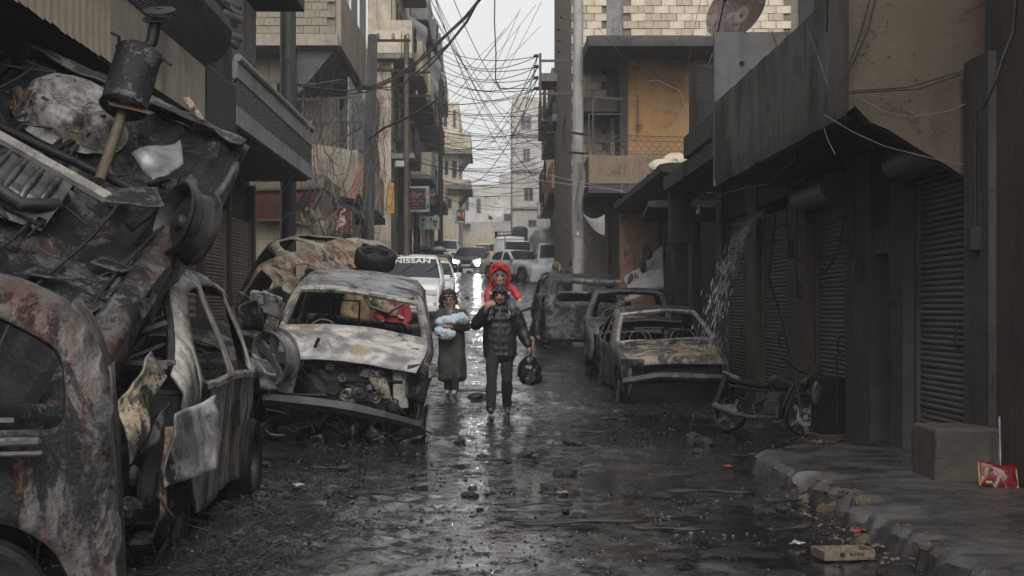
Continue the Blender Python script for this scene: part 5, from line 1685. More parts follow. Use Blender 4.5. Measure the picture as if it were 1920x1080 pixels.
r8 = thing('burnt_estate_car', 'burnt grey estate car behind the tan bonneted wreck on the right', 'car', matrix=rot((2.62, 26.9, gz(26.6) - .06), -5, 1, 0))
c = Car(r8, 4.2, 1.62, WAGON, belt=.88, doors=(-.8, .15, 1.05), dent=.03, seed=37, burnt=True, wheels=(-1.3, 1.25), tumble=.18)
body(c, B_dark)
c.strip('bonnet', 1, 2, B_van); c.strip('roof', 3, 5, B_van); c.strip('tailgate', 6, 7, B_dark); c.opening_frame(2, 3, B_van, .06); c.opening_frame(5, 6, B_dark, .06); c.floor(M['char']); c.seats()
for sd in (-1, 1):
    for yc in (-1.3, 1.25): wheel_part(r8, Matrix.Translation((sd * .70, yc, .26)) @ Matrix.Rotation(R(90) * sd, 4, 'Y'), .30, .19, False, 0, M['rubber'], M['iron'])

r9 = thing('burnt_sedan', 'burnt saloon car with flaked tan bonnet in front of the shutters on the right', 'car', matrix=rot((2.66, 22.35, gz(22) - .10), 1.5, 2, -2.0))
c = Car(r9, 4.15, 1.64, SEDAN, belt=.88, doors=(-.8, .18, 1.05), dent=.035, seed=43, burnt=True, wheels=(-1.32, 1.25), tumble=.22, nose=.06)
body(c, B_dark)
c.strip('bonnet', 1, 2, B_tan, nx=16); c.strip('roof', 3, 4, B_van); c.strip('boot_lid', 5, 6, B_dark, lift=.12); c.opening_frame(2, 3, B_pillar, .07); c.opening_frame(4, 5, B_dark, .05); c.floor(M['char']); c.seats()
g = MB(); g.tube([(-.82, -2.12, .46), (-.3, -2.2, .50), (.3, -2.2, .49), (.8, -2.12, .44)], [.05, .07, .06, .045], 7); g.v = [tuple(Vector(q_) + mnoise.noise_vector(Vector(q_) * 3) * .05) for q_ in g.v]; g.build('bumper', B_dark, r9, smooth=50)
g = MB(); g.box(-.6, .6, -2.0, -1.9, .52, .68, j=.03); g.build('radiator_panel', M['char'], r9)
crumple('front_apron', r9, M['char'], [(-.8, -2.1, .42), (.8, -2.1, .42), (.75, -2.05, .08), (-.75, -2.0, .05)], amp=.08, seed=44)
crumple('broken_lamp_bay', r9, B_dark, [(-.84, -2.05, .8), (-.5, -2.12, .72), (-.55, -2.12, .5), (-.82, -2.08, .5)], amp=.08, seed=45)
g = MB(); g.bar((.70, -2.2, .62), (.42, -2.45, .06), .07, .03); g.build('hanging_bar', M['iron'], r9)
for sd in (-1, 1):
    for yc in (-1.32, 1.25): wheel_part(r9, Matrix.Translation((sd * .72, yc, .27)) @ Matrix.Rotation(R(90) * sd, 4, 'Y'), .30, .19, False, 0, M['rubber'], M['iron'])


# ---------------------------------------------------------------- whole vehicles further up the street
def grille(c, z0, z1, w, mat='plastic', slats=4, y=None):
    yy = -c.L / 2 - .02 if y is None else y
    g = MB(); g.box(-w / 2, w / 2, yy, yy + .06, z0, z1)
    o = g.build('grille', M['plastic'], c.root, bevel=.01)
    s_ = MB()
    for k in range(slats):
        z = z0 + (z1 - z0) * (k + .5) / slats
        s_.box(-w / 2 + .02, w / 2 - .02, yy - .02, yy - .002, z - .012, z + .012)
    s_.build('grille_bars', M[mat], o)


def plate(c, z=.45, y=None, front=True):
    yy = (-c.L / 2 - .09) if y is None else y
    g = MB(); g.box(-.24, .24, yy - .012, yy, z - .055, z + .055); g.build('number_plate', M['lens'], c.root)


def road_car(name, label, cat, loc, yaw, prof, paint, L=4.3, W=1.7, belt=.9, doors=(-.8, .15, 1.05), head=(.66, .3, .15), group=None, pitch=3.2, **kw):
    root = thing(name, label, cat, matrix=rot((loc[0], loc[1], gz(loc[1]) - .01), yaw, pitch, 0), group=group)
    c = Car(root, L, W, prof, belt=belt, doors=doors, **kw)
    body(c, M[paint], res=.2)
    return root, c


def finish(c, paint, idx, glass=True, lamps='lens', tail=True, wheels=True, steel='steel'):
    """idx: raw profile indices (bonnet front, cowl, roof front, roof rear, rear screen low)"""
    b0, cw, rf, rr_, rs = idx
    c.strip('front_panel', 0, b0, M[paint]); c.strip('bonnet', b0, cw, M[paint])
    o = c.strip('windscreen', cw, rf, M['glass'], inset=.03, y_in=.04, thick=0)
    c.opening_frame(cw, rf, M['plastic'], .03)
    c.strip('roof', rf, rr_, M[paint])
    c.strip('rear_window', rr_, rs, M['glass'], inset=.04, y_in=.02, thick=0)
    for i in range(rs, len(c.raw) - 1): c.strip('tail_panel', i, i + 1, M[paint])
    c.floor(M['plastic'])
    for sd in (-1, 1):
        for yc in c.wheels: c.wheel(sd, yc, rmat=steel)
        c.mirror(sd, paint if paint in ('white', 'silver', 'darkpaint') else 'plastic')
    g = MB()
    for k in (-1, 1): g.bar((k * .35 - .1, c.raw[cw][0] + .06, c.raw[cw][1] + c.crown + .03), (k * .35 + .35, c.raw[cw][0] + .36, c.top(c.raw[cw][0] + .36) + c.crown + .03), .018)
    g.build('wipers', M['plastic'], c.root)


# white pickup with big windscreen lettering
ra, c = road_car('white_pickup', 'white pickup with large white lettering across its windscreen', 'pickup', (-2.15, 40.4), 1, PICK, 'white', 5.0, 1.72, 1.02, (-.95, .62, .8), tumble=.17, nose=.1, wr=.35, wheels=(-1.6, 1.5))
finish(c, 'white', (1, 2, 3, 5, 6))
for sd in (-1, 1): c.light('headlight', sd, .82, .3, .18, 'lens')
grille(c, .7, .9, .8, 'chrome'); c.bumper(M['white']); plate(c)
t = bpy.data.curves.new('lettering', 'FONT'); t.body = 'NISSAN'; t.align_x = 'CENTER'; t.size = .235; t.extrude = .002; t.offset = .006; t.space_character = 1.05
to = bpy.data.objects.new('lettering', t); COL.objects.link(to); bpy.context.view_layer.update()
tm_ = bpy.data.meshes.new_from_object(to.evaluated_get(bpy.context.evaluated_depsgraph_get()))
bpy.data.objects.remove(to)
lo = link_mesh('lettering', tm_, plain("white lettering", (.6, .6, .6), .5, 0, .02, 2, 0), ra)
yl = -.93; zl = c.top(yl) + c.crown + .015
slope = math.atan2(c.top(-.8) - c.top(-1.2), .4)
for v in tm_.vertices: v.co = Vector((v.co.x * 1.22, v.co.y, v.co.z - .022 * (v.co.x / .6) ** 2))
lo.matrix_local = Matrix.Translation((0, yl, zl)) @ Matrix.Rotation(slope, 4, 'X')
lo.scale = (1, 1, 1)

ra, c = road_car('white_car', 'white car with its wing mirror out beside the lettered pickup', 'car', (-1.95, 45.6), 3, HATCH, 'white', 3.9, 1.68, .92, (-.85, .15, .95), wheels=(-1.2, 1.15))
finish(c, 'white', (1, 2, 3, 5, 6))
for sd in (-1, 1): c.light('headlight', sd, .68, .32, .2, 'lens')
grille(c, .5, .66, .7); c.bumper(M['white']); plate(c)

ra, c = road_car('taxi', 'yellow taxi half hidden behind the lettered white pickup', 'taxi', (-2.25, 52.5), 0, SEDAN, 'yellow', 4.3, 1.7)
finish(c, 'yellow', (1, 2, 3, 4, 5))
for sd in (-1, 1): c.light('headlight', sd, .64, .32, .18, 'lens')
grille(c, .55, .68, .8); c.bumper(M['plastic']); plate(c)

ra, c = road_car('dark_estate_car', 'dark estate car with bundles tied on its roof rack', 'car', (-2.35, 58.5), 0, WAGON, 'darkpaint', 4.4, 1.74)
finish(c, 'darkpaint', (1, 2, 3, 5, 6))
g = MB()
for sd in (-1, 1): g.bar((sd * .6, -.3, 1.52), (sd * .6, 1.7, 1.5), .03)
for y in (-.2, .6, 1.5): g.bar((-.62, y, 1.53), (.62, y, 1.53), .03)
g.build('roof_rack', M['iron'], ra)
for k, (x, y, s_, mt, lb_) in enumerate(((-.3, .3, .34, 'cloth_dark', 'dark bundle on the left of the roof rack'), (.25, .1, .3, 'tarp', 'pale grey bundle at the front of the roof rack'), (.15, .9, .38, 'cloth_dark', 'large dark bundle at the back of the roof rack'))):
    p = ra.matrix_world @ Vector((x, y, 1.62))
    g = MB(); g.ball((0, 0, 0), (s_, s_ * .9, .14), 12, 8); g.v = [tuple(Vector(q) + mnoise.noise_vector(Vector(q) * 5 + Vector((k, 0, 0))) * .05) for q in g.v]
    o = g.build('roof_bundle', M[mt], None, smooth=60); o.location = p; mark(o, lb_ + ' of the dark estate car', 'bundle', 'bundles on the roof rack')

ra, c = road_car('white_pickup', 'plain white pickup without lettering, farthest vehicle of the left row', 'pickup', (-2.75, 89.5), -2, PICK, 'white', 5.0, 1.8, 1.02, (-.95, .62, .8), tumble=.17, nose=.1, wr=.35, wheels=(-1.6, 1.5))
finish(c, 'white', (1, 2, 3, 5, 6))
for sd in (-1, 1): c.light('headlight', sd, .84, .32, .2, 'lens')
grille(c, .68, .9, .9, 'chrome'); c.bumper(M['white']); plate(c)

# dark saloon with its headlamps on
ra, c = road_car('dark_sedan', 'dark saloon car driving towards the camera with headlamps blazing', 'car', (-1.0, 80.5), -7, SEDAN, 'darkpaint', 4.6, 1.86, .92, (-.85, .18, 1.15), tumble=.2, pitch=3.3)
finish(c, 'darkpaint', (1, 2, 3, 4, 5))
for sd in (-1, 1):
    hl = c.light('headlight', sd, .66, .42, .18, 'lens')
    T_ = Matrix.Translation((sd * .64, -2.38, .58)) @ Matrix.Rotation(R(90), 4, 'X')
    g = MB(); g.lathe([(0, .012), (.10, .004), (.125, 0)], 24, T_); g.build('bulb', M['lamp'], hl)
    g = MB(); g.lathe([(.126, 0), (.165, -.006)], 24, T_); g.build('reflector_or_halo', M['halomid'], hl)  # inner halo ring, glows to imitate the falloff round the lamp
    g = MB(); g.lathe([(.166, -.006), (.205, -.014)], 24, T_); g.build('reflector_or_halo', M['halodim'], hl)  # outer halo ring, weaker glow, not a lamp part
    c.light('side_lamp', sd, .74, .12, .1, 'lampsmall', inset=.02, d=.1)
grille(c, .5, .7, .6, 'chrome'); c.bumper(M['darkpaint']); plate(c)

ra, c = road_car('taxi', 'yellow taxi far up the street between the dark saloon and the truck', 'taxi', (-.25, 95), 0, SEDAN, 'yellow', 4.3, 1.7)
finish(c, 'yellow', (1, 2, 3, 4, 5)); c.bumper(M['plastic'])

# white truck with cage
ra = thing('white_truck', 'white cab truck with a black cage over its load bed', 'truck', matrix=rot((1.3, 86.5, gz(85) - .02), -3, 3.3, 0))
TR = [(-2.6, .5), (-2.58, 1.0), (-2.42, 1.25), (-2.1, 1.98), (-.9, 2.06), (-.8, 1.2), (2.6, 1.15), (2.62, .7)]
c = Car(ra, 5.2, 1.95, TR, belt=1.22, doors=(-2.1, -.95, -.8), wheels=(-1.9, 1.5), wr=.38, tumble=.1, nose=.08)
for sd in (-1, 1):
    c.panel('fender', sd, c.py[0], -2.1, M['white'], False, res=.2); c.panel('door', sd, -2.1, -.85, M['white'], True, res=.2); c.panel('load_side', sd, -.8, 2.62, M['white'], False, res=.25)
c.strip('front_panel', 0, 1, M['white']); c.strip('front_panel', 1, 2, M['white']); c.strip('windscreen', 2, 3, M['glass'], inset=.03, thick=0); c.opening_frame(2, 3, M['plastic'], .04); c.strip('roof', 3, 4, M['white']); c.strip('cab_back', 4, 5, M['white'])
for sd in (-1, 1):
    c.light('headlight', sd, .8, .34, .2, 'lens')
    for yc in c.wheels: c.wheel(sd, yc)
    g = MB(); g.box(sd * 1.08 - .07, sd * 1.08 + .07, -2.2, -2.12, 1.25, 1.62); g.bar((sd * .9, -2.1, 1.6), (sd * 1.08, -2.15, 1.62), .03); g.build('wing_mirror', M['plastic'], ra)
c.bumper(M['plastic'], True, .4, .65)
g = MB()
for k in range(8):
    for sd in (-1, 1): g.bar((sd * .93, -.7 + .47 * k, 1.1), (sd * .93, -.7 + .47 * k, 2.35), .04)
    g.bar((-.93 + .266 * k, -.7, 1.2), (-.93 + .266 * k, -.7, 2.35), .04)
for z in (2.1, 2.35):
    for sd in (-1, 1): g.bar((sd * .93, -.7, z), (sd * .93, 2.6, z), .045)
    g.bar((-.93, -.7, z), (.93, -.7, z), .045)
g.build('load_cage', M['iron'], ra)
g = MB(); g.box(-.85, .9, -.4, 2.4, 1.2, 2.2, j=.12); g.box(.1, .95, .2, 2.4, 2.0, 2.65, j=.1)
o = g.build('covered_load', M['cloth_dark'], None, bevel=.15, seg=2, smooth=60); o.matrix_world = ra.matrix_world; mark(o, 'dark tarpaulin heap loaded in the caged white truck', 'load')

ra, c = road_car('pickup_truck', 'pickup with an upright black load board in front of the caged truck', 'pickup', (1.75, 79.0), 178, PICK, 'white', 4.6, 1.7, 1.0, (-.95, .62, .8), wheels=(-1.5, 1.4), pitch=-3.2)
finish(c, 'white', (1, 2, 3, 5, 6))
g = MB(); g.box(-.8, .8, 2.28, 2.34, 1.04, 1.75); g.bar((.84, 2.3, .9), (.84, 2.3, 2.1), .05); g.bar((.84, 2.3, 2.1), (-.3, 2.3, 2.2), .05); g.build('load_board', M['plastic'], ra)

# white boxy saloon
SEDAN2 = [(-2.3, .38), (-2.27, .78), (-.85, .95), (-.2, 1.40), (.85, 1.42), (1.45, .99), (2.28, .93), (2.32, .4)]
ra, c = road_car('white_sedan', 'white boxy saloon parked aslant on the right with its side showing', 'car', (1.38, 68.3), 33, SEDAN2, 'silver', 4.65, 1.74, .93, (-.85, .2, 1.15), wheels=(-1.45, 1.4), pitch=2.6)
finish(c, 'silver', (1, 2, 3, 4, 5))
for sd in (-1, 1):
    c.light('headlight', sd, .66, .36, .17, 'lens', inset=.12); c.light('indicator', sd, .66, .1, .17, 'amber', inset=.01, d=.12)
    for y in (-.05, .95):
        g = MB(); g.box(*sorted((sd * .865, sd * .895)), y, y + .2, .80, .84); g.build('door_handle', M['plastic'], ra)
grille(c, .56, .74, .6, 'chrome'); c.bumper(M['silver'], True, .3, .5, .1); plate(c)

# white microvan with a tarpaulin load
MV = [(-1.85, .45), (-1.83, .95), (-1.6, 1.12), (-1.15, 1.78), (-.3, 1.84), (-.2, .9), (1.9, .88), (1.92, .5)]
ra = thing('white_minitruck', 'small white truck with a tall tarpaulin covered load on the right', 'truck', matrix=rot((2.95, 67.9, gz(67) - .01), 2, 3.3, 0))
c = Car(ra, 3.8, 1.58, MV, belt=1.12, doors=(-1.2, -.3, -.2), wheels=(-1.2, 1.2), wr=.3, tumble=.12, nose=.08)
for sd in (-1, 1):
    c.panel('fender', sd, c.py[0], -1.2, M['white'], False, res=.2); c.panel('door', sd, -1.2, -.28, M['white'], True, res=.2); c.panel('load_side', sd, -.2, 1.92, M['white'], False, res=.25)
    c.light('headlight', sd, .78, .34, .2, 'lens')
    for yc in c.wheels: c.wheel(sd, yc)
    c.mirror(sd, 'plastic', y=-1.25, z=1.2)
c.strip('front_panel', 0, 1, M['white']); c.strip('front_panel', 1, 2, M['white']); c.strip('windscreen', 2, 3, M['glass'], inset=.03, thick=0); c.opening_frame(2, 3, M['plastic'], .04); c.strip('roof', 3, 4, M['white']); c.strip('cab_back', 4, 5, M['white'])
c.bumper(M['plastic'], True, .32, .52); grille(c, .58, .68, .6); plate(c)
g = MB(); g.ball((0, 0, 0), 1, 22, 14)
g.v = [(math.copysign(abs(q[0]) ** .6, q[0]) * .85, math.copysign(abs(q[1]) ** .6, q[1]) * 1.1, math.copysign(abs(q[2]) ** .7, q[2]) * .82) for q in g.v]
g.v = [tuple(Vector(q) + mnoise.noise_vector(Vector(q) * 2.6) * .1) for q in g.v]
o = g.build('tarpaulin_load', M['tarp'], None, smooth=60); o.matrix_world = ra.matrix_world @ Matrix.Translation((-.1, .95, 1.72)); mark(o, 'grey tarpaulin bulging over the load of the small white truck', 'load')

ra, c = road_car('white_car', 'white car parked behind the round concrete pole on the right', 'car', (3.75, 56.5), 62, SEDAN, 'white', 4.2, 1.66)
finish(c, 'white', (1, 2, 3, 4, 5)); c.bumper(M['white'])

# ================================================================== PEOPLE
def blob(name, parts, voxel, mat, parent, fold=0.0, fs=9.0, smooth=3, seed=0, keep=None):
    """one continuous skin round overlapping limbs and masses"""
    b = MB()
    for p in parts:
        if p[0] == 'c':
            pts = [Vector(q[:3]) for q in p[1]]; rs = [q[3] for q in p[1]]
            for i, q in enumerate(pts): b.ball(q, rs[i], 12, 8)
            for i in range(len(pts) - 1):
                if (pts[i + 1] - pts[i]).length > 1e-4: b.tube([pts[i], pts[i + 1]], [rs[i], rs[i + 1]], 12)
        else: b.ball(p[1], p[2], 18, 12)
    me = b.mesh(name, None, True)
    o = bpy.data.objects.new(name, me); COL.objects.link(o)
    r = o.modifiers.new('r', 'REMESH'); r.mode = 'VOXEL'; r.voxel_size = voxel; r.use_smooth_shade = True
    s_ = o.modifiers.new('s', 'SMOOTH'); s_.iterations = smooth; s_.factor = .5
    bpy.context.view_layer.update()
    me2 = bpy.data.meshes.new_from_object(o.evaluated_get(bpy.context.evaluated_depsgraph_get()))
    bpy.data.objects.remove(o)
    if fold:
        n = np.empty(len(me2.vertices) * 3, np.float32); me2.vertices.foreach_get('co', n)
        nn = np.empty(len(me2.vertices) * 3, np.float32); me2.vertices.foreach_get('normal', nn)
        n = n.reshape(-1, 3); nn = nn.reshape(-1, 3)
        for i in range(len(n)):
            q = Vector((n[i][0] * fs + seed, n[i][1] * fs, n[i][2] * fs * .7))
            n[i] += nn[i] * fold * (mnoise.noise(q) + .5 * mnoise.noise(q * 2.3))
        me2.vertices.foreach_set('co', n.reshape(-1))
    me2.polygons.foreach_set('use_smooth', [True] * len(me2.polygons))
    me2.name = name
    return link_mesh(name, me2, mat, parent)


def V3(*a): return Vector(a)


def hand_parts(w, d, side_axis, curl, k=1.0):
    """palm, four unequal curled fingers and a thumb; w wrist, d pointing direction, curl = direction the fingers bend to"""
    d = Vector(d).normalized(); s_ = Vector(side_axis).normalized(); c_ = Vector(curl).normalized()
    out = [('c', [(*w, .026 * k), (*(w + d * .05 * k), .033 * k), (*(w + d * .075 * k), .030 * k)])]
    for i, (L, off) in enumerate(((.066, -.030), (.076, -.010), (.071, .010), (.056, .029))):
        a = w + d * .085 * k + s_ * off * k
        b_ = a + (d * .8 + c_ * .35) * L * .5 * k
        e = b_ + (d * .15 + c_ * .95) * L * .55 * k
        out.append(('c', [(*a, .0105 * k), (*b_, .0095 * k), (*e, .0085 * k)]))
    a = w + d * .03 * k - s_ * .03 * k
    b_ = a + (d * .6 - s_ * .7) .normalized() * .035 * k
    e = b_ + (d * .7 + c_ * .6).normalized() * .032 * k
    out.append(('c', [(*a, .014 * k), (*b_, .011 * k), (*e, .0095 * k)]))
    return out


def head_parts(h, face=(0, -1, 0), k=1.0):
    f = Vector(face).normalized(); sx = f.cross(Vector((0, 0, 1))).normalized(); up = sx.cross(f)
    P_ = lambda a, b, c_: h + sx * a * k + f * b * k + up * c_ * k
    L = [('e', tuple(h + up * .025 * k), (.078 * k, .092 * k, .10 * k)), ('e', tuple(P_(0, .015, -.05)), (.062 * k, .07 * k, .07 * k)), ('e', tuple(P_(0, .055, -.09)), (.032 * k, .03 * k, .025 * k)),
         ('c', [(*P_(0, .088, .02), .010 * k), (*P_(0, .104, -.018), .014 * k)]),
         ('c', [(*P_(-.035, .078, .03), .012 * k), (*P_(.035, .078, .03), .012 * k)]),
         ('c', [(*P_(-.02, .082, -.052), .009 * k), (*P_(.02, .082, -.052), .009 * k)]),
         ('e', tuple(P_(-.04, .062, -.02)), (.022 * k,) * 3), ('e', tuple(P_(.04, .062, -.02)), (.022 * k,) * 3)]
    for s_ in (-1, 1): L.append(('e', tuple(P_(s_ * .082, -.005, -.01)), (.014 * k, .02 * k, .03 * k)))
    return L, P_


def face_bits(root, P_, k=1.0, brow=True, mat_eye=None):
    for s_ in (-1, 1):
        g = MB(); g.ball(P_(s_ * .033, .078, .004), (.013 * k, .009 * k, .007 * k), 8, 6); g.build('eye', M['eye'], root, smooth=60)
        if brow:
            g = MB(); g.tube([P_(s_ * .014, .095, .03), P_(s_ * .035, .094, .036), P_(s_ * .055, .083, .027)], .0065 * k, 5); g.build('eyebrow', M['hair'], root, smooth=60)
    g = MB(); g.tube([P_(-.023, .086, -.056), P_(0, .094, -.053), P_(.023, .086, -.056)], .0055 * k, 5); g.build('lips', M['lip'], root, smooth=60)


M['skin'] = plain('skin', (0.36, 0.20, 0.13), .5, 0, .15, 12, .1)
M['skin_pale'] = plain('child skin', (0.42, 0.25, 0.18), .5, 0, .12, 12, .1)
M['hair'] = plain('black hair', (0.010, 0.009, 0.008), .45, 0, .5, 60, .9)
M['eye'] = plain('dark eye', (0.012, 0.01, 0.009), .15, 0, .1, 5, 0)
M['lip'] = plain('lips', (0.20, 0.075, 0.06), .5, 0, .1, 12, 0)
M['jacket'] = plain('black padded nylon', (0.011, 0.011, 0.0125), .6, 0, .4, 20, .35)
M['denim'] = plain('dark trousers', (0.011, 0.0115, 0.014), .9, 0, .4, 25, .5)
M['shoe'] = plain('muddy shoe', (0.05, 0.046, 0.04), .6, 0, .5, 20, .5)
M['bag'] = plain('black plastic bag', (0.010, 0.010, 0.011), .22, 0, .2, 12, .5)
M['robe'] = plain('dark olive coat', (0.030, 0.028, 0.022), .8, 0, .3, 9, .4)
M['fleece'] = plain('pale blue fleece', (0.40, 0.47, 0.52), .85, 0, .22, 40, .9)
M['olive'] = plain('olive jacket', (0.055, 0.055, 0.045), .75, 0, .3, 9, .4)
M['khaki'] = plain('brown coat', (0.20, 0.135, 0.075), .8, 0, .3, 9, .4)
M['grey_wool'] = plain('grey wool', (0.12, 0.13, 0.14), .9, 0, .3, 60, .8)
mm = Mat('red rain jacket', .55)
spots = mm.voro(38)
M['red'] = mm.out(mm.mix(mm.ramp(spots, .22, .30), (0.24, 0.02, 0.016), mm.mix(mm.ramp(mm.noise(8, 4), .4, .6), (0.46, 0.026, 0.020), (0.34, 0.014, 0.013))), None, mm.bump(mm.noise(30, 4), .3, .005))
mm = Mat('camouflage cloth', .8)
M['camo'] = mm.out(mm.mix(mm.ramp(mm.noise(14, 3, .5), .48, .54), mm.mix(mm.ramp(mm.noise(17, 3, .5, w=4), .5, .56), (0.12, 0.11, 0.075), (0.05, 0.055, 0.035)), (0.24, 0.20, 0.14)), None, None)
mm = Mat('patterned headscarf', .8)
wv = mm.node('ShaderNodeTexWave'); wv.inputs['Scale'].default_value = 14; wv.inputs['Distortion'].default_value = 3; mm.put(wv.inputs['Vector'], mm.co)
M['scarf'] = mm.out(mm.mix(mm.ramp(wv.outputs['Fac'] if 'Fac' in wv.outputs else wv.outputs[1], .35, .5), (0.09, 0.04, 0.036), mm.mix(mm.ramp(mm.noise(40, 2), .45, .55), (0.30, .28, .25), (0.05, .05, .06))), None, None)
M['red_dots'] = plain('dark red knit', (0.24, 0.022, 0.026), .85, 0, .6, 40, .8)


def legs(root, hipL, hipR, knL, knR, anL, anR, r=1.0, mat='denim', toe=(0, -1, 0), shoe='shoe', lift=(0, 0)):
    parts = [('e', tuple((hipL + hipR) / 2 + V3(0, .01, .03)), (.165 * r, .125 * r, .14 * r))]
    for h, k, a in ((hipL, knL, anL), (hipR, knR, anR)):
        m1 = (h + k) / 2; m2 = (k + a) / 2
        parts.append(('c', [(*h, .098 * r), (*m1, .089 * r), (*k, .074 * r), (*m2, .072 * r), (*a, .066 * r)]))
        for j in range(3): parts.append(('e', tuple(a + V3(0, 0, .03 + .04 * j)), (.072 * r - .002 * j, .074 * r, .018)))
    blob('trousers', parts, .013, M[mat], root, .012, 11, 2)
    for i, a in enumerate((anL, anR)):
        t = Vector(toe).normalized(); li = lift[i]
        g = [('e', tuple(a + V3(0, 0, -.03)), (.045, .05, .05)), ('c', [(*(a + V3(0, .035, -.055)), .040), (*(a + t * .08 + V3(0, 0, -.058 + li * .5)), .040), (*(a + t * .155 + V3(0, 0, -.064 + li)), .034)])]
        b = blob('shoe', g, .009, M[shoe], root, 0, 9, 2)


# ---------------------------------------------------------------- man walking with the child on his shoulders
MY = 19.0
man = thing('person', 'bearded man in a black padded jacket walking with a small child on his shoulders', 'person', (P(937, 0, MY).x, MY, ground_at(0.13, MY) - .015))
H = V3(0.0, -.03, 1.60)
hp, Pf = head_parts(H, (-.05, -1, -.22))
sl, el, wl = V3(-.19, .0, 1.37), V3(-.315, -.06, 1.20), V3(-.185, -.20, 1.395)      # arm bent up to the child's leg (left in the picture)
sr, er, wr = V3(.20, .0, 1.37), V3(.305, .03, 1.12), V3(.385, -.06, .925)
hipL, hipR = V3(-.09, 0, .90), V3(.09, 0, .90)
knL, knR = V3(-.105, -.17, .495), V3(.095, -.02, .475)
anL, anR = V3(-.12, -.26, .115), V3(.10, .20, .135)
skin = hp + [('c', [(*(H + V3(0, .02, -.06)), .06), (0, .03, 1.40, .065)]),
             ('c', [(-.15, .01, 1.37, .07), (0, .02, 1.38, .08), (.15, .01, 1.37, .07)]), ('e', (0, .02, 1.22), (.165, .11, .2)), ('e', (0, .02, 1.02), (.15, .105, .18)),
             ('c', [(*sl, .06), (*el, .042), (*wl, .031)]), ('c', [(*sr, .06), (*er, .042), (*wr, .031)]),
             ('c', [(*hipL, .085), (*knL, .055), (*anL, .04)]), ('c', [(*hipR, .085), (*knR, .055), (*anR, .04)])]
skin += hand_parts(wl + V3(.005, -.015, .02), (.55, -.25, .6), (.5, .1, -.6), (.6, .5, -.1)) + hand_parts(wr, (.12, -.05, -1), (0, 1, 0), (-.9, 0, -.2))
blob('body', skin, .008, M['skin'], man, smooth=2)
face_bits(man, Pf)
# beard, hair, dark hood
blob('beard', [('c', [(*Pf(-.068, .02, -.03), .016), (*Pf(-.055, .045, -.08), .022), (*Pf(0, .072, -.105), .026), (*Pf(.055, .045, -.08), .022), (*Pf(.068, .02, -.03), .016)]), ('c', [(*Pf(-.03, .082, -.045), .008), (*Pf(0, .092, -.038), .009), (*Pf(.03, .082, -.045), .008)]), ('e', tuple(Pf(0, .05, -.12)), (.035, .035, .03))], .007, M['hair'], man, .004, 60, 1)
blob('hair', [('e', tuple(Pf(0, -.005, .065)), (.086, .095, .075)), ('c', [(*Pf(-.062, .062, .06), .026), (*Pf(-.02, .09, .07), .022), (*Pf(.03, .088, .072), .024), (*Pf(.065, .06, .062), .024)]), ('c', [(*Pf(-.03, .093, .06), .014), (*Pf(.0, .095, .055), .014)])], .008, M['hair'], man, .006, 50, 1)
hood = []
for t in np.linspace(0, math.pi, 15):
    hood.append((*Pf(.100 * math.cos(t), .035, .005 + .125 * math.sin(t)), .022))
hood = [(*Pf(.085, .045, -.14), .03), (*Pf(.102, .04, -.06), .024)] + hood + [(*Pf(-.102, .04, -.06), .024), (*Pf(-.085, .045, -.14), .03)]
blob('hood', [('c', hood), ('e', tuple(Pf(0, -.05, .03)), (.108, .085, .135)), ('c', [(*Pf(-.09, -.01, -.14), .05), (*Pf(0, -.06, -.15), .06), (*Pf(.09, -.01, -.14), .05)])], .010, M['jacket'], man, .004, 14, 2)
# padded jacket
pk = [('c', [(-.075, .01, .82, .148), (-.08, .01, 1.05, .146), (-.085, .01, 1.25, .134)]), ('c', [(.075, .01, .82, .148), (.08, .01, 1.05, .146), (.085, .01, 1.25, .134)]), ('c', [(0, -.01, .84, .14), (0, -.015, 1.08, .142), (0, -.01, 1.28, .13)])]
for i, z in enumerate((.80, .885, .985, 1.085, 1.18, 1.275)):
    pk.append(('e', (random.uniform(-.006, .006), .005, z), (.231 - .004 * i, .163, .056)))
pk += [('e', (0, .015, 1.36), (.185, .125, .075)), ('c', [(-.16, .01, 1.375, .085), (0, .03, 1.40, .085), (.16, .01, 1.375, .085)]), ('c', [(-.07, -.09, 1.42, .04), (.07, -.09, 1.42, .04)])]


def sleeve(a, b, c_, r0, r1, n=5):
    out = [('c', [(*a, r0 * .93), (*b, (r0 + r1) / 2 * .93), (*c_, r1 * .93)])]
    for p, q, ra_, rb_ in ((a, b, r0, (r0 + r1) / 2), (b, c_, (r0 + r1) / 2, r1)):
        for k in range(n):
            t = (k + .5) / n
            out.append(('e', tuple(p + (q - p) * t), (ra_ + (rb_ - ra_) * t,) * 3))
    return out


pk += sleeve(sl, el, wl + (el - wl) * .12, .096, .070) + sleeve(sr, er, wr + (er - wr) * .10, .096, .068)
blob('jacket', pk, .0115, M['jacket'], man, .015, 9, 6)
g = MB(); g.tube([(0.005, -.148, .82), (.0, -.165, 1.0), (.0, -.168, 1.2), (.0, -.15, 1.36), (.0, -.13, 1.43)], .007, 5); g.build('zip', M['plastic'], man)
g = MB()
for q in ((.10, 1.335), (.13, 1.32), (.115, 1.30), (.15, 1.325)): g.box(q[0] - .014, q[0] + .014, -.152, -.142, q[1] - .006, q[1] + .008)
g.build('chest_badge', M['tarp'], man)
legs(man, hipL, hipR, knL, knR, anL, anR, lift=(.04, -.03))
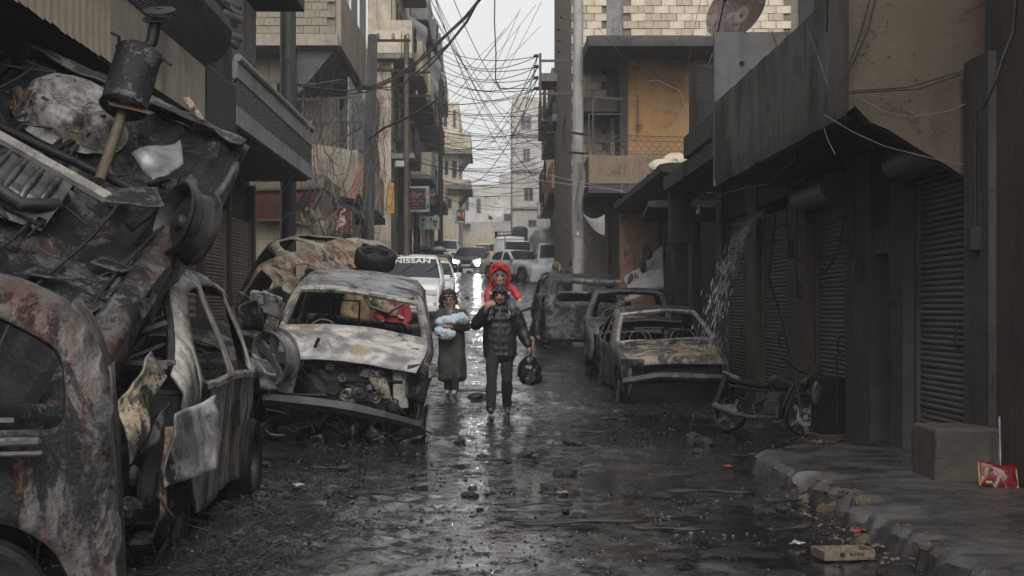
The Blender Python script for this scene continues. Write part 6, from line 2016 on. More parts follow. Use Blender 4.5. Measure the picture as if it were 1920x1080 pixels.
# child
ch = thing('person', 'small child in a red hooded jacket riding on the shoulders of the man', 'person', (man.location.x, MY, man.location.z))
Hc = V3(.0, .015, 1.845)
hp, Pc = head_parts(Hc, (.02, -1, -.12), .80)
cL = [V3(-.11, .1, 1.70), V3(-.16, .0, 1.60), V3(-.155, -.09, 1.50)]
cR = [V3(.11, .1, 1.70), V3(.19, .02, 1.66), V3(.245, -.08, 1.565)]
skin = hp + [('c', [(*(Hc + V3(0, .02, -.06)), .04), (0, .09, 1.70, .05)]), ('e', (0, .12, 1.60), (.10, .08, .15)), ('c', [(*cL[0], .04), (*cL[1], .03), (*cL[2], .022)]), ('c', [(*cR[0], .04), (*cR[1], .03), (*cR[2], .022)]),
             ('c', [(-.08, .12, 1.50, .06), (-.12, -.10, 1.46, .045), (-.13, -.15, 1.30, .035)]), ('c', [(.08, .12, 1.50, .06), (.14, -.10, 1.48, .045), (.15, -.16, 1.34, .035)])]
skin += hand_parts(cL[2], (.1, -.4, -.9), (1, 0, 0), (.5, .5, 0), .6) + hand_parts(cR[2], (.5, -.5, -.5), (.5, .5, .5), (-.4, -.1, -.6), .6)
blob('body', skin, .007, M['skin_pale'], ch, smooth=2)
face_bits(ch, Pc, .8, True)
hd = []
for t in np.linspace(-.35, math.pi + .35, 19):
    hd.append((*Pc(.150 * math.cos(t), .055 + .05 * max(0, math.sin(t)), -.005 + .155 * math.sin(t) + (.05 if abs(t - math.pi / 2) < .25 else 0)), .026))
blob('hood', [('c', hd), ('e', tuple(Pc(0, -.09, .05)), (.145, .10, .15)), ('e', tuple(Pc(0, -.005, .17)), (.10, .085, .06)), ('c', [(*Pc(-.07, .07, .135), .03), (*Pc(0, .085, .17), .035), (*Pc(.07, .07, .135), .03)]), ('e', tuple(Pc(0, -.03, -.12)), (.11, .09, .06))], .009, M['red'], ch, .004, 12, 2)
cap = [(*Pc(.098 * math.cos(t), .06, .005 + .085 * math.sin(t)), .022) for t in np.linspace(-.5, math.pi + .5, 13)]
blob('cap', [('c', cap), ('e', tuple(Pc(0, .0, .06)), (.082, .08, .07))], .008, M['grey_wool'], ch, 0, 9, 1)
for s_ in (-1, 1):
    g = MB(); g.ball(Pc(s_ * .082, .0, .155), (.022, .02, .024), 8, 6); g.build('ear_patch', plain('dark red patch', (.12, .012, .014), .7), ch, smooth=60)
    g = MB(); q0, q1 = Pc(s_ * .105, .06, -.05), V3(s_ * .125, -.16, 1.615); g.tube([q0, (q0 + q1) / 2 + V3(s_ * .01, -.01, 0), q1], .005, 5); g.build('cap_cord', M['grey_wool'], ch)
    g = MB(); g.ball(q1, .028, 10, 8); g.build('pompom', plain('grey blue pompom', (.25, .30, .33), .9, 0, .3, 60, .8), ch, smooth=60)
blob('jacket', [('e', (0, .12, 1.62), (.145, .11, .16)), ('c', [(-.10, .11, 1.71, .06), (0, .11, 1.73, .065), (.10, .11, 1.71, .06)])] + sleeve(cL[0], cL[1], cL[2], .062, .046, 3) + sleeve(cR[0], cR[1], cR[2], .062, .046, 3), .010, M['red'], ch, .006, 14, 2)
blob('trousers', [('c', [(-.08, .10, 1.50, .075), (-.125, -.10, 1.475, .062), (-.135, -.165, 1.36, .05)]), ('c', [(.08, .10, 1.50, .075), (.155, -.09, 1.50, .062), (.17, -.165, 1.42, .052)])], .010, plain('blue grey trousers', (.07, .085, .10), .8), ch, .006, 12, 2)
for q in (V3(-.14, -.19, 1.30), V3(.175, -.20, 1.37)):
    blob('shoe', [('c', [(*q, .036), (*(q + V3(0, -.05, -.03)), .032)])], .008, M['plastic'], ch, 0, 9, 2)
# bag in his hand
bg = thing('plastic_bag', 'full black plastic bag hanging from the hand of the man', 'bag', (man.location.x + .395, MY - .06, man.location.z))
parts = [('c', [(0, 0, .86, .02), (0, 0, .78, .045), (0, 0, .70, .11)]), ('e', (0, 0, .58), (.165, .12, .165)), ('e', (.02, 0, .49), (.16, .115, .10)), ('c', [(-.10, 0, .66, .05), (.0, 0, .80, .02)]), ('c', [(.10, 0, .66, .05), (.0, 0, .80, .02)])]
blob('sack', parts, .011, M['bag'], bg, .016, 12, 1)
g = MB(); g.tube([(-.02, 0, .80), (-.03, -.0, .86), (-.01, 0, .905), (.02, 0, .90), (.03, 0, .86), (.02, 0, .80)], .010, 6); g.build('handle_loop', M['bag'], bg, smooth=60)

# ---------------------------------------------------------------- woman with a bundled baby
WY = 21.5
wo = thing('person', 'woman in a long dark olive coat carrying a pale blue bundle past the burnt minivan', 'person', (P(846, 0, WY).x, WY, ground_at(-.58, WY)))
H = V3(-.03, -.02, 1.45)
hp, Pw = head_parts(H, (-.12, -1, -.35), .95)
sl, el, wl = V3(-.16, .02, 1.24), V3(-.25, -.05, 1.02), V3(-.07, -.24, 1.045)
sr, er, wr = V3(.17, .02, 1.24), V3(.24, -.06, 1.03), V3(-.01, -.25, 1.04)
anL, anR = V3(-.05, .05, .10), V3(.06, -.08, .10)
skin = hp + [('c', [(*(H + V3(0, .02, -.06)), .05), (0, .03, 1.27, .055)]), ('e', (0, .02, 1.12), (.14, .10, .18)), ('e', (0, .02, .92), (.15, .11, .16)), ('c', [(*sl, .05), (*el, .038), (*wl, .028)]), ('c', [(*sr, .05), (*er, .038), (*wr, .028)]),
             ('c', [(-.08, .02, .85, .08), (-.07, .03, .46, .05), (*anL, .037)]), ('c', [(.08, .0, .85, .08), (.08, -.04, .46, .05), (*anR, .037)])]
skin += hand_parts(wl, (.9, -.25, -.05), (0, .2, -1), (0, .9, 0), .95) + hand_parts(wr, (-.9, -.25, -.02), (0, .2, -1), (0, .9, 0), .95)
blob('body', skin, .008, M['skin'], wo, smooth=2)
face_bits(wo, Pw, .95)
blob('hair', [('e', tuple(Pw(0, -.03, .05)), (.105, .10, .10)), ('c', [(*Pw(.095, -.01, .04), .045), (*Pw(.115, -.01, -.05), .05), (*Pw(.12, .0, -.15), .045)]), ('c', [(*Pw(-.085, -.02, .05), .04), (*Pw(-.095, -.02, -.05), .04)]), ('c', [(*Pw(-.05, .03, .11), .035), (*Pw(.06, .03, .11), .04)])], .009, M['hair'], wo, .022, 34, 1)
blob('headscarf', [('c', [(*Pw(-.06, .062, .075), .02), (*Pw(0, .082, .085), .02), (*Pw(.06, .062, .075), .02)]), ('c', [(*Pw(-.075, .02, -.03), .022), (*Pw(-.05, .04, -.12), .03), (*Pw(0, .05, -.15), .04), (*Pw(.05, .04, -.12), .03), (*Pw(.075, .02, -.03), .022)]), ('e', (0, -.06, 1.24), (.07, .06, .06))], .009, M['scarf'], wo, .004, 20, 1)
rb_ = []
for u_ in np.linspace(-1, 1, 6):
    rb_.append(('c', [(.015 + u_ * .135, .03 + .02 * math.cos(u_ * 9), .29, .085 + .01 * math.cos(u_ * 7)), (.01 + u_ * .11, .03 + .03 * math.cos(u_ * 5), .6, .10), (u_ * .09, .02, .95, .105), (u_ * .085, .02, 1.2, .09)]))
    rb_.append(('c', [(.015 + u_ * .13, -.05 + .03 * math.sin(u_ * 8), .28, .07), (.01 + u_ * .10, -.03, .6, .09), (u_ * .08, -.01, .95, .10)]))
rb_ += [('c', [(-.13, .02, 1.23, .075), (0, .03, 1.27, .075), (.14, .02, 1.23, .075)]), ('c', [(*sl, .075), (*el, .068), (*(wl + (el - wl) * .2), .055)]), ('c', [(*sr, .078), (*er, .072), (*(wr + (er - wr) * .25), .058)])]
blob('coat', rb_, .013, M['robe'], wo, .017, 7, 2)
blob('trousers', [('c', [(*(anL + V3(0, .0, .22)), .07), (*(anL + V3(0, 0, .0)), .06)]), ('c', [(*(anR + V3(0, .0, .22)), .07), (*(anR + V3(0, 0, .0)), .06)])], .012, M['denim'], wo, .008, 14, 2)
for a in (anL, anR):
    blob('shoe', [('e', tuple(a + V3(0, 0, -.025)), (.045, .05, .05)), ('c', [(*(a + V3(0, .03, -.055)), .04), (*(a + V3(-.02, -.14, -.06)), .036)])], .009, plain('grey shoe', (.22, .22, .215), .5), wo, 0, 9, 2)
ba = thing('wrapped_baby', 'baby wrapped in a pale blue fleece blanket in the arms of the woman', 'baby', (wo.location.x, WY, wo.location.z))
blob('blanket', [('c', [(-.17, -.20, 1.10, .07), (-.02, -.235, 1.13, .085), (.14, -.22, 1.155, .095), (.20, -.19, 1.14, .075)]), ('c', [(-.18, -.19, .98, .075), (-.06, -.235, .94, .085), (.02, -.24, .92, .06)]), ('c', [(-.12, -.22, .88, .05), (.0, -.24, .87, .035)])], .012, M['fleece'], ba, .02, 15, 1)
g = MB(); g.ball((.17, -.285, 1.165), (.035, .02, .03), 10, 8); g.build('fold', M['fleece'], ba, smooth=60)


# ---------------------------------------------------------------- bystanders
def bystander(label, loc, rz, H, arms, top, hat, face=(0, -1, -.1), lean=0.0, trousers='denim', hood=None, extra=None, bulk=1.0):
    root = thing('person', label, 'person', loc, rz)
    hp, Ph = head_parts(H, face)
    nb = V3(H.x * .75, H.y * .75 + .02, H.z - .2)
    (sl, el, wl), (sr, er, wr) = arms
    ch_ = (sl + sr) / 2
    sk = hp + [('c', [(*(H + V3(0, .02, -.06)), .055), (*nb, .06)]), ('c', [(*nb, .07), (*(ch_ * .6 + V3(0, 0, .36)), .12), (0, .02, .92, .13)]), ('c', [(*sl, .055), (*el, .042), (*wl, .03)]), ('c', [(*sr, .055), (*er, .042), (*wr, .03)]),
               ('c', [(-.09, 0, .88, .085), (-.10, -.02, .47, .055), (-.10, .02, .1, .04)]), ('c', [(.09, 0, .88, .085), (.10, -.02, .47, .055), (.10, .02, .1, .04)])]
    sk += hand_parts(wl, (wl - el), (1, 0, 0), (0, -1, 0)) + hand_parts(wr, (wr - er), (-1, 0, 0), (0, -1, 0))
    blob('body', sk, .009, M['skin'], root, smooth=2)
    face_bits(root, Ph)
    mid = (ch_ + V3(0, .02, .95)) / 2
    j = [('c', [(*sl, .085 * bulk), (*((sl + sr) / 2 + V3(0, .02, .03)), .10 * bulk), (*sr, .085 * bulk)]), ('c', [(*ch_, .15 * bulk), (*mid, .165 * bulk), (0, .02, .86, .17 * bulk), (0, .02, .76, .17 * bulk)]),
         ('c', [(*sl, .085 * bulk), (*el, .072 * bulk), (*(wl + (el - wl) * .15), .058 * bulk)]), ('c', [(*sr, .085 * bulk), (*er, .072 * bulk), (*(wr + (er - wr) * .15), .058 * bulk)])]
    blob('jacket', j, .013, top, root, .014, 9, 2)
    legs(root, V3(-.09, 0, .9), V3(.09, 0, .9), V3(-.10, -.02, .48), V3(.10, -.02, .48), V3(-.10, .02, .10), V3(.10, .02, .10), mat=trousers)
    if hat == 'beanie': blob('beanie', [('e', tuple(Ph(0, -.005, .065)), (.093, .10, .085)), ('e', tuple(Ph(0, -.02, .02)), (.09, .092, .06))], .009, M['hair'], root, 0, 9, 2)
    elif hat == 'hood':
        hd = [(*Ph(.105 * math.cos(t), .045, .0 + .125 * math.sin(t)), .026) for t in np.linspace(-.9, math.pi + .9, 15)]
        blob('hood', [('c', hd), ('e', tuple(Ph(0, -.04, .03)), (.115, .10, .13)), ('e', tuple(Ph(0, -.04, -.13)), (.11, .09, .07))], .010, top, root, .004, 12, 2)
    elif hat == 'hair': blob('hair', [('e', tuple(Ph(0, -.012, .06)), (.09, .095, .08)), ('e', tuple(Ph(0, -.03, -.02)), (.085, .07, .08))], .009, M['hair'], root, .006, 40, 1)
    elif hat == 'scarf': blob('headscarf', [('c', [(*Ph(.088 * math.cos(t), .03, .0 + .11 * math.sin(t)), .024) for t in np.linspace(-1.2, math.pi + 1.2, 15)]), ('e', tuple(Ph(0, -.03, .03)), (.10, .09, .11)), ('c', [(*Ph(0, .03, -.16), .06), (*Ph(.02, .06, -.32), .045), (*Ph(.03, .05, -.48), .04)])], .010, plain('white grey scarf', (.42, .40, .42), .8, 0, .3, 20, .3), root, .004, 16, 2)
    return root


AR = ((V3(-.18, .02, 1.40), V3(-.25, .03, 1.12), V3(-.24, -.06, .88)), (V3(.18, .02, 1.40), V3(.25, .03, 1.12), V3(.24, -.06, .88)))
AH = ((V3(-.18, .02, 1.40), V3(-.25, .0, 1.14), V3(-.20, -.12, .93)), (V3(.18, .02, 1.40), V3(.24, -.08, 1.18), V3(.06, -.16, 1.46)))
bx, by = P(1043, 0, 35.2).x, 35.2
bystander('person in an olive hooded jacket with a hand at the mouth behind the burnt van', (bx, by, gz(by) - .06), R(58), V3(0, -.04, 1.60), AH, M['olive'], 'hood')
bx, by = P(1074, 0, 35.6).x, 35.6
bystander('person in a black jacket and beanie, turned away behind the burnt van', (bx, by, gz(by) - .02), R(120), V3(0, -.02, 1.61), AR, M['jacket'], 'beanie')
bx, by = P(676, 0, 22.9).x, 22.9
AB = ((V3(-.22, -.10, 1.30), V3(-.30, -.22, 1.08), V3(-.15, -.40, .98)), (V3(.18, -.10, 1.33), V3(.33, -.26, 1.18), V3(.50, -.32, 1.06)))
kh = bystander('person in a bulky brown coat stooping behind the empty windscreen of the burnt minivan', (bx, by, gz(by) + .08), R(20), V3(.10, -.24, 1.50), AB, M['khaki'], 'scarf', (.5, -.8, -.4), bulk=1.28)
blob('camouflage_sleeve', [('c', [(.17, -.12, 1.34, .125), (.33, -.28, 1.19, .108), (.46, -.32, 1.09, .085)])], .013, M['camo'], kh, .01, 10, 2)
bx, by = P(738, 0, 22.9).x, 22.9
bystander('person in a dark red dotted jacket and pale scarf seen through the burnt minivan', (bx, by, gz(by) + .05), R(-15), V3(0, -.03, 1.50), ((V3(-.17, .02, 1.30), V3(-.24, -.08, 1.08), V3(-.12, -.22, .98)), (V3(.17, .02, 1.30), V3(.23, .02, 1.04), V3(.18, -.12, .86))), M['red_dots'], 'scarf', (-.25, -1, -.2))

# ================================================================== STREET FURNITURE, SIGNS, CABLES, RUBBLE
def text_mesh(s, size, mat, parent, M_, name='lettering', ext=.003, sx=1.0, bold=.0):
    t = bpy.data.curves.new(name, 'FONT'); t.body = s; t.align_x = 'CENTER'; t.align_y = 'CENTER'; t.size = size; t.extrude = ext; t.offset = bold
    to = bpy.data.objects.new(name, t); COL.objects.link(to); bpy.context.view_layer.update()
    me = bpy.data.meshes.new_from_object(to.evaluated_get(bpy.context.evaluated_depsgraph_get()))
    bpy.data.objects.remove(to)
    me.transform(Matrix.Diagonal((sx, 1, 1, 1)))
    o = link_mesh(name, me, mat, parent)
    o.matrix_local = M_
    return o


def upright(loc, yaw=0, tilt=0):
    return Matrix.Translation(loc) @ Matrix.Rotation(R(yaw), 4, 'Z') @ Matrix.Rotation(R(tilt), 4, 'Y') @ Matrix.Rotation(R(90), 4, 'X')


INK_W = plain('white print', (.6, .6, .58), .6, 0, .1, 20, 0)
INK_R = plain('red print', (.55, .05, .03), .6, 0, .15, 20, 0)
INK_P = plain('orange pink print', (.55, .2, .13), .6, 0, .2, 20, 0)

# --- black sign with red and white writing
SY = 50.0
sg = thing('shop_sign', 'black square sign with red and white arabic writing in a pale blue frame', 'sign', P(781, 373, SY))
k = 1 / (FPX / SY)
g = MB(); g.box(-24 * k, 24 * k, 0, .06, -24 * k, 24 * k); g.build('frame', plain('pale blue frame', (.38, .46, .50), .5, 0, .2, 6), sg)
g = MB(); g.box(-20 * k, 17.5 * k, -.012, -.001, -20 * k, 20 * k); g.build('face', plain('black sign face', (.022, .022, .024), .4, 0, .4, 10), sg)
q = lambda x, y: upright((x * k, -.018, y * k))
text_mesh('\uFEEE\uFEE4\uFEA3 \uFEAD\uFE8E\uFE98\uFEB3 \uFEB0\uFEDB\uFEAE\uFEE3', .24, INK_P, sg, q(-1, 10.5), bold=.006)
text_mesh('\uFE93\uFEAD\uFE8E\uFEA4\uFEDF\uFE8D', .10, INK_W, sg, q(-4, 3.5), sx=1.5)
text_mesh('\uFE8F\uFE8E\uFE91  \uFE8F\uFE8E\uFE91', .11, INK_W, sg, q(0, -3), sx=1.2)
g = MB(); g.prism([(-8 * k, -.014, -8.5 * k), (1 * k, -.014, -8.5 * k), (1 * k, -.014, -7 * k), (4.5 * k, -.014, -10 * k), (1 * k, -.014, -13 * k), (1 * k, -.014, -11.5 * k), (-8 * k, -.014, -11.5 * k)], (0, -.006, 0)); g.build('arrow', INK_R, sg)
g = MB()
for i in range(9): g.box((-12 + 2.5 * i) * k, (-10.4 + 2.5 * i) * k, -.018, -.012, (-17.2 + (i % 2) * .5) * k, -15.4 * k)
g.build('red_line', INK_R, sg)
for z0, z1, mt in ((8, 20, plain('teal strip', (.25, .38, .40), .5)), (-10, 0, plain('ochre strip', (.45, .33, .14), .5)), (-18, -11, M['plastic'])):
    g = MB(); g.box(19 * k, 22.5 * k, -.010, -.001, z0 * k, z1 * k); g.build('side_strip', mt, sg)
g = MB(); g.box(25 * k, 34 * k, .05, .1, -10 * k, 20 * k); g.build('rear_sign_panel', plain('dark sign panel', (.04, .04, .042), .5), sg)
g = MB(); g.bar((-24 * k, .05, 22 * k), (-60 * k, .3, 24 * k), .04); g.build('bracket', M['iron'], sg)

# --- scorched restaurant sign, hanging aslant
SY = 31.0
k = SY / FPX
sg = thing('restaurant_sign', 'scorched red sign with three lines of white arabic writing hanging behind the burnt tree', 'sign', P(637, 411, SY), R(-8))
g = MB(); g.prism([(-22 * k, 0, 22 * k), (24 * k, 0, 20 * k), (23 * k, 0, -27 * k), (-24 * k, 0, -20 * k)], (0, .12, 0)); g.build('board', plaster('scorched red sheet', (.15, .030, .022), (.022, .014, .012), .6, .4, .5, .2, 51), sg)
for s_, y_, x_ in (('\uFEE2\uFECC\uFEC4\uFEE3', 13, -3), ('\uFE8F\uFE8E\uFE91', 1, 0), ('\uFE93\uFEAD\uFE8E\uFEA4\uFEDF\uFE8D', -10, -1)):
    text_mesh(s_, .15, INK_W, sg, upright((x_ * k, -.008, y_ * k), 0, -28), bold=.003)
g = MB(); g.bar((23 * k, -.02, 22 * k), (23 * k, -.02, -28 * k), .03); g.build('edge_strip', M['steel'], sg)

for (x0, x1, y0, y1, Y, nm, lb_, mt) in ((786, 824, 406, 430, 58, 'painted_sign', 'pale green painted sign under the black square sign', plain('pale green enamel', (.26, .34, .30), .5, 0, .35, 5)),
                                         (853, 872, 393, 419, 82, 'poster_sign', 'small dark poster sign far up the left side', plain('dark poster', (.05, .045, .045), .5, 0, .6, 4)),
                                         (848, 856, 390, 415, 80, 'banner', 'pale blue upright banner strip beside the small dark poster sign', plain('pale blue strip', (.35, .45, .5), .5)),
                                         (726, 739, 343, 400, 41, 'upright_sign', 'narrow upright orange sign beside the square pole', plain('orange sign', (.42, .22, .05), .5, 0, .25, 5))):
    o = thing(nm, lb_, 'sign', P((x0 + x1) / 2, (y0 + y1) / 2, Y))
    k = Y / FPX
    g = MB(); g.box(-(x1 - x0) / 2 * k, (x1 - x0) / 2 * k, 0, .08, -(y1 - y0) / 2 * k, (y1 - y0) / 2 * k); g.build('board', mt, o)
    if nm == 'painted_sign':
        for i in range(9):
            g = MB(); g.ball((random.uniform(-15, 15) * k, -.004, random.uniform(-8, 8) * k), (.05, .004, .07), 8, 5); g.build('painted_figure', M['tan'], o)
    if nm == 'poster_sign':
        g = MB(); g.box(-7 * k, 7 * k, -.01, -.002, -11 * k, -9 * k); g.build('white_line', INK_W, o)
        g = MB(); g.ball((-2 * k, -.003, 4 * k), (.14, .006, .12), 8, 5); g.ball((6 * k, -.003, 3 * k), (.07, .006, .2), 8, 5); g.build('red_print', INK_P, o)
o = thing('slanted_panel', 'grey and pink panel hanging aslant beside the square utility pole', 'panel', (0, 0, 0))
MB().prism([P(672, 306, 33), P(685, 314, 33.2), P(667, 374, 33), P(653, 370, 32.8)], (0, .05, 0)).build('panel', plaster('faded pink panel', (.42, .20, .15), (.10, .10, .10), .8, .2, .6, .2, 52), o)

# --- poles
def pole(name, label, a, b, r0, r1, mat, n=16, arms=(), ins=True):
    o = thing(name, label, 'pole')
    g = MB(); g.tube([a, Vector(a) * .5 + Vector(b) * .5, b], [r0, (r0 + r1) / 2, r1], n); g.build('shaft', mat, o, smooth=50)
    for p, q_ in arms:
        g = MB(); g.bar(p, q_, .06, .06); g.build('cross_arm', M['rustbar'], o)
        if ins:
            for t in np.linspace(.15, .95, 3):
                c_ = Vector(p) * (1 - t) + Vector(q_) * t
                g = MB(); g.lathe([(0, 0), (.03, 0), (.045, .05), (.03, .09), (.04, .12), (0, .14)], 10, Matrix.Translation(c_ + Vector((0, 0, .03)))); g.build('insulator', M['steel'], o, smooth=50)
    return o


def base(p): return Vector((p.x, p.y, gz(p.y) - .2))


t_ = P(540, 12, 25.6)
pole('burnt_pole', 'thick charred round pole on the left, in front of the red fascia board', base(t_), t_, .15, .145, plaster('charred pole', (.03, .03, .031), (.010, .010, .010), .6, .6, .45, .5, 61))
t_ = P(699, 65, 32); bpos = P(684, 470, 32)
pole('utility_pole', 'leaning square concrete utility pole with two cross arms on the left', (bpos.x, 32, gz(32) - .3), t_, .17, .11, M['grey'], 4, arms=((P(698, 76, 31.9), P(768, 76, 33.5)), (P(697, 131, 31.9), P(765, 133, 33.5))))
t_ = P(762, 66, 40)
pole('utility_pole', 'thin utility pole with brown top, right of the leaning square one', base(t_), t_, .10, .07, M['tan'], 8, arms=((P(750, 138, 39.9), P(806, 136, 41)), (P(750, 180, 39.9), P(806, 180, 41))))
t_ = P(826, 150, 62)
pole('utility_pole', 'far thin utility pole against the left house fronts', base(t_), t_, .12, .08, M['conc_dark'], 8, arms=((P(806, 186, 61.9), P(836, 186, 62)), (P(806, 232, 61.9), P(836, 232, 62))))
t_ = P(752, 262, 47)
pole('street_post', 'short dark post beside the narrow orange sign', base(t_), t_, .09, .08, M['conc_dark'], 10)
t_ = P(1084, -30, 35.2)
rp = pole('concrete_pole', 'tall round grey concrete pole at the corner of the block house', base(t_), t_, .15, .125, plaster('grey pole', (.27, .262, .245), (.10, .098, .092), .4, .6, .7, .3, 62))
g = MB(); g.bar(P(1013, 100, 35.6), P(1013, 191, 35.6), .06); g.bar(P(1013, 114, 35.6), P(1082, 114, 35.4), .055); g.bar(P(1013, 176, 35.6), P(1082, 176, 35.4), .05); g.build('cable_bracket', M['rustbar'], rp)
for y in (105, 125, 146, 166):
    g = MB(); g.lathe([(0, 0), (.04, 0), (.055, .04), (.035, .07), (.05, .11), (0, .13)], 10, Matrix.Translation(P(1010, y, 35.6)) @ Matrix.Rotation(R(-90), 4, 'Y')); g.build('insulator', M['iron'], rp, smooth=50)
for (x0, y0, x1, y1) in ((1053, 32, 1076, 40), (1048, 55, 1076, 62), (1048, 76, 1076, 84), (1048, 96, 1076, 103)):
    g = MB(); g.bar(P(x0, y0, 35.4), P(x1, y1, 35.4), .03); g.ball(P(x0, y0, 35.4), .045, 8, 6); g.build('spike_arm', M['iron'], rp)
for (x0, y0, x1, y1) in ((1068, 248, 1106, 254), (1066, 286, 1102, 288)):
    g = MB(); g.bar(P(x0, y0, 34.9), P(x1, y1, 34.3), .06); g.build('side_arm', M['iron'], rp)
g = MB(); g.lathe([(.128, -.3), (.135, -.3), (.135, .3), (.128, .3)], 16, Matrix.Translation(P(1083, 462, 35.2))); g.build('paper_band', M['conc'], rp)

# --- burnt tree
tr = thing('burnt_tree', 'bare scorched tree with stubby limbs in front of the red fascia board', 'tree', (0, 0, 0))
bark = plain('scorched bark', (.12, .095, .07), .8, 0, .7, 22, .9)
TYd = 28.6
A = lambda x, y, d=0: P(x, y, TYd + d)
b0 = A(607, 500); b0.z = gz(TYd)
g = MB(); g.tube([b0, A(605, 470), A(598, 440), A(590, 412)], [.17, .14, .11, .09], 9); g.build('trunk', bark, tr, smooth=60)
for i, (pts, rs) in enumerate((([(600, 450, 0), (585, 428, .2), (567, 420, .3), (556, 418, .4)], (.09, .07, .05, .03)), ([(592, 415, 0), (584, 400, -.1), (580, 396, -.1), (574, 392, -.2)], (.09, .085, .06, .04)), ([(602, 455, 0), (610, 430, .2), (622, 408, .3), (634, 398, .2), (640, 388, .1)], (.09, .075, .06, .045, .03)),
                              ([(608, 470, 0), (620, 440, -.2), (628, 420, -.3), (630, 404, -.3)], (.08, .06, .05, .03)), ([(592, 420, 0), (600, 405, .2), (596, 392, .3)], (.05, .04, .02)), ([(575, 424, .2), (566, 408, .3), (564, 396, .3)], (.04, .03, .015)))):
    g = MB(); g.tube([A(*q_) for q_ in pts], list(rs), 8); g.build('limb', bark, tr, smooth=60)

# --- charred awning over the left shops
g = MB(); rows = []
for i in range(13):
    t = i / 12
    rows.append([P(470 + 220 * t, 372 - 22 * math.sin(2.6 * t) + 40 * t * t * t + 6 * math.sin(9 * t) + 12 * u, 32.5 - 1.2 * u + .15 * math.sin(7 * t + 4 * u)) for u in np.linspace(0, 1, 6)])
g.grid(rows); o = g.build('charred_awning', M['char'], None, smooth=60); mark(o, 'charred black awning sagging above the scorched restaurant sign', 'awning')
g = MB(); g.grid([[P(1092 + 42 * t, 400 + 40 * t * u + 10 * math.sin(3 * t), 34 - .8 * u) for u in (0, .3, .6, 1)] for t in np.linspace(0, 1, 9)])
mark(g.build('torn_awning', M['conc'], None, smooth=60), 'torn pale awning cloth hanging right of the round concrete pole', 'awning')
g = MB(); g.grid([[P(1058 + 10 * u + 3 * math.sin(8 * t), 175 + 120 * t, 40 + .2 * math.sin(5 * u)) for u in (0, .3, .6, 1)] for t in np.linspace(0, 1, 12)])
mark(g.build('rag_curtain', M['tarp'], None, smooth=60), 'grey rag curtain hanging left of the round concrete pole', 'cloth')
g = MB(); g.grid([[P(1080 + 14 * u + 4 * math.sin(6 * t), 305 + 110 * t, 34.6 + .1 * math.sin(5 * u)) for u in (0, .3, .6, 1)] for t in np.linspace(0, 1, 12)])
mark(g.build('rag_curtain', M['conc'], None, smooth=60), 'pale torn sheet hanging down beside the brown balcony parapet', 'cloth')
for k_, (x0, x1, y0, y1, Y, dx) in enumerate(((762, 800, 25, 90, 52, 34), (806, 826, 90, 165, 60, 14), (705, 728, 180, 330, 43, 34))):
    g = MB(); g.grid([[P(x0 + (x1 - x0) * u + 2 * math.sin(9 * t), y0 + (y1 - y0) * t + 26 * u, Y + 4 * u) for u in np.linspace(0, 1, 8)] for t in np.linspace(0, 1, 9)])
    mark(g.build('tarpaulin', (M['tarp'] if k_ != 2 else plain('grey green tarpaulin', (.17, .18, .155), .7, 0, .4, 3, .3)), None, smooth=60), ('blue grey tarpaulin slung from a high balcony on the left', 'crumpled tarpaulin at the skyline edge of the left houses', 'large grey green tarpaulin hung behind the leaning utility pole')[k_], 'tarpaulin')

# --- satellite dishes
def dish(label, loc, d, aim, mat):
    o = thing('satellite_dish', label, 'satellite dish', loc)
    Q_ = Vector(aim).to_track_quat('Z', 'Y').to_matrix().to_4x4()
    g = MB(); g.lathe([(0, 0)] + [(d / 2 * t, .16 * d * t * t) for t in (.2, .4, .6, .8, 1)] + [(d / 2 * 1.01, .16 * d + .01), (d / 2 * .98, .155 * d - .005)] + [(d / 2 * t, .16 * d * t * t - .012) for t in (.8, .4, .01)], 32, Q_)
    g.build('reflector_or_halo', mat, o, smooth=50)
    g = MB(); tip = Q_ @ Vector((0, 0, d * .45))
    for a in (0, 2.1, 4.2): g.bar(Q_ @ Vector((d * .48 * math.cos(a), d * .48 * math.sin(a), .15 * d)), tip, .02)
    g.ball(tip, .04, 8, 6); g.build('feed_arm', M['iron'], o)
    g = MB(); g.bar((0, 0, 0), (0, .2, -d * .95), .05); g.build('mast', M['iron'], o)
    return o


dish('large rusty satellite dish above the partition wall on the right', P(1391, 28, 21.0), 1.02, (-.62, -.62, .35), burnt('rusty dish', ash=(.14, .125, .115), tan=(.25, .2, .15), rust=(.09, .045, .028), r=.45, t=.60, c=.60, rough=.5, w=70, scale=2.0))
g = MB(); g.box(3.0, 3.9, 20.6, 21.4, 3.8, 5.0); mark(g.build('stair_head', M['conc_dark'], None), 'dark concrete box on the burnt shop roof under the rusty dish', 'roof box')
dish('pale blue grey satellite dish high on the left house fronts', P(814, 304, 64), .95, (.2, -1, .1), plain('pale dish', (.34, .39, .42), .5, 0, .2, 4))
dish('hazy satellite dish on the end house', P(921, 390, 140), 2.4, (.5, -1, .5), M['farwall'])
dish('small rusty dish hanging over the broken canopy edge', P(1322, 249, 22), .3, (-.5, -1, .2), M['iron'])
g = MB(); g.ball((0, 0, 0), 1, 10, 7)
o = thing('loudspeaker', 'white box lamp on the dark post of the left row', 'lamp', P(748, 308, 35.8), R(20))
g = MB(); g.box(-.10, .12, -.1, .1, -.08, .08); g.build('case', M['tarp'], o, bevel=.02); g = MB(); g.bar((0, 0, 0), (.05, .2, -.1), .03); g.build('arm', M['iron'], o)
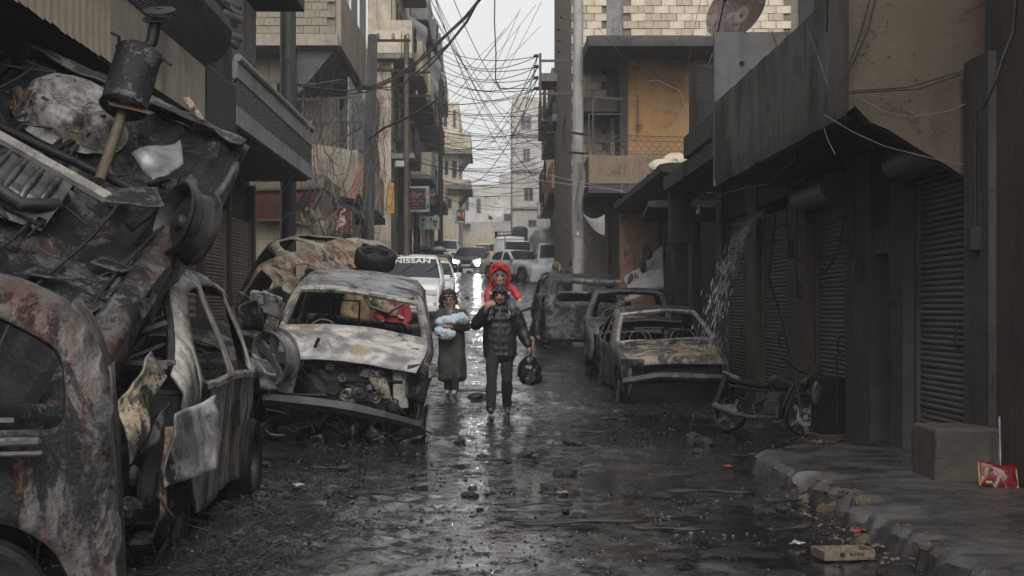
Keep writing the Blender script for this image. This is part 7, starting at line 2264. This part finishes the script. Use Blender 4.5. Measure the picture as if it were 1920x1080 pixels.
for lb_, p in (('bare bulb hanging beside the round concrete pole', P(1083, 440, 34.6)), ('bare bulb under the broken canopy on the right', P(1310, 396, 22))):
    o = thing('bulb', lb_, 'light bulb', p)
    g = MB(); g.lathe([(0, -.06), (.03, -.05), (.045, -.02), (.035, .02), (.018, .05), (.018, .1)], 12); g.build('glass_bulb', plain('dull bulb', (.3, .3, .29), .2), o, smooth=60)
    g = MB(); g.tube([(0, 0, .1), (.01, 0, .5), (0, 0, .8)], .006, 5); g.build('flex', M['wire'], o)


# --- cables
WIRE_N = [0]


def cable(pts, r=.008, mat='wire', label='', group=None, name='power_cable'):
    g = MB(); g.tube(pts, r, 4, False)
    o = g.build(name, M[mat])
    return mark(o, label, 'cable', group)


def sag(a, b, s_, n=14, jit=0.0):
    a, b = Vector(a), Vector(b)
    out = []
    for i in range(n + 1):
        t = i / n
        p = a * (1 - t) + b * t
        p.z -= s_ * 4 * t * (1 - t)
        if jit: p += mnoise.noise_vector(p * 1.7) * jit
        out.append(p)
    return out


rw = random.Random(5)
GA = 'paired cables running left from the four bracket insulators'
for i, y in enumerate((105, 125, 146, 166)):
    for j in range(2):
        cable(sag(P(814 + 4 * j, 86 + 20 * i + 5 * j, 50), P(1008, y, 35.6), .25 + .22 * j + .05 * rw.random(), 16), .011, 'wire', 'sagging black cable running left from an insulator of the iron bracket', GA)
for i, y in enumerate((105, 125, 146, 166)):
    for j in range(2):
        cable(sag(P(1008, y, 35.6), P(rw.uniform(850, 960), rw.uniform(262, 345), rw.uniform(75, 100)), rw.uniform(.1, .9), 14), .011, 'wire', 'thin cable dropping from the iron bracket into the hazy end of the street', 'cables from the bracket into the haze')
GB = 'long cables slanting down across the sky'
for i in range(9):
    a = P(rw.uniform(770, 850), rw.uniform(-60, 60), rw.uniform(30, 40)); b = P(rw.uniform(1005, 1060), rw.uniform(190, 380), rw.uniform(42, 60))
    cable(sag(a, b, rw.uniform(.5, 1.6), 16), rw.choice((.007, .008, .010)), 'wire', 'thin cable slanting down across the white sky from the upper left', GB)
GD = 'thin cables strung between the house fronts'
for i in range(50):
    Y = rw.uniform(46, 90)
    y0 = rw.uniform(185, 370); y1 = y0 + rw.uniform(-60, 60)
    x0 = 918 - 2.9 * FPX / Y; x1 = 918 + 2.9 * FPX / (Y + 2)
    cable(sag(P(x0, y0, Y), P(x1, y1, Y + rw.uniform(-9, 12)), rw.uniform(.05, .8), 12), rw.choice((.008, .010, .012)), 'wire', 'thin cable strung from side to side between the far house fronts', GD)
for i in range(8):
    a = P(rw.uniform(940, 1030), rw.uniform(-20, 60), 34); b = P(rw.uniform(660, 830), rw.uniform(220, 330), rw.uniform(36, 60))
    cable(sag(a, b, rw.uniform(.3, 1.1), 14), .006, 'wire', 'hair thin cable slanting down across the sky from the upper right', 'fine cables slanting down from the upper right')
GE = 'black cables twisted into the thick bundle'
for i in range(5):
    j = lambda: rw.uniform(-3, 3)
    cable([P(560 + j(), 160 + j(), 28)] + [P(x + j(), y + j() + (i * 3 if i < 3 else i * 8 * math.sin(math.pi * (x - 690) / 215)), Y) for x, y, Y in ((640, 170, 30), (690, 165, 31.6), (735, 147, 29.5), (765, 128, 28), (800, 97, 26.5), (840, 62, 25), (875, 28, 23.5), (905, -12, 22), (935, -60, 21))], .016, 'wire', 'thick black cable of the twisted bundle hung from the leaning utility pole', GE)
cable([P(690, 262, 31.8), P(720, 240, 31.5), P(760, 222, 31.3), (P(800, 200, 31)), P(818, 188, 31)], .028, 'iron', 'straight black iron rod sticking out from the leaning utility pole', None, 'iron_rod')
cable([P(928, -20, 27), P(927, 40, 27), P(930, 100, 27), P(929, 150, 27), P(938, 166, 27.3), P(990, 166, 33)], .012, 'wire', 'loose black cable hanging straight down in the middle of the sky')
GL = 'pale cables looping off the pebbled balcony'
for q_ in ([(452, 190), (470, 255), (500, 283), (530, 285), (560, 262), (583, 226)], [(438, 405), (490, 330), (540, 275), (586, 226)], [(586, 224), (560, 300), (540, 345), (515, 382), (500, 385)], [(555, 245), (525, 262), (500, 250)]):
    cable([P(x, y, 24 - .01 * abs(x - 585)) for x, y in q_], .006, 'wire_pale', 'pale loose cable drooping from the corner of the pebbled balcony', GL)
GR = 'black cables tied at the balcony corner'
for q_ in ([(1562, -10), (1560, 60), (1563, 172)], [(1642, -10), (1625, 60), (1584, 170)], [(1632, -10), (1610, 70), (1580, 172)], [(1515, 30), (1545, 110), (1566, 172)], [(1455, 60), (1480, 130), (1516, 248)], [(1590, 172), (1700, 165), (1800, 135), (1925, 60)], [(1590, 176), (1720, 168), (1830, 130), (1925, 90)]):
    cable([P(x, y, 11.32 if x > 1560 else 11.3 + (1590 - x) * .022) + Vector((-.05 if x < 1590 else 0, -.03, 0)) for x, y in q_], .006, 'wire', 'thin black cable tied at the corner of the sooty concrete balcony', GR)
GQ = 'pale cables slung across the balcony bracket'
for q_ in ([(1545, 215), (1600, 248), (1660, 275), (1760, 300), (1830, 312), (1925, 313)], [(1618, 188), (1660, 210), (1710, 219), (1780, 208), (1850, 178), (1925, 125)], [(1545, 240), (1552, 262), (1566, 290)]):
    cable([P(x, y, 11.25) for x, y in q_], .0035, 'wire_pale', 'pale cable slung across the brown bracket wall of the balcony', GQ)
cable([P(1905, -10, 10.3), P(1900, 60, 10.3), P(1880, 110, 10.3), P(1868, 150, 10.3), P(1842, 205, 10.4)], .012, 'wire', 'thick black cable running down the brown wall at the right edge')
cable([P(1505, 205, 14), P(1490, 300, 14), P(1440, 345, 15), P(1400, 352, 16), P(1350, 365, 17.5)], .007, 'wire', 'black cable drooping under the balcony on the right')
cable([P(1455, 400, 18), P(1447, 470, 18), P(1442, 520, 18), P(1460, 580, 18), P(1474, 640, 17.8), P(1478, 660, 17.8)], .012, 'wire', 'black cable hanging down the pillar above the motorcycle')
cable([P(1585, 400, 15.2), P(1572, 470, 15.2), P(1545, 515, 15.3)], .012, 'wire', 'short black cable curling against the middle shutter')
GW = 'fine cables in front of the ochre wall'
for q_ in ([(1316, -10), (1300, 60), (1287, 140)], [(1286, 145), (1300, 175), (1338, 240)], [(1336, 100), (1310, 170), (1285, 203), (1255, 250)], [(1215, 152), (1232, 150), (1274, 170), (1290, 215), (1294, 270)], [(1175, 180), (1240, 200), (1310, 225), (1338, 238)], [(1120, 50), (1170, 110), (1225, 140)]):
    cable([P(x, y, 33.4) for x, y in q_], .006, 'wire' if q_[0][1] < 60 else 'wire_pale', 'fine cable crossing in front of the ochre wall', GW)
GX = 'white cables tied to the far canopy'
for q_ in ([(1165, 365), (1168, 280)], [(1180, 360), (1190, 272)], [(1215, 344), (1200, 270)], [(1220, 342), (1202, 275)], [(985, 318), (1080, 340), (1176, 362)], [(990, 335), (1080, 348), (1170, 358)], [(1082, 520), (1100, 480), (1088, 430)]):
    cable([P(x, y, 32.6) for x, y in q_], .008, 'wire_pale', 'white cable tied to the edge of the broken far canopy', GX)
# unsorted tangle of hair-thin drop wires hanging off the left fronts
g = MB()
for i in range(330):
    Y = rw.uniform(27, 64)
    x = rw.uniform(560, 830); y = rw.uniform(110, 440)
    if x < 640 and Y > 36: Y = rw.uniform(27, 34)
    a = P(x, y, Y)
    lim = -2.3
    if a.x > lim: a.x = lim - rw.random() * .5
    d = Vector((rw.uniform(-.8, .5), rw.uniform(-2.0, 2.0), rw.uniform(-1.6, .2)))
    b_ = a + d; b_.x = min(b_.x, lim)
    g.tube(sag(a, b_, rw.uniform(0, .5), 7, .12), rw.choice((.004, .005, .006, .008)), 3, False)
for i in range(110):
    Y = rw.uniform(36, 64); x = rw.uniform(1015, 1110); y = rw.uniform(190, 440)
    a = P(x, y, Y); a.x = max(a.x, 1.75)
    d = Vector((rw.uniform(-.3, .8), rw.uniform(-2, 2), rw.uniform(-1.5, .2)))
    b_ = a + d; b_.x = max(b_.x, 1.75)
    g.tube(sag(a, b_, rw.uniform(0, .5), 7, .12), rw.choice((.004, .006, .008)), 3, False)
mark(g.build('drop_wires', M['wire']), kind='stuff')
g = MB()
for i in range(60):
    Y = rw.uniform(25, 40); x = rw.uniform(560, 740); y = rw.uniform(180, 430)
    a = P(x, y, Y); a.x = min(a.x, -2.4)
    g.tube(sag(a, a + Vector((rw.uniform(-.8, .3), rw.uniform(-1, 1), rw.uniform(-1.8, .1))), rw.uniform(0, .4), 7, .12), .005, 3, False)
mark(g.build('pale_drop_wires', M['wire_pale']), kind='stuff')

# --- motorcycle
mc = thing('motorcycle', 'burnt motorcycle slumped against the shutters on the right', 'motorcycle', matrix=Matrix.Translation((3.16, 16.4, .0)) @ Matrix.Rotation(R(-44), 4, 'Z') @ Matrix.Rotation(R(-20), 4, 'X') @ Matrix.Diagonal((.80, .80, .80, 1)))


def spoked(root, T, r, name):
    g = MB(); g.lathe([(r * .82, -.03), (r * .92, -.045), (r, 0), (r * .92, .045), (r * .82, .03), (r * .80, 0), (r * .82, -.03)], 30, T); o = g.build(name, M['char'], root, smooth=50)
    g = MB(); g.lathe([(0, .04), (r * .14, .04), (r * .14, -.04), (0, -.04)], 14, T)
    for k in range(5):
        for da in (-.09, .09):
            a = 2 * math.pi * k / 5
            g.bar(T @ Vector((r * .12 * math.cos(a), r * .12 * math.sin(a), .01)), T @ Vector((r * .82 * math.cos(a + da), r * .82 * math.sin(a + da), .01)), .016)
    g.build('spokes', M['steel'], o)
    g = MB(); g.lathe([(r * .24, .055), (r * .45, .055), (r * .45, .06), (r * .24, .06), (r * .24, .055)], 24, T); g.build('brake_disc', M['steel'], o)


TF = Matrix.Translation((.62, 0, .29)) @ Matrix.Rotation(R(42), 4, 'Z') @ Matrix.Rotation(R(90), 4, 'X')
TR_ = Matrix.Translation((-.62, 0, .29)) @ Matrix.Rotation(R(90), 4, 'X')
spoked(mc, TF, .29, 'front_wheel'); spoked(mc, TR_, .29, 'rear_wheel')
for s_ in (-.09, .09):
    g = MB(); g.tube([(.62, s_, .29), (.52, s_, .55), (.36, s_, .95)], [.03, .026, .02], 8); g.build('fork', M['iron'], mc, smooth=50)
g = MB(); g.tube([(.30, 0, .86), (.0, 0, .62), (-.25, 0, .45)], .03, 8); g.tube([(.33, 0, .80), (.2, 0, .35), (-.2, 0, .28), (-.3, 0, .45)], .025, 8); g.tube([(-.1, 0, .66), (-.75, 0, .72)], .022, 8); g.tube([(-.25, .08, .34), (-.62, .08, .29)], .025, 8); g.tube([(-.45, .1, .68), (-.60, .1, .32)], .02, 8); g.build('frame', M['iron'], mc, smooth=50)
g = MB(); g.ball((.12, 0, .80), (.22, .12, .12), 14, 10); g.build('fuel_tank', B_dark, mc, smooth=60)
g = MB(); g.tube([(-.08, 0, .74), (-.4, 0, .76), (-.7, 0, .80)], [.05, .06, .03], 8); g.build('seat', M['char'], mc, smooth=60)
g = MB(); g.box(-.05, .22, -.1, .1, .28, .48); g.box(.02, .16, -.07, .07, .48, .64); g.build('engine', M['iron'], mc, bevel=.02)
g = MB()
for k in range(5): g.box(-.01 + .0, .19, -.085, .085, .49 + .028 * k, .50 + .028 * k)
g.build('cooling_fins', M['steel'], mc)
g = MB(); g.tube([(.2, -.08, .38), (.25, -.13, .25), (-.1, -.15, .22), (-.5, -.15, .25)], .025, 8); g.tube([(-.42, -.15, .25), (-.85, -.16, .36)], .05, 10); g.build('exhaust', B_dark, mc, smooth=50)
g = MB(); g.tube([(.30, -.36, 1.06), (.34, -.2, 1.02), (.36, 0, .98), (.34, .2, 1.02), (.30, .36, 1.06)], .014, 6); g.tube([(.30, .36, 1.06), (.26, .40, 1.2)], .012, 6); g.build('handlebar', M['iron'], mc, smooth=50)
g = MB(); g.lathe([(0, .03), (.085, .03), (.095, 0), (.06, -.08), (0, -.1)], 18, Matrix.Translation((.55, .0, .80)) @ Matrix.Rotation(R(90), 4, 'Y')); g.build('headlamp', B_dark, mc, smooth=50)
g = MB(); rows = [[(.62 + .33 * math.cos(a), w_, .29 + .33 * math.sin(a)) for w_ in (-.05, 0, .05)] for a in np.linspace(.2, 2.4, 12)]; g.grid(rows); g.build('mudguard', M['iron'], mc, smooth=60)
g = MB(); g.tube([(-.55, -.1, .82), (-.85, -.1, .90), (-.9, 0, .92), (-.85, .1, .90), (-.55, .1, .82)], .014, 6); g.tube([(-.6, -.1, .84), (-.6, .1, .84)], .012, 6); g.build('rack', M['steel'], mc, smooth=50)

cb = thing('metal_cabinet', 'black scorched metal cabinet standing behind the motorcycle', 'cabinet', (3.77, 15.75, 0), R(4))
g = MB(); g.box(-.16, .17, -.15, .2, .08, .70); g.build('case', M['char'], cb, bevel=.01)
g = MB(); g.box(-.18, .19, -.17, .22, 0, .079); g.build('plinth', M['tan'], cb, bevel=.01)
g = MB(); g.bar((.02, -.17, .2), (.02, -.17, .95), .022); g.build('rod', M['iron'], cb)
g = MB(); g.ball((.0, 0, 0), (.06, .03, .13), 10, 8); g.v = [tuple(Vector(q_) + mnoise.noise_vector(Vector(q_) * 14) * .03) for q_ in g.v]
o = g.build('plastic_scrap', M['tank'], None, smooth=60); o.location = (3.56, 15.5, .55); mark(o, 'grey crumpled plastic scrap caught on the black cabinet', 'scrap')

# --- pavement things
g = MB(); rows = []
bl = MB(); bl.box(3.33, 3.83, 10.62, 11.2, PAVE - .02, PAVE + .395)
me = bl.mesh('concrete_step', None, True)
bm = bmesh.new(); bm.from_mesh(me); bmesh.ops.subdivide_edges(bm, edges=bm.edges, cuts=14, use_grid_fill=True)
for v in bm.verts: v.co += mnoise.noise_vector(v.co * 5) * .012 + mnoise.noise_vector(v.co * 17) * .005
bm.to_mesh(me); bm.free()
o = link_mesh('concrete_block', me, plaster('tan step concrete', (.088, .074, .058), (.035, .030, .025), .45, .3, .7, .8, 71, cracks=0)); mark(o, 'low grey beige concrete block in front of the nearest shutter', 'block')
me.polygons.foreach_set('use_smooth', [True] * len(me.polygons))
g = MB(); g.tube([(3.72, 10.35, PAVE), (3.745, 10.45, PAVE + .5)], .013, 8); mark(g.build('metal_rod', M['steel'], None, smooth=50), 'grey metal rod standing against the grey beige concrete block', 'rod')
pk_ = thing('snack_packet', 'crumpled red snack packet with printed chips leaning on the concrete block', 'packet', (3.66, 10.22, PAVE + .015), R(-6))
mm = Mat('red foil print', .35)
g = MB(); rows = []
for i in range(13):
    u = i / 12
    rows.append([(-.135 + .27 * u, .02 * math.sin(5 * u + 2 * v_) + (.05 * v_) - .035 * math.sin(math.pi * u) * math.sin(math.pi * v_) + .012 * mnoise.noise(Vector((u * 6, v_ * 5, 2))), .165 * v_ - .035 * u + .008 * math.sin(9 * u)) for v_ in np.linspace(0, 1, 9)])
g.grid(rows)
mm = Mat('red foil print', .3)
fo = g.build('foil', mm.out(mm.mix(mm.ramp(mm.noise(22, 4), .45, .6), (.12, .008, .012), (.21, .016, .018)), None, mm.bump(mm.noise(25, 3), .5, .01)), pk_, smooth=60)
so = fo.modifiers.new('solid', 'SOLIDIFY'); so.thickness = .012; so.offset = -1
goldm = plain('gold print', (.30, .20, .085), .4, 0, .2, 30, .2)
FS = lambda u, v_: Vector((-.135 + .27 * u, .02 * math.sin(5 * u + 2 * v_) + (.05 * v_) - .035 * math.sin(math.pi * u) * math.sin(math.pi * v_) - .010, .165 * v_ - .035 * u + .008 * math.sin(9 * u)))
for (ua, va, ub, vb, w_) in ((.01, .02, .02, .98, .016), (.955, .05, .965, .9, .018), (.40, .92, .52, .62, .014), (.60, .85, .64, .45, .015), (.63, .30, .68, .08, .016), (.12, .75, .30, .95, .012), (.16, .12, .33, .2, .03), (.34, .2, .44, .06, .014)):
    g = MB(); g.tube([FS(ua + (ub - ua) * t, va + (vb - va) * t) for t in np.linspace(0, 1, 6)], w_ * .5, 6); g.build('printed_chip', goldm, pk_, smooth=60)
g = MB(); g.ball(FS(.22, .55), (.026, .005, .045), 12, 8); g.build('printed_patch', goldm, pk_, smooth=60)
g = MB(); g.ball(FS(.30, .70), (.016, .005, .026), 10, 8); g.build('printed_patch', plain('dark blue print', (.04, .05, .08), .4), pk_, smooth=60)
text_mesh('GRIPS', .036, INK_W, pk_, Matrix.Translation(FS(.44, .35) + Vector((0, -.008, 0))) @ Matrix.Rotation(R(-62), 4, 'Y') @ Matrix.Rotation(R(90), 4, 'X'), ext=.001)

ty = thing('metal_tray', 'rusty shallow metal tray lying on the wet road near the kerb', 'tray', (2.04, 8.22, ground_at(2.04, 8.22) + .012), R(9))
rt = burnt('rusty tray', ash=(.10, .09, .075), tan=(.26, .17, .07), rust=(.16, .07, .025), r=.52, t=.46, c=.55, scale=9, w=81)
g = MB(); g.box(-.15, .15, -.10, .10, 0, .008); g.build('bottom', rt, ty)
for x0, x1, y0, y1, h in ((-.15, .15, -.104, -.094, .056), (-.15, .15, .094, .104, .05), (-.152, -.142, -.093, .093, .05), (.142, .152, -.093, .093, .058)):
    g = MB(); g.box(x0, x1, y0, y1, .009, h, j=.003); g.build('side', rt, ty)
g = MB()
for i in range(4): g.box(.0 + .022 * i, .016 + .022 * i, -.107, -.1045, .024, .042)
g.box(-.06, -.03, -.107, -.1045, .018, .044); g.build('printed_marks', M['plastic'], ty)


def rock(seed, r=1.0, flat=.7, sub=2):
    bm = bmesh.new(); bmesh.ops.create_icosphere(bm, subdivisions=sub, radius=1.0)
    for v in bm.verts:
        v.co *= 1 + .35 * mnoise.noise(v.co * 1.3 + Vector((seed * 3.1, 0, 0))) + .18 * mnoise.noise(v.co * 3.2 + Vector((0, seed, 0)))
        v.co.z *= flat
    me = bpy.data.meshes.new('rock'); bm.to_mesh(me); bm.free()
    me.polygons.foreach_set('use_smooth', [False] * len(me.polygons))
    return me


rocks = [rock(i, sub=3) for i in range(5)]
for me in rocks: me.materials.append(M['stone'])
rk = random.Random(3)
GK = 'broken kerb stones along the pavement edge'
for i in range(22):
    y = rk.choice((rk.uniform(9.3, 11.0), rk.uniform(7.4, 9.0), rk.uniform(9.8, 10.8)))
    s_ = rk.uniform(.02, .06)
    x = kerb_x(y) + rk.uniform(-.16, .12)
    o = bpy.data.objects.new('kerb_stone', rocks[i % 5]); COL.objects.link(o)
    z = ground_at(x, y) + s_ * .1 if x < kerb_x(y) else PAVE - .03
    o.location = (x, y, z); o.scale = (s_, s_ * rk.uniform(.7, 1.2), s_); o.rotation_euler = (rk.random() * 6, rk.random() * 6, rk.random() * 6)
    mark(o, 'lump of tan kerb stone broken off the pavement edge', 'stone', GK)
for lb_, px, py, s_ in (('pale rounded stone on the far canopy edge', 1243, 330, .22), ('broken pale block on the far canopy, right of the rounded stone', 1268, 318, .24)):
    o = bpy.data.objects.new('canopy_stone', rocks[1 if px < 1250 else 3].copy()); COL.objects.link(o)
    p = P(px, py, 25.6); p.z = 3.97 + .17 + s_ * .45
    p.z = 3.95 + s_ * .4
    o.location = p; o.scale = (s_ * 1.3, s_, s_ * (.75 if px < 1250 else 1.3)); o.rotation_euler = (.3, .2, px)
    o.data.materials.clear(); o.data.materials.append(M['beige2']); mark(o, lb_, 'stone')

# --- larger debris lying on the road, each a thing
chunk = [rock(20 + i, sub=3, flat=.75) for i in range(6)]
for me in chunk: me.materials.append(M['char_rough'])
GC = 'charred lumps scattered over the wet road'
spots_ = [(890, 736, 1.6), (905, 745, 1.0), (772, 812, 1.4), (835, 822, 1.2), (860, 835, 1.0), (905, 858, .9), (985, 856, 1.0), (1085, 712, .8), (1075, 700, 1.2), (1060, 690, 1.4), (735, 888, 1.2), (885, 918, .5), (882, 932, .6), (900, 958, .5), (1030, 918, .9), (1075, 928, .7), (1060, 962, .5), (1085, 975, 1.0), (1120, 978, .8), (1300, 820, 1.1), (1320, 835, 1.4), (1310, 850, 1.0), (1170, 930, .9), (1200, 930, .8), (1240, 935, .8), (560, 930, .6), (520, 925, .8), (500, 880, .9), (645, 885, .7), (1420, 955, .8), (1440, 965, .9), (1385, 935, .6), (1470, 960, .7), (875, 560, 1.2), (858, 548, 1.0), (880, 505, 2.2), (910, 500, 2.0), (560, 830, 1.1), (620, 800, 1.2), (700, 815, 1.0), (1500, 845, .9), (1095, 870, .6)]
for i, (px, py, k_) in enumerate(spots_):
    Y = 19.0
    for _ in range(12): Y = FPX * (EYE - gz(Y)) / max(20, (py - 580)) if py > 640 else (Y * .5 + .5 * (19 + max(0, (EYE - (580 - py) * -1 / FPX * Y) / .058))) 
    Y = min(max(Y, 6), 74)
    if py < 640: Y = min((Yk for Yk in np.linspace(20, 80, 240)), key=lambda q_: abs(580 + (EYE - gz(q_)) * FPX / q_ - py))
    X = (px - 918) * Y / FPX
    s_ = .060 * k_ * rk.uniform(.8, 1.2)
    o = bpy.data.objects.new('charred_lump', chunk[i % 6]); COL.objects.link(o)
    o.location = (X, Y, ground_at(X, Y) + s_ * .15); o.scale = (s_ * rk.uniform(1.0, 2.0), s_ * rk.uniform(.8, 1.3), s_ * rk.uniform(.7, 1.2)); o.rotation_euler = (rk.uniform(-.3, .3), rk.uniform(-.3, .3), rk.random() * 6)
    mark(o, 'charred black lump lying on the wet road', 'debris', GC)
GP = 'blackened planks and strips on the road'
for i, (px, py, L, a) in enumerate(((900, 738, 1.0, 10), (1095, 815, .5, 5), (620, 888, .35, 4), (1060, 985, .8, -4), (1090, 990, .9, 3), (1010, 955, .5, 8), (1150, 790, .4, -6), (940, 870, .5, 12), (1500, 945, .6, 18), (1480, 1000, .35, 25), (700, 940, .4, -12), (960, 690, .5, 5), (1010, 640, .5, -5), (1330, 930, .7, 4), (1250, 1000, .45, 2), (1395, 860, .3, 20))):
    Y = FPX * EYE / (py - 580)
    if Y > 17: Y = min((q_ for q_ in np.linspace(16, 60, 300)), key=lambda q_: abs(580 + (EYE - gz(q_)) * FPX / q_ - py))
    X = (px - 918) * Y / FPX
    g = MB(); n_ = 8
    g.grid([[(L * (t - .5), w_ * .02 * (1 + .5 * math.sin(7 * t + i)), .012 + .008 * math.sin(5 * t + i) + .008 * w_ * math.sin(9 * t)) for w_ in (-1, -.3, .3, 1)] for t in np.linspace(0, 1, n_)])
    o = g.build('charred_strip', M['char_rough'], None, smooth=40); so = o.modifiers.new('solid', 'SOLIDIFY'); so.thickness = .012
    o.location = (X, Y, ground_at(X, Y) + .012); o.rotation_euler = (0, 0, R(a)); mark(o, 'blackened flat strip of wreckage lying on the wet road', 'debris', GP)
for i, (px, py, lb_, col_) in enumerate(((540, 995, 'pale torn scrap beside the wire tangle at the left', (.35, .35, .34)), (560, 922, 'pale flat scrap near the left wreck', (.38, .40, .42)), (825, 958, 'bluish flat scrap in the middle of the road', (.22, .27, .33)), (1495, 1027, 'pale folded scrap with a red edge near the tray', (.36, .33, .32)), (1365, 880, 'small red cup at the edge of the black puddle', (.25, .04, .025)), (1055, 930, 'tan scrap in the middle of the road', (.24, .15, .09)), (1618, 990, 'tan scrap by the broken kerb', (.3, .2, .12)), (1612, 1002, 'dark red scrap by the broken kerb', (.2, .02, .02)))):
    Y = FPX * EYE / (py - 580); X = (px - 918) * Y / FPX
    g = MB(); g.grid([[(.05 * (t - .5) * 1.6, .05 * (u - .5) * 1.4, .012 + .012 * math.sin(6 * t + i) * math.cos(5 * u + i)) for u in np.linspace(0, 1, 5)] for t in np.linspace(0, 1, 6)])
    o = g.build('scrap', plain('scrap ' + str(i), col_, .5, 0, .3, 30, .3), None, smooth=40); so = o.modifiers.new('solid', 'SOLIDIFY'); so.thickness = .006
    o.location = (X, Y, ground_at(X, Y) + .01); o.rotation_euler = (0, 0, i * 1.3); mark(o, lb_, 'scrap')

# rubble grit nobody could count
def scatter(n, xr, yr, size, mat, name, seed, clump=None, zoff=0.0):
    rg_ = np.random.default_rng(seed)
    X = rg_.uniform(xr[0], xr[1], n); Y = yr[0] * (yr[1] / yr[0]) ** rg_.random(n)
    if clump:
        d = fb(X * clump, Y * clump, seed, 3); keep = rg_.random(n) < sm(d, .42, .68); X, Y = X[keep], Y[keep]; n = len(X)
    s_ = size[0] * (size[1] / size[0]) ** (rg_.random(n) ** 1.8)
    h, _ = road_height(X, Y); Z = np.vectorize(gz)(Y) + h + s_ * .25 + zoff
    base_v = np.array([(1, 0, 0), (.2, 1, 0), (-1, .1, 0), (0, -1, 0), (.1, .1, 1), (0, 0, -.8)])
    tri = np.array([(0, 1, 4), (1, 2, 4), (2, 3, 4), (3, 0, 4), (1, 0, 5), (2, 1, 5), (3, 2, 5), (0, 3, 5)])
    v = base_v[None] * (1 + rg_.uniform(-.4, .4, (n, 6, 3)))
    a = rg_.uniform(0, 6.28, n); ca, sa = np.cos(a)[:, None], np.sin(a)[:, None]
    sx = rg_.uniform(.7, 2.2, n)[:, None]
    x, y, z = v[..., 0] * sx, v[..., 1], v[..., 2] * rg_.uniform(.3, .8, n)[:, None]
    v = np.stack([x * ca - y * sa, x * sa + y * ca, z], -1) * s_[:, None, None] + np.stack([X, Y, Z], -1)[:, None]
    f = (tri[None] + (np.arange(n) * 6)[:, None, None]).reshape(-1, 3)
    me = bpy.data.meshes.new(name); me.vertices.add(n * 6); me.vertices.foreach_set('co', v.reshape(-1).astype(np.float32))
    me.loops.add(f.size); me.polygons.add(len(f)); me.loops.foreach_set('vertex_index', f.reshape(-1).astype(np.int32)); me.polygons.foreach_set('loop_start', (np.arange(len(f)) * 3).astype(np.int32)); me.update(calc_edges=True)
    return mark(link_mesh(name, me, mat), kind='stuff')


scatter(26000, (-3.6, 4.2), (5.6, 34), (.003, .014), M['char_rough'], 'black_rubble', 1, 1.3)
scatter(7000, (-3.4, 4.0), (5.6, 30), (.004, .016), plain('grey grit', (.13, .125, .115), .5, 0, .5, 30), 'grey_grit', 2, .9)
scatter(1600, (-3.6, -1.0), (8, 17), (.010, .035), M['char_rough'], 'wreck_rubble', 4)
scatter(1500, (1.2, 4.0), (15, 24), (.010, .035), M['char_rough'], 'wreck_rubble', 5, 1.5)
scatter(700, (3.45, 3.85), (13.0, 17.6), (.008, .035), plain('pale wall rubble', (.16, .135, .10), .7, 0, .5, 20), 'wall_rubble', 7)
scatter(500, (2.1, 2.65), (7.2, 11.2), (.006, .024), M['stone'], 'kerb_rubble', 6, 3.0, .02)
g = MB()
for i in range(420):
    y = 8.2 + rw.uniform(-1.1, 1.6); x = -1.35 + rw.gauss(0, .17) - .04 * (y - 8)
    p = Vector((x, y, ground_at(x, y) + .01))
    pts = [p]
    a = rw.random() * 6.28
    for k_ in range(5):
        a += rw.uniform(-.9, .9)
        pts.append(pts[-1] + Vector((math.cos(a) * .07, math.sin(a) * .07, rw.uniform(-.03, .035) if k_ else .05)))
    g.tube(pts, .0018, 3, False)
mark(g.build('tyre_wire_tangle', M['wire'], None), kind='stuff')

# --- water spouting from the broken gutter under the canopy
g = MB()
p0 = P(1436, 397, 20.2)
for i in range(520):
    t = rw.random() ** .7
    sp = 1 + rw.gauss(0, .10)
    vx, vz = -1.35 * sp, -.25
    tt = .62 * t
    x = p0.x + vx * tt + rw.gauss(0, .05 * t + .012); z = p0.z + vz * tt - 4.9 * tt * tt * rw.uniform(.75, 1.05) + rw.gauss(0, .03); y = p0.y + rw.gauss(0, .12 * t)
    d = Vector((vx, 0, vz - 9.8 * tt)).normalized()
    r_ = rw.uniform(.0018, .0036)
    L = rw.uniform(.02, .06)
    c_ = Vector((x, y, z))
    g.tube([c_ - d * L, c_, c_ + d * L], [r_ * .3, r_, r_ * .3], 5)
mark(g.build('water_drops', M['water'], None, smooth=60), kind='stuff')
gt = thing('gutter_pipe', 'broken roof gutter pipe spouting water under the canopy on the right', 'pipe', (0, 0, 0))
g = MB(); g.tube([p0 + Vector((.02, .05, .0)), p0 + Vector((.35, .1, .05)), p0 + Vector((.6, .15, .3))], .04, 10); g.build('pipe', M['iron'], gt, smooth=60)
# rubble pile by the collapsed ceiling
for i in range(16):
    o = bpy.data.objects.new('rubble_block', rocks[i % 5] if i % 3 else chunk[i % 6]); COL.objects.link(o)
    p = P(rw.uniform(1170, 1245), rw.uniform(470, 530), 30.5 + rw.uniform(-.4, .8)); s_ = rw.uniform(.04, .10)
    o.location = p; o.scale = (s_ * 1.6, s_, s_ * .7); o.rotation_euler = (rw.random() * 3, rw.random() * 3, rw.random() * 3)
    mark(o, 'block of rubble heaped on the fallen ceiling sheet', 'rubble', 'rubble blocks on the fallen ceiling')
